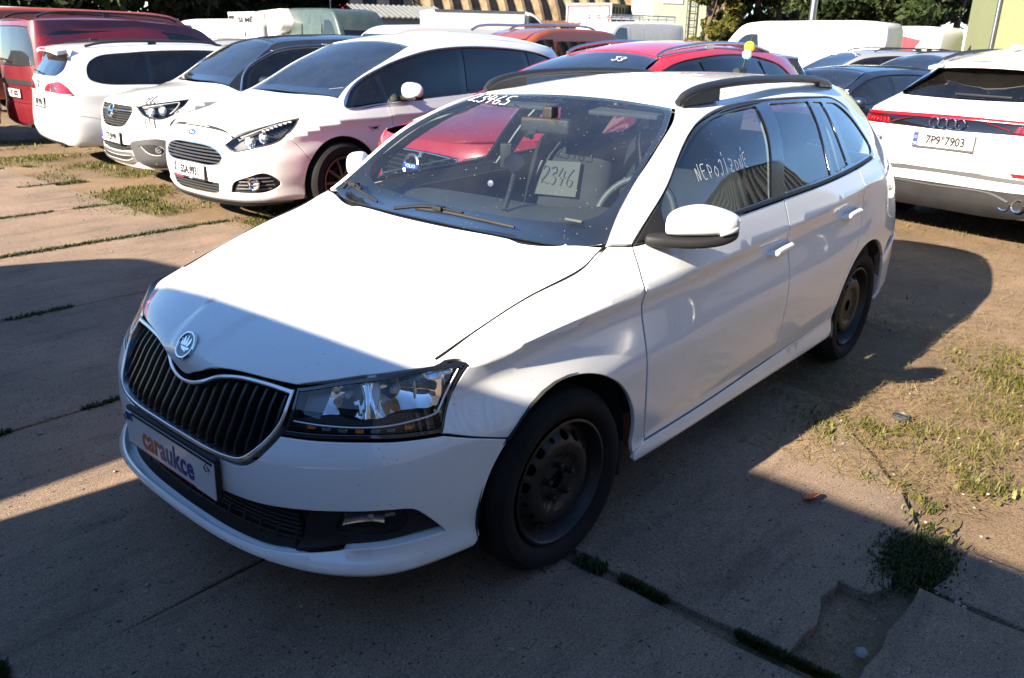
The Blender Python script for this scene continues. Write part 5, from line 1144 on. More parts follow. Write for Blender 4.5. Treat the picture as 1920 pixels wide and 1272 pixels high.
P_COUPESUV = dict(hw=.995, xf=.92, xr=-4.07, wb=3.0, wz=.375, AR=.42, cowl=(-.45, 1.12), ax=-1.35, paint='paint_white_plain', step=.055, wheel='five', ww=.255,
    fp=[(.24, -.05), (.30, 0), (.40, 0), (.52, 0), (.62, -.005), (.72, -.02), (.82, -.04), (.90, -.085), (1.2, -.5), (1.5, -.8)],
    rp=[(.24, -.08), (.30, -.02), (.40, .0), (.50, .0), (.60, -.005), (.72, -.02), (.84, -.02), (1.02, -.045), (1.18, -.30), (1.43, -.62)], rb=.9,
    shoulder=[(.5, .84), (0, .90), (-.8, .95), (-2, .98), (-3.8, .98)],
    belt=[(.5, .88, .74), (.25, .95, .80), (-.45, 1.05, .86), (-1, 1.04, .90), (-2, 1.05, .90), (-3, 1.07, .89), (-3.8, 1.08, .80)],
    wtop=[(.5, 1.3, .45), (-.45, 1.25, .62), (-.9, 1.33, .68), (-1.35, 1.42, .68), (-2, 1.45, .67), (-2.8, 1.41, .65), (-3.4, 1.28, .64), (-3.8, 1.2, .64)],
    redge=[(.5, 1.6, .2), (-.45, 1.5, .4), (-.9, 1.44, .52), (-1.35, 1.50, .56), (-2, 1.54, .57), (-2.8, 1.51, .57), (-3.4, 1.44, .585), (-3.8, 1.32, .58)],
    prof=[(.80, .89), (.7, .93), (.3, 1.01), (-.3, 1.1), (-.44, 1.13), (-.5, 1.16), (-.9, 1.36), (-1.35, 1.53), (-1.45, 1.55), (-1.9, 1.60), (-2.4, 1.60), (-3.0, 1.565), (-3.45, 1.50), (-3.6, 1.46)],
    edge0=[(.80, .6, .66, .87), (.5, .42, .74, .90)],
    topedge=[(.35, .935), (0, 1.02), (-.45, 1.12), (-.7, 1.24), (-1.0, 1.37), (-1.35, 1.485), (-1.6, 1.51), (-2.1, 1.53), (-2.8, 1.505), (-3.4, 1.43)],
    hood_front=[(.795, 0), (.78, .3), (.68, .50), (.5, .68), (.355, .78, 1)], hood_rear=-.40, roof_rear=-3.5,
    seam_f=[(.355, .93), (.40, .76), (.37, .573)], seam_r=[(-3.85, .60), (-3.6, .59), (-3.37, .575)], lip=[(.6, .91), (.4, .90), (.2, .895), (0, .895)],
    d1=(-.5, 1.045), dfront=[(-.5, .9), (-.5, .6), (-.55, .33)], d2=-1.7, d3=-2.8, drear=[(-2.57, .48), (-2.66, .70), (-2.78, .9)],
    dlo=[(-2.80, 1.07), (-3.3, 1.08), (-3.45, 1.11), (-3.35, 1.22), (-3.0, 1.345), (-2.5, 1.42), (-1.9, 1.44), (-1.4, 1.40), (-.9, 1.24), (-.52, 1.055)],
    rear_cut=[(-3.42, 1.43), (-3.66, 1.17), (-3.80, 1.03), (-3.83, .85), (-3.85, .60)],
    panes=[('front_side_window', [(-.65, 1.07, 1), (-.95, 1.23), (-1.35, 1.365), (-1.66, 1.41, 1), (-1.66, 1.075, 1)]), ('rear_side_window', [(-1.72, 1.42, 1), (-2.3, 1.41), (-2.74, 1.37, 1), (-2.74, 1.09, 1), (-1.72, 1.075, 1)]), ('rear_quarter_light', [(-2.80, 1.36, 1), (-3.2, 1.25), (-3.36, 1.13), (-2.80, 1.09, 1)])],
    rail=[(-1.5, .56, 1.51), (-1.6, .565, 1.54), (-2.1, .575, 1.555), (-2.9, .575, 1.53), (-3.2, .575, 1.48)], railmat='satin_rail', mirror=((-.72, 1.06, 1.1), (.07, .11, .08)))
P_HATCH = dict(hw=.88, xf=.86, xr=-3.30, wb=2.62, wz=.315, AR=.365, cowl=(-.35, 1.0), ax=-1.15, paint='paint_navy', step=.06, wheel='five',
    fp=[(.2, -.05), (.26, 0), (.36, 0), (.46, 0), (.55, -.01), (.62, -.02), (.70, -.04), (.77, -.09), (1.2, -.6), (1.4, -.8)],
    rp=[(.27, -.06), (.32, 0), (.42, .0), (.52, .0), (.62, -.01), (.75, -.03), (.88, -.045), (1.04, -.075), (1.25, -.22), (1.40, -.32)],
    shoulder=[(.5, .74), (0, .82), (-.8, .88), (-2, .92), (-3, .94)],
    belt=[(.5, .78, .70), (.2, .86, .76), (-.35, .95, .82), (-1, .965, .83), (-2, 1.0, .825), (-3.0, 1.05, .77)],
    wtop=[(.5, 1.2, .5), (-.35, 1.15, .60), (-.75, 1.24, .64), (-1.15, 1.34, .64), (-2, 1.385, .625), (-2.8, 1.33, .60), (-3.0, 1.30, .58)],
    redge=[(.5, 1.5, .3), (-.35, 1.4, .40), (-.75, 1.38, .49), (-1.15, 1.42, .52), (-1.7, 1.455, .53), (-2.5, 1.43, .52), (-3.0, 1.385, .50)],
    prof=[(.78, .77), (.6, .82), (.2, .90), (-.2, .96), (-.32, 1.0), (-.4, 1.03), (-.8, 1.26), (-1.15, 1.44), (-1.22, 1.46), (-1.7, 1.495), (-2.2, 1.49), (-2.8, 1.45), (-3.1, 1.40)],
    edge0=[(.78, .58, .60, .75), (.5, .42, .68, .79)],
    topedge=[(.35, .82), (0, .90), (-.35, 1.0), (-.6, 1.16), (-.85, 1.29), (-1.15, 1.41), (-1.5, 1.435), (-2, 1.445), (-2.5, 1.42), (-2.95, 1.385)],
    hood_front=[(.775, 0), (.76, .3), (.66, .50), (.5, .62), (.355, .71, 1)], hood_rear=-.30, roof_rear=-3.02,
    seam_f=[(.355, .817), (.40, .68), (.3, .525)], seam_r=[(-3.1, .64), (-3.0, .60), (-2.93, .51)], lip=[(.58, .785), (.4, .775), (0, .775)],
    d1=(-.45, .945), dfront=[(-.42, .8), (-.40, .6), (-.43, .29)], d2=-1.45, d3=-2.40, drear=[(-2.26, .45), (-2.34, .66), (-2.40, .82)],
    dlo=[(-2.40, 1.012), (-2.65, 1.03), (-2.72, 1.10), (-2.6, 1.25), (-2.4, 1.33), (-2, 1.372), (-1.5, 1.375), (-1.1, 1.32), (-.8, 1.19), (-.47, .96)],
    rear_cut=[(-2.98, 1.385), (-3.05, 1.2), (-3.1, 1.02), (-3.12, .85), (-3.1, .64)],
    panes=[('front_side_window', [(-.6, .98, 1), (-.88, 1.19), (-1.15, 1.295), (-1.41, 1.345, 1), (-1.41, .99, 1)], 'glass_side'), ('rear_side_window', [(-1.49, 1.352, 1), (-2.0, 1.35), (-2.34, 1.31, 1), (-2.36, 1.03, 1), (-1.49, 1.0, 1)], 'glass_side')],
    mirror=((-.6, .94, 1.02), (.07, .09, .07)), mirrorpaint='paint_navy', handles=[(-1.25, .88), (-2.2, .92)], cabin=((-.42, .99, -1.35, .66, .5, -2.1), dict(dash_d=.55)))

# ---------------------------------------------------------------- faces of the parked cars
def off_s(W, k): return lambda u, z: W(u, z, k)
def grille_bars(name, W, half, zs, parent, m, r, off, n=15):
    """horizontal bars clipped to a half outline (u, z)"""
    o = np.array(smooth_outline(mirrored(half), .02))
    for z in zs:
        k = o[np.abs(o[:, 1] - z) < .012]
        if len(k) < 2: continue
        e = np.abs(k[:, 0]).max() - .006
        sweep(name, [W(u, z, off)[0] for u in np.linspace(-e, e, n)], r, m, parent, 6, flat=.6)
def oval(u, z, a, b, n=16): return [(u + a * math.cos(2 * math.pi * i / n), z + b * math.sin(2 * math.pi * i / n)) for i in range(n)]
def front_mpv(B, W, F, root, pw):
    p = B.p
    gr = [(0, .517), (.36, .517), (.455, .542), (.495, .59), (.449, .640), (.324, .680), (0, .693)]
    lg = [(0, .262), (.32, .272), (.39, .29, 1), (.412, .368, 1), (.22, .372), (0, .372)]
    fg = [(.54, .303, 1), (.583, .384), (.717, .438), (.885, .475), (1.01, .382), (.90, .322)]
    panel('front_bumper', W, front_outline(B, p), pw, root, [mirrored(gr), mirrored(lg), fg, sgn(fg, -1)], step=.045)
    panel('grille_backing', off_s(W, -.05), mirrored([(q[0] * 1.04, q[1]) for q in gr]), 'cavity', root, step=.08, depth=0)
    g2 = [(0, .525), (.35, .525), (.44, .548), (.48, .59), (.438, .632), (.32, .671), (0, .684)]
    panel('grille_frame', W, mirrored(gr), 'chrome', root, [mirrored(g2)], step=.08, off=.004, depth=.02, inset=-.001)
    grille_bars('grille_bar', W, g2, (.545, .573, .601, .629, .655), root, 'grey_plastic', .0125, -.008)
    grille_bars('grille_trim', W, g2, (.554, .582, .610, .638), root, 'satin_silver', .0035, .001)
    panel('lower_grille', off_s(W, -.03), mirrored([(q[0] * 1.03,) + tuple(q[1:]) for q in lg]), 'black_plastic', root, step=.08, depth=0)
    grille_bars('grille_bar', W, [q[:2] for q in lg], (.29, .315, .34), root, 'grey_plastic', .008, -.015)
    panel('front_lip', W, mirrored([(0, .17), (.5, .18), (.9, .20), (1.12, .215, 1), (1.12, .235, 1), (.8, .235), (0, .225)]), 'black_plastic', root, off=.012, step=.06)
    for s in (1, -1):
        panel('fog_lamp_surround', off_s(W, -.03), sgn([(q[0], q[1]) for q in fg], s), 'black_plastic', root, step=.06, inset=-.01, depth=0)
        for z in (.34, .37, .40, .43): sweep('surround_slat', [W(s * u, z + .03 * (u - .75), -.018)[0] for u in np.linspace(.60 + (z - .34) * .6, .97 - abs(z - .38) * 1.0, 7)], .008, 'grey_plastic', root, 6)
        c0 = Vector(W(s * .78, .387, -.012)[0]); mw = frame(c0, (0, 0, 1), (.88, s * .47, 0)) @ Matrix.Rotation(math.pi / 2, 4, 'X')
        lathe_o('fog_lamp_ring', [(-.02, .050), (.016, .056), (.022, .050), (.018, .042), (-.01, .038)], 'chrome', root, 24, mw)
        lathe_o('fog_lamp', [(-.01, .038), (-.012, .02), (-.008, .001)], 'lamp_frost', root, 20, mw)
        headlamp(B, W, [(.498, .701, 1), (.581, .76), (.806, .835), (1.065, .881), (1.29, .911, 1), (1.236, .856), (1.106, .78), (1.0, .73), (.814, .689), (.595, .655)], root, [(.76, .735, .05), (.90, .765, .045)], [(.66, .765), (.85, .82), (1.05, .858), (1.2, .882)], s=s, frame_m='grey_plastic', fw=.009)
        for i in range(7):
            u = .90 + .05 * i; boxo('light_strip_diode', W(s * u, .815 + .011 * i, -.012)[0], (.02, .028, .014), 'lamp_frost', root, Matrix.Rotation(s * .9, 3, 'Z'), .003)
        V = W(s * B.P(-.36, .80)[0], .80, .002)[0]
        panel('fender_vent', W, sgn([B.P(-.30, .815) + (1,), B.P(-.46, .825) + (1,), B.P(-.43, .775) + (1,), B.P(-.35, .765) + (1,)], s), 'satin_silver', root, [sgn([B.P(-.345, .808) + (1,), B.P(-.435, .812) + (1,), B.P(-.415, .783) + (1,), B.P(-.37, .778) + (1,)], s)], off=.004, step=.05, depth=.008)
        panel('fender_vent_slot', W, sgn([B.P(-.345, .808) + (1,), B.P(-.435, .812) + (1,), B.P(-.415, .783) + (1,), B.P(-.37, .778) + (1,)], s), 'cavity', root, off=.0015, step=.05, depth=0)
    panel('hood_gap_backing', off_s(W, -.012), mirrored([(0, .805), (.45, .785), (.56, .745, 1), (.56, .775, 1), (.45, .82), (0, .85)]), 'cavity', root, step=.06, depth=0)  # dark sheet set just behind the gap below the hood
    n0 = fdnorm(W, np.array([[0, .771]]))[0]; p0 = W(0, .771)[0]; bd = empty('badge'); bd.parent = root; bd.matrix_local = frame(p0 + n0 * .002, (0, 1, 0), n0)
    pl = lambda a, b: np.stack([a, b, 0 * a], 1)
    panel('badge_oval', pl, oval(0, 0, .062, .025, 24), 'plate_blue', bd, ostep=.006, step=.04, depth=.004, off=.003); panel('badge_rim', pl, oval(0, 0, .066, .029, 24), 'chrome', bd, [oval(0, 0, .060, .023, 24)], ostep=.006, step=.04, depth=.004, off=.004)
    text('badge_lettering', 'Ford', .032, 'ink_white', bd, Matrix.Translation((0, 0, .0038)), .0003)
    plate(root, (.992, 0, .447), (0, 1, 0), (1, 0, .06), '5SA.9931', sub='caraukce')
def front_cross(B, W, F, root, pw):
    p = B.p
    gr = [(0, .64), (.13, .641), (.322, .669), (.417, .743), (.459, .805), (.437, .864, 1), (.2, .868), (0, .868)]
    lg = [(0, .402), (.15, .402), (.424, .418, 1), (.41, .472, 1), (.15, .465), (0, .462)]
    panel('front_bumper', W, front_outline(B, p), pw, root, [mirrored(gr), mirrored(lg)], step=.05)
    panel('grille_backing', off_s(W, -.03), mirrored([(q[0] * 1.03,) + tuple(q[1:]) for q in gr]), 'cavity', root, step=.08, depth=0)
    grille_bars('grille_bar', W, [q[:2] for q in gr], (.665, .69, .715, .74, .765, .79, .84), root, 'grey_plastic', .007, -.012)
    for s in (1, -1): sweep('grille_wing', [W(s * u, .815 + .004 * u, .004)[0] for u in np.linspace(.075, .44, 9)], [.012] * 6 + [.010] * 3, 'satin_silver', root, 8, flat=.6)
    n0 = fdnorm(W, np.array([[0, .80]]))[0]; p0 = W(0, .80)[0]; bd = empty('badge'); bd.parent = root; bd.matrix_local = frame(p0 + n0 * .006, (0, 1, 0), n0); RX = Matrix.Rotation(math.pi / 2, 4, 'X')
    lathe_o('badge_ring', [(-.005, .068), (.010, .068), (.014, .060), (.010, .052), (-.005, .052)], 'chrome', bd, 32, RX)
    bm = bmesh.new(); vv = [bm.verts.new(v) for v in [(-.062, -.008, .008), (-.01, -.004, .008), (.012, -.022, .008), (.062, .008, .008), (.01, .004, .008), (-.012, .022, .008)]]; bm.faces.new(vv); ex = bmesh.ops.extrude_face_region(bm, geom=bm.faces[:]); bmesh.ops.translate(bm, verts=[v for v in ex['geom'] if isinstance(v, bmesh.types.BMVert)], vec=(0, 0, .006)); bmo('badge_bolt', bm, 'chrome', bd, False)
    panel('lower_grille', off_s(W, -.03), mirrored([(q[0] * 1.03,) + tuple(q[1:]) for q in lg]), 'cavity', root, step=.08, depth=0)
    grille_bars('grille_bar', W, [q[:2] for q in lg], (.42, .44), root, 'grey_plastic', .007, -.008)
    panel('skid_plate', W, mirrored([(0, .262), (.3, .268), (.52, .305, 1), (.43, .405, 1), (.15, .392), (0, .390)]), 'satin_silver', root, [mirrored([(0, .30), (.3, .305), (.42, .335, 1), (.39, .365, 1), (.15, .352), (0, .35)])], off=.006, step=.07)
    panel('skid_slot', W, mirrored([(0, .30), (.3, .305), (.42, .335, 1), (.39, .365, 1), (.15, .352), (0, .35)]), 'cavity', root, off=.002, step=.07, depth=0)
    for s in (1, -1):
        panel('bumper_cladding', W, sgn([(.415, .49, 1), (.46, .515), (.538, .532), (.762, .556), (.88, .53), (1.0, .46), B.P(.385, .40) + (1,), B.P(.375, .27) + (1,), (.80, .255), (.66, .262), (.51, .305), (.475, .35)], s), 'grey_plastic', root,
              [sgn([(.56, .475, 1), (.70, .49), (.80, .475), (.83, .43), (.78, .385), (.66, .40)], s)], off=.012, step=.06, depth=.02)
        panel('fog_lamp_pocket', W, sgn([(.56, .475, 1), (.70, .49), (.80, .475), (.83, .43), (.78, .385), (.66, .40)], s), 'black_plastic', root, off=.001, step=.06, depth=0)
        c0 = Vector(W(s * .775, .435, .012)[0]); lathe_o('fog_lamp', [(-.01, .034), (.004, .034), (.006, .028), (.002, .001)], 'lamp_reflector', root, 18, frame(c0, (0, 0, 1), (.7, s * .7, 0)) @ RX)
        headlamp(B, W, [(.512, .866, 1), (.723, .898), (.95, .922), (1.155, .938, 1), (1.097, .884), (.958, .789), (.838, .75), (.68, .765), (.615, .795)], root, [(.72, .825, .045), (.86, .835, .05)], [(.60, .858), (.75, .878), (.95, .90), (1.05, .905), (1.0, .85), (.93, .80)], s=s, frame_m='black_plastic')
    for k in range(3):                                            # dark paint runs above and below the lamp
        ribbon('scratch', [[(.60 + .05 * k, .905 + .004 * k), (.63 + .05 * k, .93), (.69 + .055 * k, .955 + .012 * k)]], .014, 'ink_black', root, off_s(W, .016))
        ribbon('scratch', [[(.655 + .05 * k, .758), (.66 + .05 * k, .71), (.664 + .05 * k, .66 + .04 * (k == 1))]], .013, 'ink_black', root, off_s(W, .004))
    plate(root, (.852, 0, .535), (0, 1, 0), (1, 0, .03), '1TI.9199')
def front_suv(B, W, F, root, pw):
    p = B.p
    gr = [(0, .50), (.40, .515), (.455, .60), (.455, .80, 1), (.2, .815), (0, .818)]
    panel('front_bumper', W, front_outline(B, p), pw, root, [mirrored(gr)], step=.06)
    panel('grille_backing', off_s(W, -.04), mirrored([(q[0] * 1.03,) + tuple(q[1:]) for q in gr]), 'cavity', root, step=.08, depth=0)
    panel('grille_frame', W, mirrored(gr), 'chrome', root, [np.array(offset2(smooth_outline(mirrored(gr), .02), .014))], off=.005, step=.08, depth=.02)
    grille_bars('grille_bar', W, [q[:2] for q in gr], (.54, .575, .61, .645, .68, .715, .75, .785), root, 'gloss_black', .010, -.015)
    sweep('grille_diagonal', [W(u, .70 + u * .24, .004)[0] for u in np.linspace(-.42, .42, 13)], .013, 'satin_silver', root, 8, flat=.5)
    n0 = fdnorm(W, np.array([[0, .70]]))[0]; p0 = W(0, .70)[0]; bd = empty('badge'); bd.parent = root; bd.matrix_local = frame(p0 + n0 * .012, (0, 1, 0), n0); RX = Matrix.Rotation(math.pi / 2, 4, 'X')
    lathe_o('badge_ring', [(-.02, .095), (.012, .095), (.018, .085), (.012, .072), (-.02, .070)], 'satin_silver', bd, 36, RX)
    boxo('badge_bar', (0, 0, .012), (.19, .042, .012), 'plate_blue', bd, bevel=.002); text('badge_lettering', 'VOLVO', .036, 'ink_white', bd, Matrix.Translation((0, 0, .0185)), .0005, .0005)
    bm = bmesh.new(); box(bm, (.088, .088, .006), (.05, .016, .012), Matrix.Rotation(math.pi / 4, 3, 'Z')); box(bm, (.098, .104, .006), (.04, .012, .012)); box(bm, (.105, .095, .006), (.012, .04, .012)); bmo('badge_arrow', bm, 'satin_silver', bd, False)
    for s in (1, -1):
        headlamp(B, W, [(.50, .80, 1), (.50, .72, 1), (.75, .70), (.98, .74), (1.10, .82), (1.13, .89, 1), (.8, .86)], root, [(.66, .765, .05), (.85, .79, .05)], [(.55, .735), (.8, .73), (1.0, .78)], s=s)
    handwriting('windscreen_writing', '23', lambda a, b: (-1.13 + b, .20 + a), .09, .009, 'ink_white', root, lambda a, b: B.top(a, b) + np.array([.003, 0, .006]))
def rear_wagon(B, W, R, root, pw):
    p = B.p; L = B.L; lo, hi = rear_outline(B, p)
    gl = [R(0, 1.075), R(.418, 1.079), R(.60, 1.095), R(.655, 1.184), R(.585, 1.335), R(.5, 1.362), R(0, 1.372)]
    m2 = lambda h: list(h) + [(2 * L - q[0],) + tuple(q[1:]) for q in h[-2:0:-1]]
    panel('rear_bumper', W, lo, pw, root, step=.05); panel('tailgate', W, hi, pw, root, [m2(gl)], step=.05)
    panel('rear_window', W, m2(gl), 'glass_tint', root, step=.09, off=-.006, depth=0); panel('window_backing', W, m2(gl), 'cavity', root, step=.12, off=-.03, depth=0)
    for s in (1, -1):
        o = [(-.215, .896, 1), (-.308, .962), (-.567, 1.012), (-.70, 1.017), (-.768, .963), (-.812, .862, 1), (-.632, .873)]
        panel('tail_light', W, [R(y * -s, z, *k) for y, z, *k in o], 'red_lens', root, off=.008, step=.05, depth=.02)
        panel('tail_light_strip', W, [R(y * -s, z, 1) for y, z in ((-.24, .897), (-.62, .888), (-.80, .878), (-.808, .866), (-.632, .876), (-.23, .889))], 'lamp_frost', root, off=.010, step=.05, depth=.004)
        panel('tail_light_centre', W, [R(y * -s, z) for y, z in ((-.42, .91), (-.62, .905), (-.60, .97), (-.44, .975))], 'dark_red_lens', root, off=.010, step=.05, depth=.004)
    T = lambda a, b: B.top(a, b)
    V = [(-3.30, .50), (-3.30, -.50), (-3.60, -.46), (-3.60, .46)]
    bm = bmesh.new(); sp = []
    for x, z, h in ((-3.22, 1.447, .012), (-3.42, 1.428, .05), (-3.56, 1.402, .045)):
        for y in np.linspace(-.52, .52, 9):
            k = (y / .52) ** 2; sp.append((x + .04 * k, y, z - .042 * k, h))
    vt = [bm.verts.new((x, y, z)) for x, y, z, h in sp]; vb = [bm.verts.new((x, y, z - h)) for x, y, z, h in sp]
    for a in range(2):
        for b in range(8): i = a * 9 + b; bm.faces.new((vt[i], vt[i + 1], vt[i + 10], vt[i + 9])); bm.faces.new((vb[i], vb[i + 9], vb[i + 10], vb[i + 1]))
    for b in range(8): i = 18 + b; bm.faces.new((vt[i], vt[i + 1], vb[i + 1], vb[i])); bm.faces.new((vt[b], vb[b], vb[b + 1], vt[b + 1]))
    for a in range(2):
        for b in (0, 8): i = a * 9 + b; bm.faces.new((vt[i], vt[i + 9], vb[i + 9], vb[i]))
    bmo('roof_spoiler', bm, pw, root, True, auto=40)
    boxo('brake_light', (-3.562, 0, 1.382), (.012, .26, .022), 'red_lens', root, bevel=.004)
    c0 = Vector(W(*R(0, .955))[0]); RX = Matrix.Rotation(math.pi / 2, 4, 'X'); bd = empty('badge'); bd.parent = root; bd.matrix_local = frame(c0 + Vector((-.006, 0, 0)), (0, -1, 0), (-1, 0, 0))
    lathe_o('badge_ring', [(0, .062), (.008, .062), (.01, .056), (.004, .051)], 'chrome', bd, 28, RX); text('badge_letter', 'V', .062, 'chrome', bd, Matrix.Translation((0, .024, .004)), .003, .002); text('badge_letter', 'W', .062, 'chrome', bd, Matrix.Translation((0, -.017, .004)), .003, .002)
    plate(root, Vector(W(*R(0, .76))[0]) + Vector((-.012, 0, 0)), (0, -1, 0), (-1, 0, .02), '7H7 9716')
    sweep('rear_wiper', [Vector(W(*R(y, 1.10 + .02 * y))[0]) + Vector((-.02, 0, .01)) for y in np.linspace(.02, .42, 7)], .008, 'black_plastic', root, 6)
    bm = bmesh.new(); box(bm, (-2.95, 0, 1.492), (.10, .03, .03), None, .008); bmo('roof_antenna', bm, 'black_plastic', root, True)
    panel('rear_diffuser', W, m2([(L, .245), R(.62, .25) + (1,), R(.60, .305) + (1,), (L, .30)]), 'black_plastic', root, off=.006, step=.07)
    for y in (-.55, -.42): sweep('exhaust', [(-3.62, y, .27), (-3.40, y, .28)], .035, 'steel_wheel', root, 10)
def rear_minivan(B, W, R, root, pw):
    p = B.p; L = B.L; lo, hi = rear_outline(B, p)
    gl = [R(0, 1.11), R(.55, 1.12), R(.72, 1.16), R(.70, 1.40), R(.67, 1.60), R(.5, 1.64), R(0, 1.65)]
    m2 = lambda h: list(h) + [(2 * L - q[0],) + tuple(q[1:]) for q in h[-2:0:-1]]
    panel('rear_bumper', W, lo, pw, root, step=.06); panel('tailgate', W, hi, pw, root, [m2(gl)], step=.06)
    panel('rear_window', W, m2(gl), 'glass_side', root, step=.1, off=-.006, depth=0); panel('window_backing', W, m2(gl), 'lining_dark', root, step=.15, off=-.05, depth=0)
    panel('tailgate_trim', W, m2([(L, .845), R(.66, .85) + (1,), R(.68, .92) + (1,), (L, .925)]), 'black_plastic', root, off=.012, step=.08)
    for s in (1, -1): panel('tail_light', W, [R(s * y, z, *k) for y, z, *k in ((.73, 1.02, 1), (.83, 1.0), (.85, 1.3), (.80, 1.55), (.74, 1.52, 1), (.76, 1.25))], 'dark_red_lens' if s > 0 else 'red_lens', root, off=.006, step=.07)
    plate(root, Vector(W(*R(0, .735))[0]) + Vector((-.012, 0, 0)), (0, -1, 0), (-1, 0, .02), '4T1 8225')
    boxo('tow_cover', (-3.60, -.45, .30), (.06, .16, .05), 'black_plastic', root, bevel=.01)
    sweep('rear_wiper', [Vector(W(*R(y, 1.18 + .03 * y))[0]) + Vector((-.02, 0, 0)) for y in np.linspace(.1, .6, 7)], .010, 'black_plastic', root, 6)
def rear_coupesuv(B, W, R, root, pw):
    p = B.p; L = B.L; lo, hi = rear_outline(B, p); m2 = lambda h: list(h) + [(2 * L - q[0],) + tuple(q[1:]) for q in h[-2:0:-1]]
    gl = [R(0, 1.165), R(.5, 1.172), R(.655, 1.18, 1), R(.61, 1.28), R(.545, 1.405, 1), R(.3, 1.415), R(0, 1.42)]
    lob = [q for q in lo]
    panel('rear_bumper', W, lo, pw, root, step=.06); panel('tailgate', W, hi, pw, root, [m2(gl)], step=.06)
    panel('rear_window', W, m2(gl), 'glass_tint', root, step=.09, off=-.005, depth=0); panel('window_backing', W, m2(gl), 'gloss_black', root, step=.12, off=-.02, depth=0)
    bar = [R(0, .918), R(.45, .925), R(.86, .925, 1), R(.90, 1.02, 1), R(.45, 1.035), R(0, 1.04)]
    panel('light_bar', W, m2(bar), 'gloss_black', root, off=.006, step=.06, depth=.02)
    panel('light_strip', W, m2([R(0, 1.012), R(.45, 1.007), R(.885, .995, 1), R(.905, 1.022, 1), R(.45, 1.037), R(0, 1.042)]), 'red_lens', root, off=.011, step=.06, depth=.008)
    for s in (1, -1):
        panel('tail_light', W, [R(s * y, z, 1) for y, z in ((.50, .932), (.86, .926), (.885, .992), (.56, .996))], 'dark_red_lens', root, off=.009, step=.06, depth=.006)
        for i in range(8):
            y = .54 + .04 * i; panel('tail_light_bar', W, [R(s * yy, z, 1) for yy, z in ((y, .940), (y + .028, .940), (y + .036, .985), (y + .008, .985))], 'red_lens', root, off=.012, step=.05, depth=.004)
        sweep('tail_light_tail', [W(*R(s * y, z), .011)[0] for y, z in ((.50, .958), (.40, .985), (.30, 1.005))], [.011, .008, .003], 'red_lens', root, 6, flat=.5)
    c0 = Vector(W(*R(0, .978))[0]); RX = Matrix.Rotation(math.pi / 2, 4, 'X'); bd = empty('badge'); bd.parent = root; bd.matrix_local = frame(c0 + Vector((-.014, 0, 0)), (0, -1, 0), (-1, 0, 0))
    for k in range(4): lathe_o('badge_ring', [(0, .047), (.006, .046), (.008, .042), (.004, .038), (0, .039)], 'chrome', bd, 24, Matrix.Translation((-.1125 + .075 * k, 0, .001 * k)) @ RX)
    pb = plate(root, Vector(W(*R(0, .832))[0]) + Vector((-.012, 0, 0)), (0, -1, 0), (-1, 0, .05), '7P9°7903', holder='grey_plastic')
    md = empty('model_badge'); md.parent = root; md.matrix_local = frame(Vector(W(*R(.66, .80))[0]) + Vector((-.008, .0, 0)), Vector(W(*R(.60, .80))[0]) - Vector(W(*R(.70, .80))[0]), Vector((-1, .25, 0)))
    bm = bmesh.new(); box(bm, (-.075, 0, 0), (.022, .040, .004), None); box(bm, (-.05, 0, 0), (.014, .040, .004), None); bmo('model_badge_mark', bm, 'ink_red', md, False)
    text('model_lettering', 'SQ8', .055, 'chrome', md, Matrix.Translation((.04, 0, 0)), .002, .001)
    text('dealer_lettering', 'Carolina', .04, 'amber', root, frame(Vector(W(*R(-.42, .895))[0]) + Vector((-.012, 0, 0)), (0, -1, 0), (-1, 0, 0)), .001)
    panel('bumper_groove', W, m2([(L, .565), R(.6, .55), R(.82, .55, 1), R(.82, .585, 1), (L, .605)]), 'grey_plastic', root, off=.003, step=.07, depth=.004)
    panel('rear_diffuser', W, m2([(L, .27), R(.62, .27), R(.88, .33, 1), R(.88, .49, 1), R(.6, .485), (L, .49)]), 'black_plastic', root, off=.014, step=.07)
    panel('bumper_trim', W, m2([(L, .455), R(.45, .452), R(.60, .40, 1), R(.62, .415, 1), R(.47, .468), (L, .472)]), 'grey_plastic', root, off=.022, step=.07, depth=.01)
    for s in (1, -1):
        panel('bumper_reflector', W, [R(s * y, z, 1) for y, z in ((.60, .60), (.84, .605), (.83, .635), (.56, .635))], 'red_lens', root, off=.006, step=.06, depth=.006)
        for k in range(2): lathe_o('exhaust', [(-.08, .045), (0, .052), (.01, .050), (.006, .043), (-.08, .040)], 'chrome', root, 24, frame((-4.03, s * (.585 + .105 * k), .385), (0, 0, 1), (-1, 0, 0)) @ RX)
    sweep('rear_wiper', [Vector(W(*R(y, 1.188 + .012 * y))[0]) + Vector((-.012, 0, .014)) for y in np.linspace(-.35, .12, 8)], .010, 'black_plastic', root, 6)
    panel('brake_light', W, m2([(L, 1.405), R(.22, 1.403) + (1,), R(.22, 1.418) + (1,), (L, 1.42)]), 'red_lens', root, off=.006, step=.06, depth=.005)
    bm = bmesh.new(); box(bm, (-3.1, 0, 1.585), (.16, .05, .05), None, .02); bmo('roof_antenna', bm, pw, root, True)
    # lip over the glass
    rows_ = []
    for x, z in ((-3.40, 1.475), (-3.52, 1.462), (-3.60, 1.445)):
        rows_ += [(x + .14 * (y / .56) ** 2 - .02, y, z - .03 * (y / .56) ** 2) for y in np.linspace(-.56, .56, 9)]
    bm = bmesh.new(); vt = [bm.verts.new(v) for v in rows_]; vb = [bm.verts.new((v[0], v[1], v[2] - .025)) for v in rows_]
    for a in range(2):
        for b in range(8): i = a * 9 + b; bm.faces.new((vt[i], vt[i + 1], vt[i + 10], vt[i + 9])); bm.faces.new((vb[i], vb[i + 9], vb[i + 10], vb[i + 1]))
    for b in range(8): bm.faces.new((vt[18 + b], vt[19 + b], vb[19 + b], vb[18 + b]))
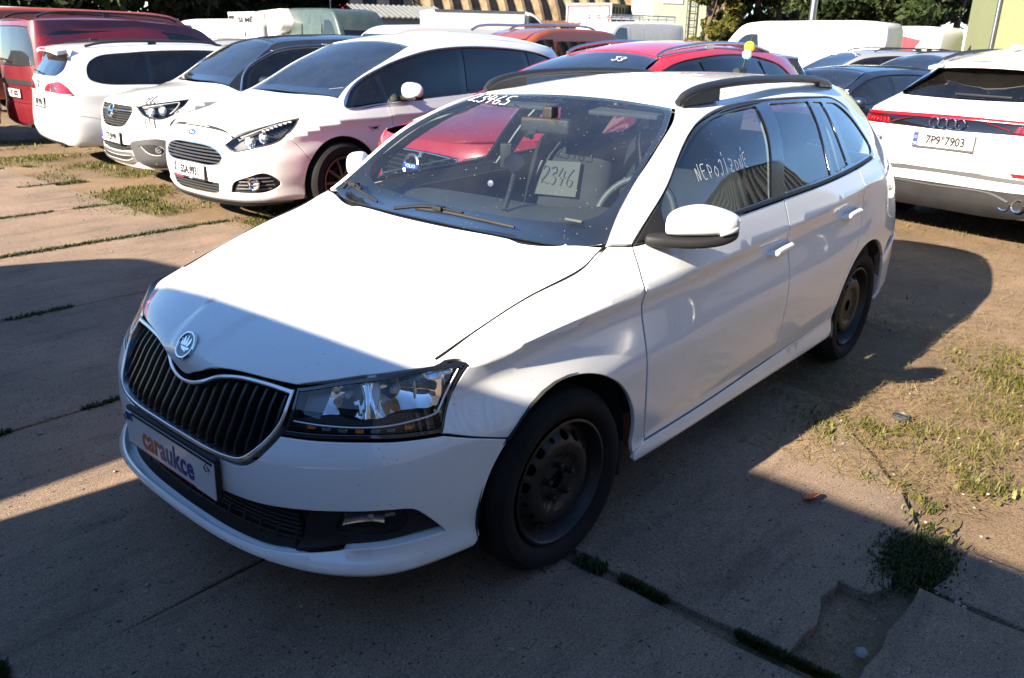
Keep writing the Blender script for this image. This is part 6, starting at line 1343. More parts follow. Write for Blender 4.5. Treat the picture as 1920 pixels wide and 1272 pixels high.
    bmo('roof_spoiler', bm, pw, root, True, auto=40)
def front_hatch(B, W, F, root, pw):
    p = B.p; gr = [(0, .46), (.40, .48), (.44, .56), (.40, .63), (0, .64)]
    panel('front_bumper', W, front_outline(B, p), pw, root, [mirrored(gr)], step=.07); panel('grille', off_s(W, -.03), mirrored([(q[0] * 1.05, q[1]) for q in gr]), 'cavity', root, step=.1, depth=0)
    grille_bars('grille_bar', W, gr, (.50, .54, .58, .61), root, 'gloss_black', .010, -.01)
    for s in (1, -1): headlamp(B, W, [(.52, .66, 1), (.70, .64), (.95, .68), (1.06, .77, 1), (.8, .755)], root, [(.72, .70, .04), (.88, .71, .04)], s=s)
P_MPV['front'] = front_mpv; P_CROSS['front'] = front_cross; P_SUV['front'] = front_suv; P_WAGON['rear'] = rear_wagon; P_MINIVAN['rear'] = rear_minivan; P_COUPESUV['rear'] = rear_coupesuv; P_HATCH['front'] = front_hatch

# ================================================================ vans, buildings, trees behind the cars
VIEW_AZ = lambda px, py=70: None
def cam_ray(px, py):
    d = (r2 * ((px - 960) / 1526.8) + u2 * ((636 - py) / 1526.8) + fwd); return d
def spot(px, dist):
    """ground point seen at photo column px, dist metres away"""
    d = cam_ray(px, 70); h = math.hypot(d.x, d.y); return Vector((CAM[0] + d.x / h * dist, CAM[1] + d.y / h * dist, 0))
def height(px, py, dist):
    d = cam_ray(px, py); return CAM[2] + d.z / math.hypot(d.x, d.y) * dist
def slab(name, out, hw, r, material, parent=None, ostep=.12, n=4, tumble=0., z0=0.):
    """a side outline (x, z) extruded across the width with rolled edges; tumble leans the sides in with height"""
    o = smooth_outline(out, ostep); o = o if area2(o) > 0 else o[::-1]; V, F = [], []; N_ = len(o); zmax = o[:, 1].max()
    lean = lambda z: hw - tumble * np.clip((z - z0) / (zmax - z0), 0, 1) ** 1.5
    rings = []
    for k in range(n + 1):
        a = math.pi / 2 * k / n; q = offset2(o, r * (1 - math.sin(a)) if k else r); rings.append((q, r * (1 - math.cos(a))))
    seq = [(q, 1, d) for q, d in rings] + [(q, -1, d) for q, d in rings[::-1]]
    for q, s, d in seq:
        for x, z in q: V.append((x, s * (lean(z) - d), z))
    for k in range(len(seq) - 1):
        for i in range(N_): j = (i + 1) % N_; F.append((k * N_ + i, k * N_ + j, (k + 1) * N_ + j, (k + 1) * N_ + i))
    bm = bmesh.new(); vv = [bm.verts.new(v) for v in V]
    for f in F: bm.faces.new([vv[i] for i in f])
    for q, s, b in ((rings[0][0], 1, 0), (rings[0][0], -1, (len(seq) - 1) * N_)):
        res = delaunay_2d_cdt([Vector(v) for v in q], [(i, (i + 1) % N_) for i in range(N_)], [], 0, 1e-6)
        if len(res[0]) != N_: continue
        v2 = np.array([tuple(v) for v in res[0]]); tri = np.array([tuple(f) for f in res[2]]); ok = inside(q, v2[tri].mean(1))
        for f, k in zip(res[2], ok):
            if k:
                try: bm.faces.new([vv[b + res[3][i][0]] for i in f])
                except ValueError: pass
    return bmo(name, bm, material, parent, True, auto=32)
def side_panel_flat(name, out, hw, s, material, parent, off=.004, depth=.01, tumble=0., z0=0., zmax=2.5, holes=()):
    S = lambda x, z: np.stack([x, s * (hw - tumble * np.clip((z - z0) / (zmax - z0), 0, 1) ** 1.5 + off), z], 1)
    return panel(name, S, out, material, parent, holes, step=.25, inset=0, depth=depth, ostep=.08, flip=s > 0, rnd=.002)
def van(name, label, pos, rz, H, L=5.4, hw=.98, m='paint_van_white', rear=True, style='panel', glass_m='glass_tint', group=None, low=False, rearwin=False, bare=False):
    """panel van: nose at +x; origin on the ground amidships"""
    root = empty(name, pos, rz); tag(root, label, 'van', group); h = L / 2; ws = .30 * min(1, H / 2.3); tb = .10
    nose = [(h, .45), (h - .02, .75), (h - .12, 1.0), (h - .55, 1.12), (h - .72, 1.2), (h - 1.30 - ws * .6, H - .14), (h - 1.65 - ws, H - .03)] if not low else [(h, .45), (h - .02, .72), (h - .15, .92), (h - .9, 1.08), (h - 1.0, 1.13), (h - 1.75, H - .12), (h - 2.1, H - .02)]
    out = [(h - .05, .32, 1), (h, .45, 1)] + [q for q in nose[1:]] + [(0, H), (-h + .30, H - .02), (-h + .06, H - .10), (-h, 1.1), (-h, .32, 1)]
    slab('body', out, hw, .09, m, root, tumble=tb, z0=.9)
    sp = dict(tumble=tb, z0=.9, zmax=H)
    wz = .34
    for x in (h - .95, -h + 1.05):
        for s in (1, -1):
            wheel(root, (x, s * (hw - .10), wz), wz, .21, .20, 'five', s, rimmat='dark_alloy')
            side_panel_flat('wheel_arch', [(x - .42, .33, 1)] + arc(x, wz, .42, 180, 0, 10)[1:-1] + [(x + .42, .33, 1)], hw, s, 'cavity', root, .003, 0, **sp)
    # glass, doors, lamps
    g0 = [(h - 1.0 - .1, 1.22, 1), (h - 1.42 - ws * .7, H - .42 if H > 2.2 else H - .24), (h - 1.75 - ws, (H - .38) if H > 2.2 else H - .22, 1), (h - 1.85 - ws, 1.22, 1)] if not low else [(h - 1.25, 1.14, 1), (h - 1.75, H - .24), (h - 2.2, H - .2, 1), (h - 2.25, 1.14, 1)]
    for s in (1, -1):
        side_panel_flat('side_window', g0, hw, s, glass_m, root, .006, .004, **sp)
        for x in (h - 1.95 - ws, -.35, -h + .25) if not bare else ():
            side_panel_flat('door_seam', [(x, .5, 1), (x + .012, .5, 1), (x + .012, H - .22, 1), (x, H - .22, 1)], hw, s, 'cavity', root, .003, 0, **sp)
        side_panel_flat('rub_strip', [(-h + .2, .72, 1), (h - 1.4, .72, 1), (h - 1.4, .80, 1), (-h + .2, .80, 1)], hw, s, 'black_plastic', root, .012, .01, **sp)
        if low or style == 'windows':
            for xa, xb in ((h - 3.2, h - 2.35), (h - 4.2, h - 3.28)) if low else ((-.25, h - 2.3), (-1.6, -.4)):
                side_panel_flat('side_window', [(xa, 1.16, 1), (xb, 1.16, 1), (xb, H - .24, 1), (xa, H - .24, 1)], hw, s, glass_m, root, .006, .004, **sp)
        boxo('door_mirror', (h - 1.25 if not low else h - 1.45, s * (hw + .12), 1.38 if H > 2.1 else 1.22), (.10, .20, .28 if H > 2.1 else .18), 'black_plastic', root, bevel=.03, smooth=True)
        boxo('tail_light', (-h - .004, s * (hw - .13), 1.05), (.03, .13, .38), 'red_lens', root, bevel=.01)
        boxo('headlight', (h - .10, s * (hw - .25), .88), (.16, .34, .20), 'lamp_frost', root, bevel=.04, smooth=True)
    a, b = Vector(nose[4] + (0,)), Vector(nose[5] + (0,)); t = (b - a).normalized(); n_ = Vector((-t.y, t.x, 0)) * -1; n_ = n_ if n_.x > 0 else -n_
    S = lambda q, y: np.stack([a.x + t.x * q + n_.x * .02, y, a.y + t.y * q + n_.y * .02], 1); ln = (b - a).length
    panel('windscreen', S, [(.04, -hw + .17, 1), (ln * .8, -hw + .24, 1), (ln * .8, hw - .24, 1), (.04, hw - .17, 1)], glass_m, root, step=.3, depth=.01)
    Sr = lambda y, z: np.stack([0 * y - h - .012 - 0 * z + np.clip((z - 1.1) / (H - 1.2), 0, 1) * .05, y, z], 1)
    if not bare:
        panel('rear_door_seam', Sr, [(-.008, .5, 1), (.008, .5, 1), (.008, H - .2, 1), (-.008, H - .2, 1)], 'cavity', root, step=.5, depth=0, inset=0, flip=True)
        if rearwin: panel('rear_window', Sr, [(-hw + .25, 1.2, 1), (hw - .25, 1.2, 1), (hw - .28, H - .22, 1), (-hw + .28, H - .22, 1)], glass_m, root, step=.3, depth=.006, off=-.004, flip=True)
    boxo('rear_bumper', (-h - .02, 0, .48), (.12, 2 * hw - .1, .2), 'black_plastic', root, bevel=.03)
    boxo('front_bumper', (h - .02, 0, .45), (.14, 2 * hw - .1, .28), 'black_plastic', root, bevel=.04)
    boxo('grille', (h - .02, 0, .78), (.06, .9, .16), 'gloss_black', root, bevel=.02)
    return root
def box_truck(name, label, pos, rz, H, L=3.8, hw=1.05, Hc=2.0, deflector=True, bare_door=False):
    root = empty(name, pos, rz); tag(root, label, 'truck')
    c_ = slab('cab', [(L / 2 + 1.9, .4, 1), (L / 2 + 1.88, .85), (L / 2 + 1.75, 1.05), (L / 2 + 1.3, 1.2), (L / 2 + .75, Hc - .1), (L / 2 + .5, Hc), (L / 2 + .05, Hc, 1), (L / 2 + .05, .4, 1)], .95, .08, 'paint_van_white', root, tumble=.1, z0=.9)
    boxo('cargo_box', (0, 0, (H + .75) / 2), (L, 2 * hw, H - .75), 'paint_van_white', root, bevel=.03)
    for s in (1, -1):
        for z in (.78, H - .03): boxo('box_edge', (0, s * (hw + .012), z), (L, .03, .07), 'alloy', root)
    boxo('chassis', (.3, 0, .6), (L + 1.5, 1.1, .22), 'underbody', root)
    for x in (L / 2 + 1.05, -L / 2 + .9):
        for s in (1, -1): wheel(root, (x, s * .85, .36), .36, .22, .21, 'five', s, rimmat='dark_alloy')
    if deflector:
        slab('roof_deflector', [(L / 2 + .15, Hc, 1), (L / 2 + .95, Hc - .02), (L / 2 + .85, Hc + .18), (L / 2 + .45, Hc + .48), (L / 2 + .15, Hc + .55, 1)], .80, .1, 'paint_van_white', root)
    S = lambda q, y: np.stack([L / 2 + 1.29 - q * .56, y, 1.22 + q * .82 * (Hc - 1.3) / .7], 1)
    panel('windscreen', S, [(.08, -.78, 1), (.9, -.70, 1), (.9, .70, 1), (.08, .78, 1)], 'glass_tint', root, step=.3, depth=.01, off=.03, flip=True)
    for s in (1, -1): side_panel_flat('side_window', [(L / 2 + .95, 1.22, 1), (L / 2 + .7, Hc - .2), (L / 2 + .25, Hc - .16, 1), (L / 2 + .25, 1.22, 1)], .95, s, 'glass_tint', root, .006, .004, .1, .9, Hc)
    return root
def wall_mat(name, col, scale=6, var=.12, bump=.3, rough=.85):
    m, n, l, p = mat(name); tc = n.new('ShaderNodeTexCoord'); t = n.new('ShaderNodeTexNoise'); t.inputs['Scale'].default_value = scale; t.inputs['Detail'].default_value = 9; t.inputs['Roughness'].default_value = .7; l.new(tc.outputs['Object'], t.inputs['Vector'])
    r = n.new('ShaderNodeMapRange'); r.inputs[1].default_value = .3; r.inputs[2].default_value = .75; r.inputs[3].default_value = 1 - var; r.inputs[4].default_value = 1 + var; l.new(t.outputs[0], r.inputs[0])
    x = n.new('ShaderNodeMix'); x.data_type = 'RGBA'; x.blend_type = 'MULTIPLY'; x.inputs[0].default_value = 1; x.inputs[6].default_value = (*col, 1); l.new(r.outputs[0], x.inputs[7]); l.new(x.outputs[2], p.inputs['Base Color']); p.inputs['Roughness'].default_value = rough
    b = n.new('ShaderNodeBump'); b.inputs['Strength'].default_value = bump; b.inputs['Distance'].default_value = .02; l.new(t.outputs[0], b.inputs['Height']); l.new(b.outputs[0], p.inputs['Normal'])
    return m
wall_mat('render_salmon', (.38, .27, .19)); wall_mat('render_green', (.17, .19, .10), 3, .06); wall_mat('render_pale', (.34, .37, .28), 3, .06)
wall_mat('rust_sheet', (.15, .105, .06), 2.2, .6, .4); wall_mat('grey_sheet', (.13, .14, .14), 2.5, .2); wall_mat('rust_roof', (.10, .04, .02), 5, .4); wall_mat('shed_grey', (.16, .17, .175), 3, .12); wall_mat('hall_sheet', (.15, .16, .155), 2, .15)
def leaf_mat(name, a, b):
    m, n, l, p = mat(name); g = n.new('ShaderNodeNewGeometry'); cr = n.new('ShaderNodeValToRGB'); l.new(g.outputs['Random Per Island'], cr.inputs[0]); e = cr.color_ramp.elements; e[0].color = (*a, 1); e[1].color = (*b, 1); l.new(cr.outputs[0], p.inputs['Base Color']); p.inputs['Roughness'].default_value = .55; p.inputs['Specular IOR Level'].default_value = .3
    t = n.new('ShaderNodeBsdfTranslucent'); l.new(cr.outputs[0], t.inputs[0]); x = n.new('ShaderNodeMixShader'); x.inputs[0].default_value = .22; l.new(p.outputs[0], x.inputs[1]); l.new(t.outputs[0], x.inputs[2]); l.new(x.outputs[0], n['Material Output'].inputs[0])
leaf_mat('leaf_dark', (.006, .014, .004), (.024, .036, .009)); leaf_mat('leaf_mid', (.010, .024, .006), (.04, .055, .014)); leaf_mat('leaf_ivy', (.03, .042, .007), (.13, .11, .018)); leaf_mat('leaf_conifer', (.009, .018, .005), (.032, .038, .009)); leaf_mat('leaf_soft', (.03, .05, .018), (.08, .10, .04))
simple('bark', (.09, .065, .045), .9, bump=(30, .6), vary=.3)
def leaves(name, pts, size, material, parent, rng, squash=1.):
    n_ = len(pts); a = rng.normal(size=(n_, 3)); a /= np.linalg.norm(a, axis=1, keepdims=True); b = np.cross(a, rng.normal(size=(n_, 3))); b /= np.linalg.norm(b, axis=1, keepdims=True)
    sz = size * rng.uniform(.55, 1.3, (n_, 1)); c_ = np.cross(a, b)
    V = np.stack([pts - b * sz, pts + c_ * sz * .45 - a * sz * .1, pts + b * sz, pts - c_ * sz * .45 - a * sz * .1], 1).reshape(-1, 3)
    me = bpy.data.meshes.new(name); me.vertices.add(4 * n_); me.vertices.foreach_set('co', V.ravel()); me.loops.add(4 * n_); me.loops.foreach_set('vertex_index', np.arange(4 * n_)); me.polygons.add(n_); me.polygons.foreach_set('loop_start', np.arange(0, 4 * n_, 4)); me.polygons.foreach_set('loop_total', np.full(n_, 4)); me.update(); me.validate()
    return link(name, me, material, parent)
def tree(name, label, pos, H, R, material, seed, n=5000, size=.22, trunk=.25, group=None, base=.28, shape='round'):
    rng = np.random.default_rng(seed); root = empty(name, pos); tag(root, label, 'tree', group)
    tr = [(0, 0, -.1), (.1 * rng.normal(), .1 * rng.normal(), H * .3), (.25 * rng.normal(), .25 * rng.normal(), H * .6), (.3 * rng.normal(), .3 * rng.normal(), H * .92)]
    tk = crom(tr, 5); sweep('trunk', tk, np.linspace(trunk, trunk * .2, len(tk)), 'bark', root, 8)
    C_ = []
    for i in range(26 if shape == 'round' else 34):
        if shape == 'round':
            z = H * rng.uniform(base, .98); k = math.sqrt(max(.05, 1 - ((z / H - .58) / .46) ** 2)); a = rng.uniform(0, 2 * math.pi); r_ = R * k * rng.uniform(.35, 1.0)
        else: z = H * rng.uniform(base, 1); k = (1 - (z / H)) ** .7 + .12; a = rng.uniform(0, 2 * math.pi); r_ = R * k * rng.uniform(.5, 1)
        C_.append((r_ * math.cos(a), r_ * math.sin(a), z, R * rng.uniform(.22, .42)))
        if i % 3 == 0:
            j = int(np.clip((z * .72 / H) * len(tk), 0, len(tk) - 1)); sweep('limb', crom([tk[j], (tk[j] + np.array([r_ * math.cos(a), r_ * math.sin(a), z])) / 2 + np.array([0, 0, -.1 * R]), (r_ * math.cos(a), r_ * math.sin(a), z)], 4), np.linspace(trunk * .32, trunk * .06, 9), 'bark', root, 5)
    C_ = np.array(C_); w = C_[:, 3] ** 2; w /= w.sum(); idx = rng.choice(len(C_), n, p=w)
    d = rng.normal(size=(n, 3)); d /= np.linalg.norm(d, axis=1, keepdims=True); d *= (rng.uniform(.25, 1, (n, 1)) ** .45) * C_[idx, 3:4] * np.array([1, 1, .75])
    leaves('crown', C_[idx, :3] + d, size, material, root, rng)
    return root
def building(name, label, pos, rz, size, material, roof=None, cat='building'):
    root = empty(name, pos, rz); tag(root, label, cat); boxo('wall', (0, 0, size[2] / 2), size, material, root); return root

# ================================================================ the ground: soil, concrete slabs, grass, bits and pieces
def ground_mats():
    for name, base, dark, peb in (('soil', (.20, .138, .085), (.11, .076, .048), .25), ('concrete', (.245, .175, .125), (.135, .10, .075), .95)):
        m, n, l, p = mat(name); tc = n.new('ShaderNodeTexCoord'); pos = n.new('ShaderNodeNewGeometry')
        t = n.new('ShaderNodeTexNoise'); t.inputs['Scale'].default_value = .9; t.inputs['Detail'].default_value = 10; t.inputs['Roughness'].default_value = .72; l.new(pos.outputs['Position'], t.inputs['Vector'])
        cr = n.new('ShaderNodeValToRGB'); l.new(t.outputs[0], cr.inputs[0]); e = cr.color_ramp.elements; e[0].position = .32; e[0].color = (*dark, 1); e[1].position = .62; e[1].color = (*base, 1)
        f = n.new('ShaderNodeTexNoise'); f.inputs['Scale'].default_value = 160; f.inputs['Detail'].default_value = 3; l.new(pos.outputs['Position'], f.inputs['Vector'])
        fr = n.new('ShaderNodeMapRange'); fr.inputs[1].default_value = .3; fr.inputs[2].default_value = .7; fr.inputs[3].default_value = .55; fr.inputs[4].default_value = 1.42; l.new(f.outputs[0], fr.inputs[0])
        x = n.new('ShaderNodeMix'); x.data_type = 'RGBA'; x.blend_type = 'MULTIPLY'; x.inputs[0].default_value = 1; l.new(cr.outputs[0], x.inputs[6]); l.new(fr.outputs[0], x.inputs[7]); out = x.outputs[2]
        hgt = f.outputs[0]
        dn = n.new('ShaderNodeTexNoise'); dn.inputs['Scale'].default_value = 60; dn.inputs['Detail'].default_value = 2; l.new(pos.outputs['Position'], dn.inputs['Vector']); dv = n.new('ShaderNodeVectorMath'); dv.operation = 'SCALE'; dv.inputs['Scale'].default_value = .022; l.new(dn.outputs['Color'], dv.inputs[0]); da = n.new('ShaderNodeVectorMath'); l.new(pos.outputs['Position'], da.inputs[0]); l.new(dv.outputs[0], da.inputs[1])
        for sc, amt in ((120, peb), (62, peb * .5)):                # exposed aggregate, each stone its own tone
            v = n.new('ShaderNodeTexVoronoi'); v.inputs['Scale'].default_value = sc; l.new(da.outputs[0], v.inputs['Vector']); s = n.new('ShaderNodeSeparateColor'); l.new(v.outputs['Color'], s.inputs[0])
            a = n.new('ShaderNodeMath'); a.operation = 'LESS_THAN'; a.inputs[1].default_value = .34; l.new(v.outputs['Distance'], a.inputs[0]); b = n.new('ShaderNodeMath'); b.operation = 'LESS_THAN'; b.inputs[1].default_value = .30 * amt; l.new(s.outputs[1], b.inputs[0]); c = n.new('ShaderNodeMath'); c.operation = 'MULTIPLY'; l.new(a.outputs[0], c.inputs[0]); l.new(b.outputs[0], c.inputs[1])
            k = n.new('ShaderNodeValToRGB'); l.new(s.outputs[0], k.inputs[0]); ee = k.color_ramp.elements; ee[0].color = (.03, .027, .025, 1); ee[1].color = (.27, .225, .185, 1); q = ee.new(.5); q.color = (.10, .08, .065, 1)
            y = n.new('ShaderNodeMix'); y.data_type = 'RGBA'; l.new(c.outputs[0], y.inputs[0]); l.new(out, y.inputs[6]); l.new(k.outputs[0], y.inputs[7]); out = y.outputs[2]
        if name == 'concrete':                                     # dark wheel-worn, oily streaks
            w = n.new('ShaderNodeTexNoise'); w.inputs['Scale'].default_value = 2.4; w.inputs['Detail'].default_value = 7; w.inputs['Roughness'].default_value = .8; mp = n.new('ShaderNodeMapping'); mp.inputs['Scale'].default_value = (.5, 2.2, 1); l.new(pos.outputs['Position'], mp.inputs[0]); l.new(mp.outputs[0], w.inputs['Vector'])
            r = n.new('ShaderNodeMapRange'); r.inputs[1].default_value = .50; r.inputs[2].default_value = .68; r.inputs[3].default_value = 0; r.inputs[4].default_value = .6; l.new(w.outputs[0], r.inputs[0])
            y = n.new('ShaderNodeMix'); y.data_type = 'RGBA'; l.new(r.outputs[0], y.inputs[0]); l.new(out, y.inputs[6]); y.inputs[7].default_value = (.06, .048, .04, 1); out = y.outputs[2]
        l.new(out, p.inputs['Base Color']); p.inputs['Roughness'].default_value = .92; p.inputs['Specular IOR Level'].default_value = .25
        bp = n.new('ShaderNodeBump'); bp.inputs['Strength'].default_value = .55; bp.inputs['Distance'].default_value = .006; l.new(hgt, bp.inputs['Height']); b2 = n.new('ShaderNodeBump'); b2.inputs['Strength'].default_value = .4; b2.inputs['Distance'].default_value = .02; l.new(t.outputs[0], b2.inputs['Height']); l.new(b2.outputs[0], bp.inputs['Normal']); l.new(bp.outputs[0], p.inputs['Normal'])
    leaf_mat('grass', (.04, .055, .010), (.15, .14, .028)); leaf_mat('grass_dry', (.16, .115, .045), (.33, .25, .11)); leaf_mat('moss', (.014, .026, .007), (.05, .065, .016))
    simple('pebble', (.22, .20, .18), .8, vary=.3)
def vnoise(x, y, s, seed=0):
    x, y = x / s, y / s; xi, yi = np.floor(x).astype(int), np.floor(y).astype(int); fx, fy = x - xi, y - yi; fx, fy = fx * fx * (3 - 2 * fx), fy * fy * (3 - 2 * fy)
    h = lambda a, b: (np.sin(a * 127.1 + b * 311.7 + seed * 17.3) * 43758.5453) % 1
    return (h(xi, yi) * (1 - fx) + h(xi + 1, yi) * fx) * (1 - fy) + (h(xi, yi + 1) * (1 - fx) + h(xi + 1, yi + 1) * fx) * fy
def blades(name, P, lo, hi, w, material, rng, lean=.6, flat=False):
    n_ = len(P); a = rng.uniform(0, 2 * math.pi, n_); L = rng.uniform(lo, hi, n_); d = np.stack([np.cos(a), np.sin(a), 0 * a], 1); sd = np.stack([-np.sin(a), np.cos(a), 0 * a], 1) * (w * rng.uniform(.6, 1.3, n_))[:, None]
    k = rng.uniform(.15, lean, n_)[:, None]; up = np.array([0, 0, 1.])
    if flat: k = np.full((n_, 1), 1.); zz = rng.uniform(.0, .25, n_)[:, None]
    else: zz = np.sqrt(np.maximum(0, 1 - k ** 2))
    mid = P + (d * k * .45 + up * zz * .62) * L[:, None]; tip = P + (d * k + up * zz * .9) * L[:, None]
    V = np.stack([P - sd, P + sd, mid + sd * .7, mid - sd * .7, tip], 1).reshape(-1, 3); b = np.arange(n_) * 5
    F = np.concatenate([np.stack([b, b + 1, b + 2, b + 3], 1).ravel(), np.stack([b + 3, b + 2, b + 4], 1).ravel()])
    me = bpy.data.meshes.new(name); me.vertices.add(5 * n_); me.vertices.foreach_set('co', V.ravel()); me.loops.add(7 * n_); me.loops.foreach_set('vertex_index', F); me.polygons.add(2 * n_); me.polygons.foreach_set('loop_start', np.concatenate([np.arange(n_) * 4, 4 * n_ + np.arange(n_) * 3])); me.polygons.foreach_set('loop_total', np.concatenate([np.full(n_, 4), np.full(n_, 3)])); me.update(); me.validate()
    return link(name, me, material)
def build_ground():
    ground_mats(); rng = np.random.default_rng(5)
    # soil: fine mesh near, coarse far
    xs = np.concatenate([[-400, -200, -100, -60, -40, -28, -20], np.arange(-15, 4, .14), [5, 8, 15, 40, 120, 300]]); ys = np.concatenate([[-400, -200, -100, -60, -40, -28, -20], np.arange(-15, 4, .14), [5, 8, 15, 40, 120, 300]])
    X, Y_ = np.meshgrid(xs, ys, indexing='ij'); near = (X > -16) & (X < 4.5) & (Y_ > -16) & (Y_ < 4.5)
    Z = np.where(near, .030 * (vnoise(X, Y_, .9, 1) - .5) + .016 * (vnoise(X, Y_, .3, 2) - .5), 0) - .016
    Z = np.where((X > -2.2) & near, np.minimum(Z, -.007), Z)
    hole = (X > -.72) & (X < -.02) & (Y_ > 1.45) & (Y_ < 1.75); Z = np.where(hole, -.045 + .02 * vnoise(X, Y_, .2, 4), Z)
    n1, n2 = len(xs), len(ys); I = np.arange(n1 * n2).reshape(n1, n2); F = np.stack([I[:-1, :-1], I[1:, :-1], I[1:, 1:], I[:-1, 1:]], -1).reshape(-1, 4)
    g = raw('ground', np.stack([X, Y_, Z], -1).reshape(-1, 3), F, 'soil'); tag(g, kind='structure')
    pv = empty('pavement'); tag(pv, kind='structure')
    def slab_piece(x0, x1, y0, y1, cut=None, seed=0, dz=0.):
        r_ = np.random.default_rng(seed); pts = []
        def side(a, b, n_):
            t = np.linspace(0, 1, n_, endpoint=False)[:, None]; q = np.array(a) * (1 - t) + np.array(b) * t; return q + r_.normal(size=q.shape) * .006
        if cut is None: pts = np.concatenate([side((x0, y0), (x1, y0), 14), side((x1, y0), (x1, y1), 10), side((x1, y1), (x0, y1), 14), side((x0, y1), (x0, y0), 10)])
        else:
            pts = [];
            for i in range(len(cut)):
                a, b = np.array(cut[i]), np.array(cut[(i + 1) % len(cut)]); k = max(2, int(np.linalg.norm(b - a) / .09)); pts.append(side(a, b, k))
            pts = np.concatenate(pts)
        tx, ty = r_.normal() * .0016, r_.normal() * .0016; cx, cy = (x0 + x1) / 2, (y0 + y1) / 2
        S = lambda a, b: np.stack([a, b, dz + tx * (a - cx) + ty * (b - cy) + 0 * a], 1)
        return panel('slab', S, pts, 'concrete', pv, step=.5, inset=.003, depth=.07, rnd=.007)
    yj = [-16.7, -15.2, -13.7, -12.2, -10.65, -9.15, -7.6, -6.07, -4.60, -3.02, -1.47, .10, 1.72, 3.3, 4.9, 6.4]; k = 0
    for a, b in zip(yj[:-1], yj[1:]):
        for x0, x1 in ((6.0, 9.0), (2.97, 5.98), (-.04, 2.95), (-2.05, -.07)) if a > -.5 else ((6.0, 9.0), (2.97, 5.98), (-2.05, 2.95)):
            k += 1
            if (x0, a) == (-2.05, .10): slab_piece(x0, x1, a, b, [(-.08, .12), (-.08, 1.55), (-.28, 1.56), (-.36, 1.54), (-.45, 1.52), (-.53, 1.53), (-.53, 1.64), (-.66, 1.66), (-.92, 1.66), (-1.25, 1.5), (-1.6, 1.2), (-1.9, .9), (-2.05, .12)], k, .001)
            elif (x0, a) == (-2.05, 1.72): slab_piece(x0, x1, a, b, [(-.10, 1.73), (-.10, 3.28), (-.62, 3.28), (-.64, 1.735)], k, .012); slab_piece(x0, x1, a, b, [(-.665, 1.76), (-.665, 3.28), (-1.0, 3.28), (-.98, 1.80)], k + 500, .004)
            elif (x0, a) == (-.04, 1.72): slab_piece(x0, x1, a, b, None, k, .010)
            elif x0 == -2.05 and a < -4.7: slab_piece(-1.65 - .25 * ((k * 7) % 3), x1, a, b, None, k)
            elif x0 == -2.05 and a > -.5 and a < .0: continue
            else: slab_piece(x0, x1, a, b, None, k, .0015 * ((k * 5) % 3))
    # --- grass: sampled by where it grows in the yard
    def pick(n_, x0, x1, y0, y1, dens):
        x, y = rng.uniform(x0, x1, n_), rng.uniform(y0, y1, n_); keep = rng.uniform(0, 1, n_) < dens(x, y); return np.stack([x[keep], y[keep], np.full(keep.sum(), -.012)], 1)
    tuft = [(-1.62, 1.08, .16, 1.), (-1.70, 1.22, .15, .9), (-1.75, 1.36, .14, 1.), (-1.88, 1.50, .14, .8), (-1.92, 1.65, .12, 1.), (-1.70, 1.60, .14, .9), (-1.52, 1.70, .13, .9), (-1.26, 1.40, .06, 1.), (-1.30, 1.47, .06, .8), (-1.20, 1.58, .08, .7), (-1.05, 1.58, .07, .8), (-1.05, 1.70, .07, .9), (-.88, 1.68, .09, 1.2), (-2.95, 1.42, .20, .7), (-2.80, 1.60, .2, 1.), (-2.55, 1.62, .2, .7), (-3.1, 1.7, .3, .8), (-2.3, 1.75, .2, .9), (-2.1, 1.9, .2, .9)]
    def d_right(x, y):
        d = np.zeros_like(x)
        for cx, cy, r_, a in tuft: d = np.maximum(d, a * np.exp(-((x - cx) ** 2 + (y - cy) ** 2) / (.55 * r_ * r_)))
        return np.clip(d * (1.9 * vnoise(x, y, .07, 3) - .25), 0, 1)
    G = [pick(60000, -3.5, -.7, .7, 2.3, d_right)]
    def d_left(x, y):
        band = np.exp(-((x + 2.25 + .25 * np.sin(y * 1.3)) / .55) ** 2); return np.clip(band * np.clip((vnoise(x, y, .55, 5) - .40) * 3.2, 0, 1) * (.35 + .9 * vnoise(x, y, .12, 6)), 0, 1)
    G.append(pick(150000, -3.6, -1.1, -12, -2.6, d_left))
    d_sp = lambda x, y: np.clip((vnoise(x, y, .8, 8) - .52) * 1.2, 0, 1) * .55 * vnoise(x, y, .15, 9); G.append(pick(90000, -9, -2.1, -2.5, 3.5, d_sp)); G.append(pick(60000, -9, -2.8, -13, -2.5, d_sp))
    P = np.concatenate(G); wd = rng.uniform(size=len(P)) < .16; tag(blades('weeds', P[wd], .015, .05, .0085, 'grass', rng, 1.), 'broad-leaved weeds among the grass', 'weeds', kind='stuff'); P = P[~wd]; tag(blades('grass', P, .014, .048, .0030, 'grass', rng, .95), 'tufts of green grass growing in the soil between the slabs', 'grass', kind='stuff')
    J = []                                                         # moss and short weed in the joints
    def joint(x0, y0, x1, y1, w, n_, s0, thr):
        t = rng.uniform(0, 1, n_); x = x0 + (x1 - x0) * t + rng.normal(size=n_) * w * (1 if x0 == x1 else .2); y = y0 + (y1 - y0) * t + rng.normal(size=n_) * w * (1 if y0 == y1 else .2); k_ = vnoise(x + y, x - y, .35, s0) > thr; J.append(np.stack([x[k_], y[k_], np.full(k_.sum(), -.006)], 1))
    for i, (y, thr, w) in enumerate(((-4.60, .15, .022), (-6.07, .45, .026), (-3.02, .62, .014), (-1.47, .66, .010), (-7.6, .35, .03), (-9.15, .35, .035))): joint(-2.0, y, 2.5, y, w, 6500, 20 + i, thr)
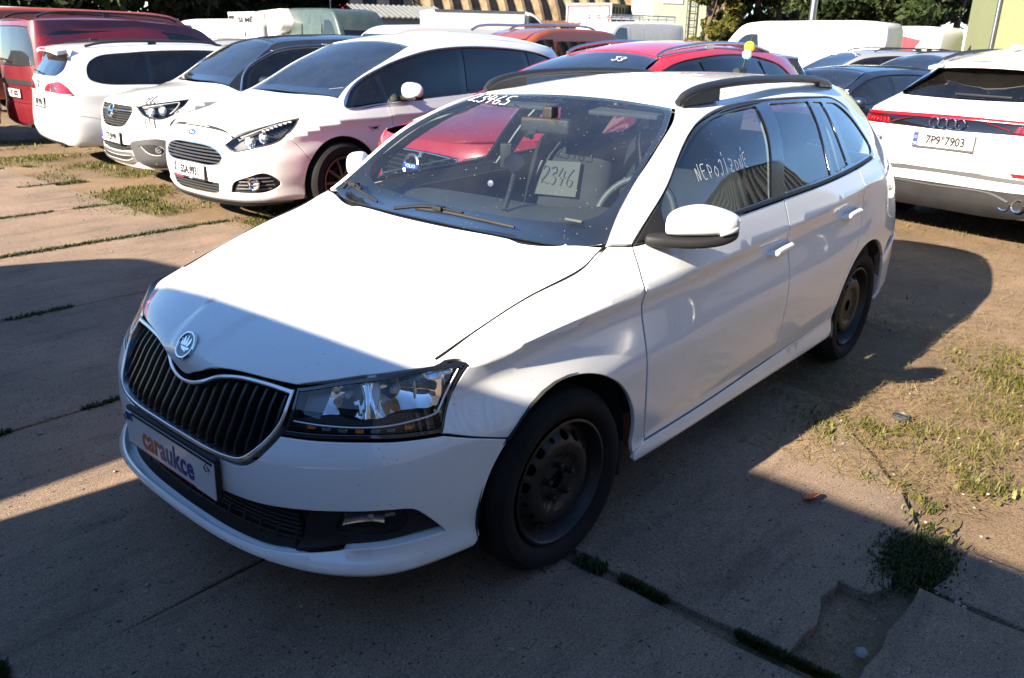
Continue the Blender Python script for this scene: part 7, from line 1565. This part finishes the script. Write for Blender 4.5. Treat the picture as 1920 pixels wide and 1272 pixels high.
    joint(-.055, .85, -.055, .95, .014, 900, 31, .2); joint(-.07, 1.30, -.08, 1.70, .022, 6000, 32, .22); joint(-.065, 1.02, -.06, 1.17, .026, 2600, 33, .1); joint(1.38, .0, 1.42, .12, .03, 2500, 36, 0.)
    t_ = rng.normal(size=(3800, 2)) * np.array([.075, .05]) + np.array([-.80, 1.68]); J.append(np.c_[t_, np.full(3800, -.006)])
    tag(blades('moss', np.concatenate(J), .012, .034, .0045, 'moss', rng, .9), 'dark moss and low weeds filling the slab joints', 'moss', kind='stuff')
    d_hay = lambda x, y: np.clip(.75 * np.clip((vnoise(x, y, .7, 12) - .35) * 1.8, 0, 1) * (.3 + vnoise(x, y, .1, 13)), 0, 1)
    HY = [pick(26000, -3.4, -1.2, .3, 2.3, d_hay), pick(24000, -7.5, -3.2, -1.6, 2.2, d_hay), pick(16000, -3.6, -1.3, -12, -2.6, lambda x, y: d_hay(x, y) * np.exp(-((x + 2.3) / .7) ** 2)), pick(500, -1.2, 2, -6, 2, lambda x, y: 0 * x + .4)]
    h = blades('dry_grass', np.concatenate(HY) + np.array([0, 0, .012]), .03, .13, .0014, 'grass_dry', rng, 1., True); tag(h, 'loose straw and dry mown grass lying on the soil', 'straw', kind='stuff')
    # pebbles
    bm = bmesh.new()
    for i in range(420):
        x, y = rng.uniform(-3, 1.6), rng.uniform(-6, 2.2); s = rng.uniform(.003, .008) * (1.6 if i % 25 == 0 else 1)
        r_ = bmesh.ops.create_icosphere(bm, subdivisions=1, radius=s)
        for v in r_['verts']: v.co = Vector((v.co.x * rng.uniform(.8, 1.4) + x, v.co.y + y, v.co.z * .6 + .004))
    tag(bmo('gravel', bm, 'pebble', None, True), 'scattered small pebbles on the concrete', 'gravel', kind='stuff')
    rb = np.c_[rng.uniform(-.62, -.15, 60), rng.uniform(1.54, 1.70, 60)]; bm = bmesh.new()
    for x, y in rb:
        s = rng.uniform(.002, .007); r_ = bmesh.ops.create_icosphere(bm, subdivisions=1, radius=s)
        for v in r_['verts']: v.co = Vector((v.co.x * rng.uniform(.7, 1.4) + x, v.co.y * rng.uniform(.7, 1.4) + y, v.co.z * .7 - .028))
    tag(bmo('rubble', bm, 'soil', None, False), 'crumbled concrete bits in the broken slab corner', 'rubble', kind='stuff')
    # red lens fragment, black cap, stone
    bm = bmesh.new(); vv = [bm.verts.new(v) for v in [(-.045, -.01, .004), (-.01, -.034, .002), (.042, -.018, .012), (.034, .016, .026), (.004, .026, .032), (-.03, .018, .022)]]; bm.faces.new(vv); o = bmo('lens_fragment', bm, 'red_lens', None, False); o.location = (-.94, 1.27, .004); md = o.modifiers.new('t', 'SOLIDIFY'); md.thickness = .004; md2 = o.modifiers.new('b', 'BEVEL'); md2.width = .002; tag(o, 'broken piece of red plastic lying at the shadow edge', 'debris')
    cp = empty('plastic_cap', (-1.9, 1.29, .006), .4); tag(cp, 'round dark plastic cap lying in the grass', 'cap'); lathe_o('rim', [(0, .036), (.012, .038), (.015, .034), (.009, .031)], 'grey_plastic', cp, 28, Matrix.Rotation(math.pi / 2, 4, 'X')); lathe_o('disc', [(.006, .032), (.007, .001)], 'black_plastic', cp, 28, Matrix.Rotation(math.pi / 2, 4, 'X'))
    for i in range(3): boxo('disc_rib', (0, 0, .008), (.058, .004, .004), 'grey_plastic', cp, Matrix.Rotation(i * math.pi / 3, 3, 'Z'))
    for i, (x, y, s) in enumerate(((-.24, 1.70, .018), (-.66, 1.84, .010), (-.655, 1.86, .008))):
        bm = bmesh.new(); bmesh.ops.create_icosphere(bm, subdivisions=2, radius=s)
        for v in bm.verts: v.co = Vector((v.co.x * 1.3, v.co.y, v.co.z * .6)) * (1 + .15 * math.sin(v.co.x * 300 + v.co.y * 210))
        o = bmo('stone', bm, 'pebble'); o.location = (x, y, .0); tag(o, ('pale stone in the broken slab corner', 'larger of two pebbles in the slab crack', 'smaller of two pebbles in the slab crack')[i], 'stone')
build_ground()

build_estate()
def build_cars():
    c, s_ = math.cos, math.sin
    gen_car('people_carrier', 'white people carrier with its hood unlatched, right of the two-tone crossover', P_MPV, (-2.821, -4.855, -.005))
    gen_car('crossover', 'white crossover with a black roof and dark scratches by its headlight', P_CROSS, (-2.972, -6.986, -.088))
    gen_car('estate_car', 'white estate car parked tail out beside the dark red minivan', P_WAGON, (-3.248 + 2.712 * c(2.998), -9.193 + 2.712 * s_(2.998), 2.998))
    gen_car('minivan', 'dark red minivan with black roof rails, tail to the camera', P_MINIVAN, (-3.64 + 2.68 * c(3.112), -11.441 + 2.68 * s_(3.112), 3.112))
    gen_car('sport_utility_car', 'bright red sport utility car with silver roof rails behind the front car', P_SUV, (-3.149, -2.29, -.103))
    gen_car('coupe_utility_car', 'white sloping-roof utility car with a full-width red light bar', P_COUPESUV, (-6.973 + 3 * c(2.908), .485 + 3 * s_(2.908), 2.908))
    nh, _ = gen_car('hatchback', 'dark navy hatchback behind the red sport utility car', P_HATCH, (-8.9, -2.7, -.36)); nh.scale.z = .88
build_cars()
def build_background():
    R_ = math.radians
    # --- vans and trucks on the far rows
    def face(px, dist, rel): d = spot(px, dist) - Vector((CAM[0], CAM[1], 0)); return math.atan2(d.y, d.x) + R_(rel)
    p_ = spot(1494, 29); van('panel_van', 'long white panel van at the right, its nose towards the hedge', p_, face(1494, 29, 70), height(1500, 41, 29), L=5.9, hw=1.0)
    p_ = spot(1668, 38); vr = van('panel_van', 'white panel van with a big red diamond on its side', p_, face(1668, 38, 62), height(1668, 51, 38), L=5.0)
    for s in (1, -1): side_panel_flat('diamond_mark', [(-1.2, 1.0, 1), (-.2, 1.0, 1), (.75, 1.75, 1), (-.25, 2.05, 1), (-1.75, 1.75, 1)], .98, s, 'ink_red', vr, .012, .004, .10, .9, 2.4); side_panel_flat('diamond_stripe', [(-1.0, 1.0, 1), (-.85, 1.0, 1), (-.2, 1.6, 1), (-.35, 1.65, 1)], .98, s, 'ink_white', vr, .018, .004, .10, .9, 2.4)
    p_ = spot(1738, 44); van('panel_van', 'white panel van between the diamond van and the last van', p_, face(1738, 44, 66), height(1738, 56, 44), L=5.0)
    p_ = spot(1822, 47); van('panel_van', 'white panel van farthest right, before the green building', p_, face(1822, 47, 68), height(1822, 57, 47), L=5.2)
    p_ = spot(195, 21); van('panel_van', 'faded red panel van behind the dark red minivan', p_, face(195, 21, -66), height(195, 22, 21), L=5.6, m='paint_van_red')
    p_ = spot(30, 27); van('panel_van', 'pale blue-white van at the left edge behind the red van', p_, face(30, 27, -80), height(60, 15, 27), L=5.4)
    p_ = spot(636, 31); gv = van('panel_van', 'grey-green high-roof van left of the grey shed', p_, face(636, 31, -150), height(640, 17, 31), L=5.4, m='paint_green_grey')
    for s in (1, -1):
        for xa, xb in ((-2.2, -.9), (-.8, .5)): side_panel_flat('body_pressing', [(xa, 1.15, 1), (xb, 1.15, 1), (xb, 1.95, 1), (xa, 1.95, 1)], .98, s, 'paint_green_grey', gv, .012, .012, .10, .9, 2.5)
    p_ = spot(402, 36); van('panel_van', 'small white van left of the open box truck', p_, face(402, 36, 60), height(402, 37, 36), L=4.8)
    p_ = spot(765, 23); van('passenger_van', 'low white passenger van before the white box truck', p_, face(765, 23, 118), height(765, 47, 23), L=5.0, low=True, hw=.93)
    p_ = spot(985, 19); ov = van('compact_van', 'burnt orange compact van with silver roof rails', p_, face(985, 19, 132), height(985, 55, 19), L=4.3, low=True, hw=.88, m='paint_orange', rearwin=True)
    H_ = height(985, 55, 19)
    for s in (1, -1): sweep('roof_rail', crom([(1.0, s * .62, H_ - .03), (.8, s * .62, H_ + .05), (-.4, s * .62, H_ + .08), (-1.4, s * .62, H_ + .05), (-1.6, s * .62, H_ - .03)], 4), .028, 'satin_silver', ov, 8)
    p_ = spot(1158, 31); rv = van('panel_van', 'white panel van carrying a grey roof rack', p_, face(1158, 31, 138), height(1158, 41, 31), L=5.2)
    H_ = height(1158, 41, 31); rk = empty('roof_rack', (0, 0, H_)); rk.parent = rv
    for y in (-.75, .75): sweep('rack_rail', [(-2.2, y, .20), (1.2, y, .20)], .025, 'alloy', rk, 6)
    for x in np.linspace(-2.2, 1.2, 8):
        sweep('rack_bar', [(x, -.75, .10), (x, .75, .10)], .022, 'alloy', rk, 6)
        for y in (-.75, .75): sweep('rack_post', [(x, y, -.04), (x, y, .20)], .018, 'alloy', rk, 6)
    bt = box_truck('box_truck', 'white box truck with a wind deflector before the hangar', spot(885, 34), face(885, 34, -72), height(880, 21, 34), L=3.6)
    bt = box_truck('box_truck', 'white rental box truck with an open rear door and black lettering', spot(525, 36), face(525, 36, -60), height(480, 24, 36), L=3.2, deflector=False)
    H_ = height(480, 24, 36); hz = (H_ + .75) / 2
    boxo('cargo_opening', (-1.60, 0, hz), (.06, 1.9, H_ - 1.0), 'cavity', bt); dr = boxo('cargo_door', (-1.98, -1.05, hz), (.80, .05, H_ - .95), 'paint_van_white', bt, Matrix.Rotation(R_(-28), 3, 'Z'))
    fs = frame((.25, -1.062, H_ - .62), (1, 0, 0), (0, -1, 0)); text('side_lettering', 'PŮJČOVNA', .34, 'ink_black', bt, fs, .003, .012)
    fd = Matrix.Rotation(R_(-28), 4, 'Z'); dm = Matrix.Translation((-1.98, -1.05, hz)) @ fd.to_4x4()
    for t_, z, sz in (('SI MĚ', .50, .22), ('1.-', .0, .22), ('50.00', -.40, .2)): text('door_lettering', t_, sz, 'ink_black', bt, dm @ frame((0, -.03, z), (1, 0, 0), (0, -1, 0)), .003, .006)
    cp = van('camper_van', 'white coachbuilt camper beside the rental truck', spot(560, 34), face(560, 34, -168), height(530, 40, 34), L=4.6)
    slab('over_cab_body', [(-2.4, 1.0, 1), (.9, 1.0, 1), (1.0, 1.5), (1.9, 1.75), (2.0, height(530, 19, 34) - .4), (1.6, height(530, 19, 34), 1), (-2.4, height(530, 19, 34), 1)], 1.05, .1, 'paint_van_white', cp)
    # --- smaller cars showing between the rows
    def small(name, label, px, dist, rel, p, paint_, roof_py=None):
        q = dict(p); q.update(paint=paint_, step=.12, mirrorpaint=paint_); o = spot(px, dist); rz = face(px, dist, rel)
        r_, B_ = gen_car(name, label, q, (o.x + 1.3 * math.cos(rz), o.y + 1.3 * math.sin(rz), rz))
        if roof_py is not None: r_.scale.z = 1.0
        return r_
    small('estate_car', 'silver estate car with black roof rails behind the navy hatchback', 1600, 18.5, 118, dict(P_WAGON, rail=[(-1.5, .52, 1.46), (-1.65, .52, 1.50), (-2.4, .52, 1.52), (-3.0, .515, 1.50), (-3.2, .51, 1.45)]), 'paint_silver')
    small('hatchback', 'small white hatchback under the white van at the left', 378, 22, 60, P_HATCH, 'paint_white_plain')
    small('hatchback', 'pale silver hatchback left of the rental truck', 408, 19, 75, P_HATCH, 'paint_silver')
    small('estate_car', 'grey estate car just left of the light bar car roof', 1745, 17, 130, P_WAGON, 'paint_silver')
    small('hatchback', 'bright red car at the left edge beyond the minivan', -300, 16, 40, P_HATCH, 'paint_red')
    small('hatchback', 'black hatchback whose roof tail shows right of the red car', 1262, 12.5, 96, P_HATCH, 'paint_black')
    # car beside the front car, outside the frame, mirrored in its doors
    gen_car('estate_car', 'white estate car beyond the right edge, mirrored in the front car doors', dict(P_WAGON, paint='paint_silver', step=.07), (-3.1, 3.45, .0))
    # --- unseen vans added to throw the big shadow, dark to cut bounce light
    van('panel_van', 'unseen dark blue van added to cast the shadow on the front hood', (4.75, 1.83, 0), R_(90), 2.6, L=6.0, hw=1.0, m='paint_navy')
    van('panel_van', 'unseen black van added to cast the shadow on the left slabs', (4.75, -3.85, 0), R_(-90), 2.6, L=4.6, hw=1.0, m='paint_black')
    # --- buildings
    o = spot(1020, 60); rz = face(1020, 60, 32); ha = empty('hangar', o, rz); tag(ha, 'arched hangar with a rusty ribbed roof and salmon gable', 'hangar')
    Lh, Rh, K = 24.0, 6.2, 34; V, F_ = [], []
    for j in range(121):
        y = -Lh / 2 + Lh * j / 120; b = .30 * (1 if (j % 6) in (1, 2) else (-.3 if j % 6 in (4,) else 0))
        for i in range(K + 1):
            a = math.pi * i / K; V.append(((Rh + b) * math.cos(a), y, .6 + (Rh + b) * math.sin(a) * .95))
    F_ = [(j * (K + 1) + i, j * (K + 1) + i + 1, (j + 1) * (K + 1) + i + 1, (j + 1) * (K + 1) + i) for j in range(120) for i in range(K)]
    raw('roof', V, F_, 'rust_sheet', ha, smooth=False)
    for s in (-1, 1):
        V = [(Rh * math.cos(math.pi * i / K), s * (Lh / 2 + .1), .6 + Rh * .95 * math.sin(math.pi * i / K)) for i in range(K + 1)] + [(-Rh, s * (Lh / 2 + .1), 0), (Rh, s * (Lh / 2 + .1), 0)]
        raw('gable', V, [tuple(range(K + 1)) + (K + 1, K + 2)], 'render_salmon', ha, smooth=False)
    # salmon front block with two windows
    o = spot(752, 52); rz = face(752, 52, 0); fb = empty('hangar_annexe', o, rz); tag(fb, 'salmon annexe with small dark windows at the hangar end', 'building'); boxo('wall', (0, 0, 3.2), (3, 5.6, 6.4), 'render_salmon', fb)
    for y in (-1.4, .2, 1.7):
        wz_ = height(752, 3, 52) - .1; w_ = boxo('window', (-1.51, y, wz_), (.06, .8, .75), 'black_plastic', fb)
        for k in (-1, 1): boxo('window_bar', (-1.55, y + .2 * k, wz_), (.03, .05, .75), 'rust_roof', w_)
    o = spot(752, 44); rz = face(752, 44, 14); sh = empty('shed', o, rz); tag(sh, 'grey shed with a sloping corrugated roof before the salmon annexe', 'shed'); h1, h0 = height(752, 8, 44), height(752, 33, 44)
    boxo('wall', (0, 0, h0 / 2), (3.0, 4.2, h0), 'shed_grey', sh); V = []
    for j in range(61):
        y = -2.3 + 4.6 * j / 60; w_ = .03 * math.sin(j * 1.8); V += [(-1.75, y, h0 - .02 + w_), (1.75, y, h1 + w_)]
    rf = raw('roof', V, [(2 * j, 2 * j + 1, 2 * j + 3, 2 * j + 2) for j in range(60)], 'grey_sheet', sh, smooth=False); md = rf.modifiers.new('t', 'SOLIDIFY'); md.thickness = .05
    V = [(-1.5, -2.1, h0 - .01), (1.5, -2.1, h0 - .01), (1.5, -2.1, h1 - .05)]; raw('gable', V, [(0, 1, 2)], 'shed_grey', sh, smooth=False); raw('gable', [(x, 2.1, z) for x, y, z in V], [(0, 2, 1)], 'shed_grey', sh, smooth=False)
    o = spot(1046, 43); rz = face(1046, 43, 10); ls = empty('lean_to', o, rz); tag(ls, 'open lean-to with a rusty tin roof left of the rack van', 'shed'); h1, h0 = height(1046, 38, 43), height(1046, 46, 43); V = []
    for j in range(41):
        y = -1.7 + 3.4 * j / 40; w_ = .03 * math.sin(j * 1.9); V += [(-1.3, y, h0 + w_ - .1 * j / 40), (1.3, y, h1 + w_)]
    rf = raw('roof', V, [(2 * j, 2 * j + 1, 2 * j + 3, 2 * j + 2) for j in range(40)], 'rust_roof', ls, smooth=False); md = rf.modifiers.new('t', 'SOLIDIFY'); md.thickness = .04
    for x in (-1.1, 1.1):
        for y in (-1.4, 0, 1.4): boxo('post', (x, y, h0 / 2), (.12, .12, h0), 'bark', ls)
    o = spot(1145, 46); rz = face(1145, 46, -22); ct = empty('container', o, rz); tag(ct, 'dark container with a white red-framed end behind the rack van', 'container'); h1 = height(1145, 11, 46)
    boxo('box', (0, 0, h1 / 2), (6.0, 2.4, h1), 'black_plastic', ct); boxo('end_panel', (-3.03, 0, h1 / 2), (.05, 2.4, h1), 'paint_van_white', ct)
    for y in (-1.1, 1.1): boxo('end_frame', (-3.07, y, h1 / 2), (.03, .08, h1 - .2), 'ink_red', ct)
    boxo('end_frame', (-3.07, 0, h1 - .12), (.03, 2.2, .08), 'ink_red', ct)
    for i in range(14): boxo('rib', (-2.7 + .41 * i, -1.22, h1 / 2), (.12, .05, h1 - .3), 'black_plastic', ct)
    o = spot(1252, 43); rz = face(1252, 43, 20); gb = empty('workshop', o, rz); tag(gb, 'pale green rendered workshop with a wall ladder beside the hedge', 'building'); boxo('wall', (.6, -.1, 3), (3.4, 2.6, 6), 'render_pale', gb)
    boxo('sign_board', (-1.12, .3, height(1230, 1, 43)), (.05, 1.0, .35), 'plate_white', gb)
    ld = empty('ladder', (-1.2, -.62, 0)); ld.parent = gb
    for y in (-.2, .2): sweep('stile', [(0, y, .3), (0, y, 5.8)], .025, 'alloy', ld, 6)
    for z in np.arange(.5, 5.7, .3): sweep('rung', [(0, -.2, z), (0, .2, z)], .018, 'alloy', ld, 6)
    boxo('yellow_skip', (-1.6, -.55, .9), (.6, 1.0, .5), 'amber', gb, bevel=.03)
    o = spot(1925, 36); rz = face(1925, 36, 12); g2 = empty('warehouse', o, rz); tag(g2, 'yellow-green rendered building at the right edge', 'building'); boxo('wall', (2, -.4, 3.5), (5, 3.3, 7), 'render_green', g2); sweep('downpipe', [(-.56, 1.18, 0), (-.56, 1.18, 6.9)], .07, 'alloy', g2, 8); boxo('eaves', (2, -.4, 7.05), (5.3, 3.6, .14), 'shed_grey', g2)
    o = spot(1600, 70); g3 = empty('house', o, face(1600, 70, 0)); tag(g3, 'low pale house with a tiled roof far behind the trees', 'house'); boxo('wall', (0, 0, 1.9), (6, 9, 3.8), 'render_pale', g3); raw('roof', [(-3.3, -4.8, 3.8), (3.3, -4.8, 3.8), (0, -4.8, 5.4), (-3.3, 4.8, 3.8), (3.3, 4.8, 3.8), (0, 4.8, 5.4)], [(0, 2, 5, 3), (1, 4, 5, 2), (0, 1, 2), (3, 5, 4)], 'rust_roof', g3, smooth=False)
    o = spot(690, 80); g4 = empty('red_building', o, face(640, 80, 0)); tag(g4, 'bright red building glimpsed between the tree trunks', 'building'); boxo('wall', (0, 3, 2.6), (4, 14, 5.2), 'ink_red', g4); boxo('roof_edge', (0, 3, 5.25), (4.4, 14.4, .1), 'grey_sheet', g4)
    # --- corrugated hall on the right, seen in the side windows of the front car
    hl = empty('metal_hall', (-10, 15, 0), R_(0)); tag(hl, 'long grey corrugated metal hall mirrored in the side windows', 'hall'); V = []
    for j in range(281):
        x = -28 + 56 * j / 280; w_ = .06 * (j % 4 in (1, 2)); V += [(x, w_, 0), (x, w_, 9.0)]
    raw('wall', V, [(2 * j, 2 * j + 2, 2 * j + 3, 2 * j + 1) for j in range(280)], 'hall_sheet', hl, smooth=False); boxo('eaves', (0, .2, 9.1), (56.4, .6, .18), 'alloy', hl); boxo('core', (0, 4.2, 4.5), (55.8, 8, 8.95), 'hall_sheet', hl)
    for x in (-12, 2, 12): boxo('gate', (x, -.06, 1.6), (3.2, .08, 3.2), 'grey_sheet', hl)
    # --- lamp post
    o = spot(1518, 33); lp = empty('lamp_post', o); tag(lp, 'grey lamp post rising behind the long white van', 'lamp post'); sweep('pole', [(0, 0, 0), (0, 0, 8)], .13, 'alloy', lp, 10); sweep('arm', crom([(0, 0, 7.8), (.3, 0, 8.3), (1.2, 0, 8.5)], 5), .05, 'alloy', lp, 8); boxo('lamp_head', (1.4, 0, 8.5), (.6, .25, .12), 'lamp_frost', lp, bevel=.03)
    o = spot(623, 56); lp = empty('pole', o); tag(lp, 'slim grey pole rising behind the grey-green van', 'pole'); sweep('shaft', [(0, 0, 0), (0, 0, 7)], .09, 'alloy', lp, 8)
    # --- planting
    for i, px in enumerate((1330, 1372, 1415, 1455)):
        tree('conifer', ('tall ivy-covered conifer next to the pale workshop', 'dark conifer second from the pale workshop', 'dark conifer third from the pale workshop', 'dark conifer nearest the lamp post')[i], spot(px, 37 + i), 7.5, 1.35, ('leaf_ivy', 'leaf_conifer', 'leaf_conifer', 'leaf_conifer')[i], 40 + i, n=9000, size=.13, base=.04, shape='cone', trunk=.18, group='conifer hedge')
    for i, (px, ds, H, R__, m_) in enumerate(((1520, 60, 8.5, 3.2, 'leaf_soft'), (1590, 55, 9, 3.3, 'leaf_mid'), (1655, 52, 9.5, 3.6, 'leaf_dark'), (1725, 50, 9.5, 3.4, 'leaf_mid'), (1790, 54, 9, 3.2, 'leaf_mid'), (1838, 62, 9, 2.6, 'leaf_soft'))):
        tree('broadleaf_tree', ('pale green tree right behind the lamp post', 'mid green tree over the long white van tail', 'dark tree over the diamond van', 'green tree over the third white van', 'green tree over the last white van', 'pale tree touching the green building')[i], spot(px, ds), H, R__, m_, 60 + i, n=9000, size=.24, group='trees behind the vans')
    lab = ('first dark tree from the left edge', 'second dark tree from the left edge', 'third dark tree from the left, above the red van', 'fourth dark tree from the left, above the red van nose', 'fifth dark tree from the left, above the small white van', 'sixth dark tree from the left, above the rental truck', 'seventh dark tree from the left, left of the camper', 'eighth dark tree from the left, above the camper', 'thin tree above the grey-green van', 'last dark tree beside the salmon annexe')
    for i, (px, ds, H, R__) in enumerate(((-20, 50, 13, 4.2), (60, 46, 13, 4.0), (135, 48, 13, 4.2), (210, 45, 12, 4.0), (290, 47, 13, 4.2), (365, 50, 13, 4.4), (440, 54, 13, 4.6), (515, 56, 13, 4.2), (592, 62, 11, 2.6), (668, 60, 11, 3.4))):
        tree('broadleaf_tree', lab[i], spot(px, ds), H, R__, 'leaf_dark' if i % 3 else 'leaf_mid', 80 + i, n=11000, size=.27, group='dark trees along the left', base=.08)
build_background()
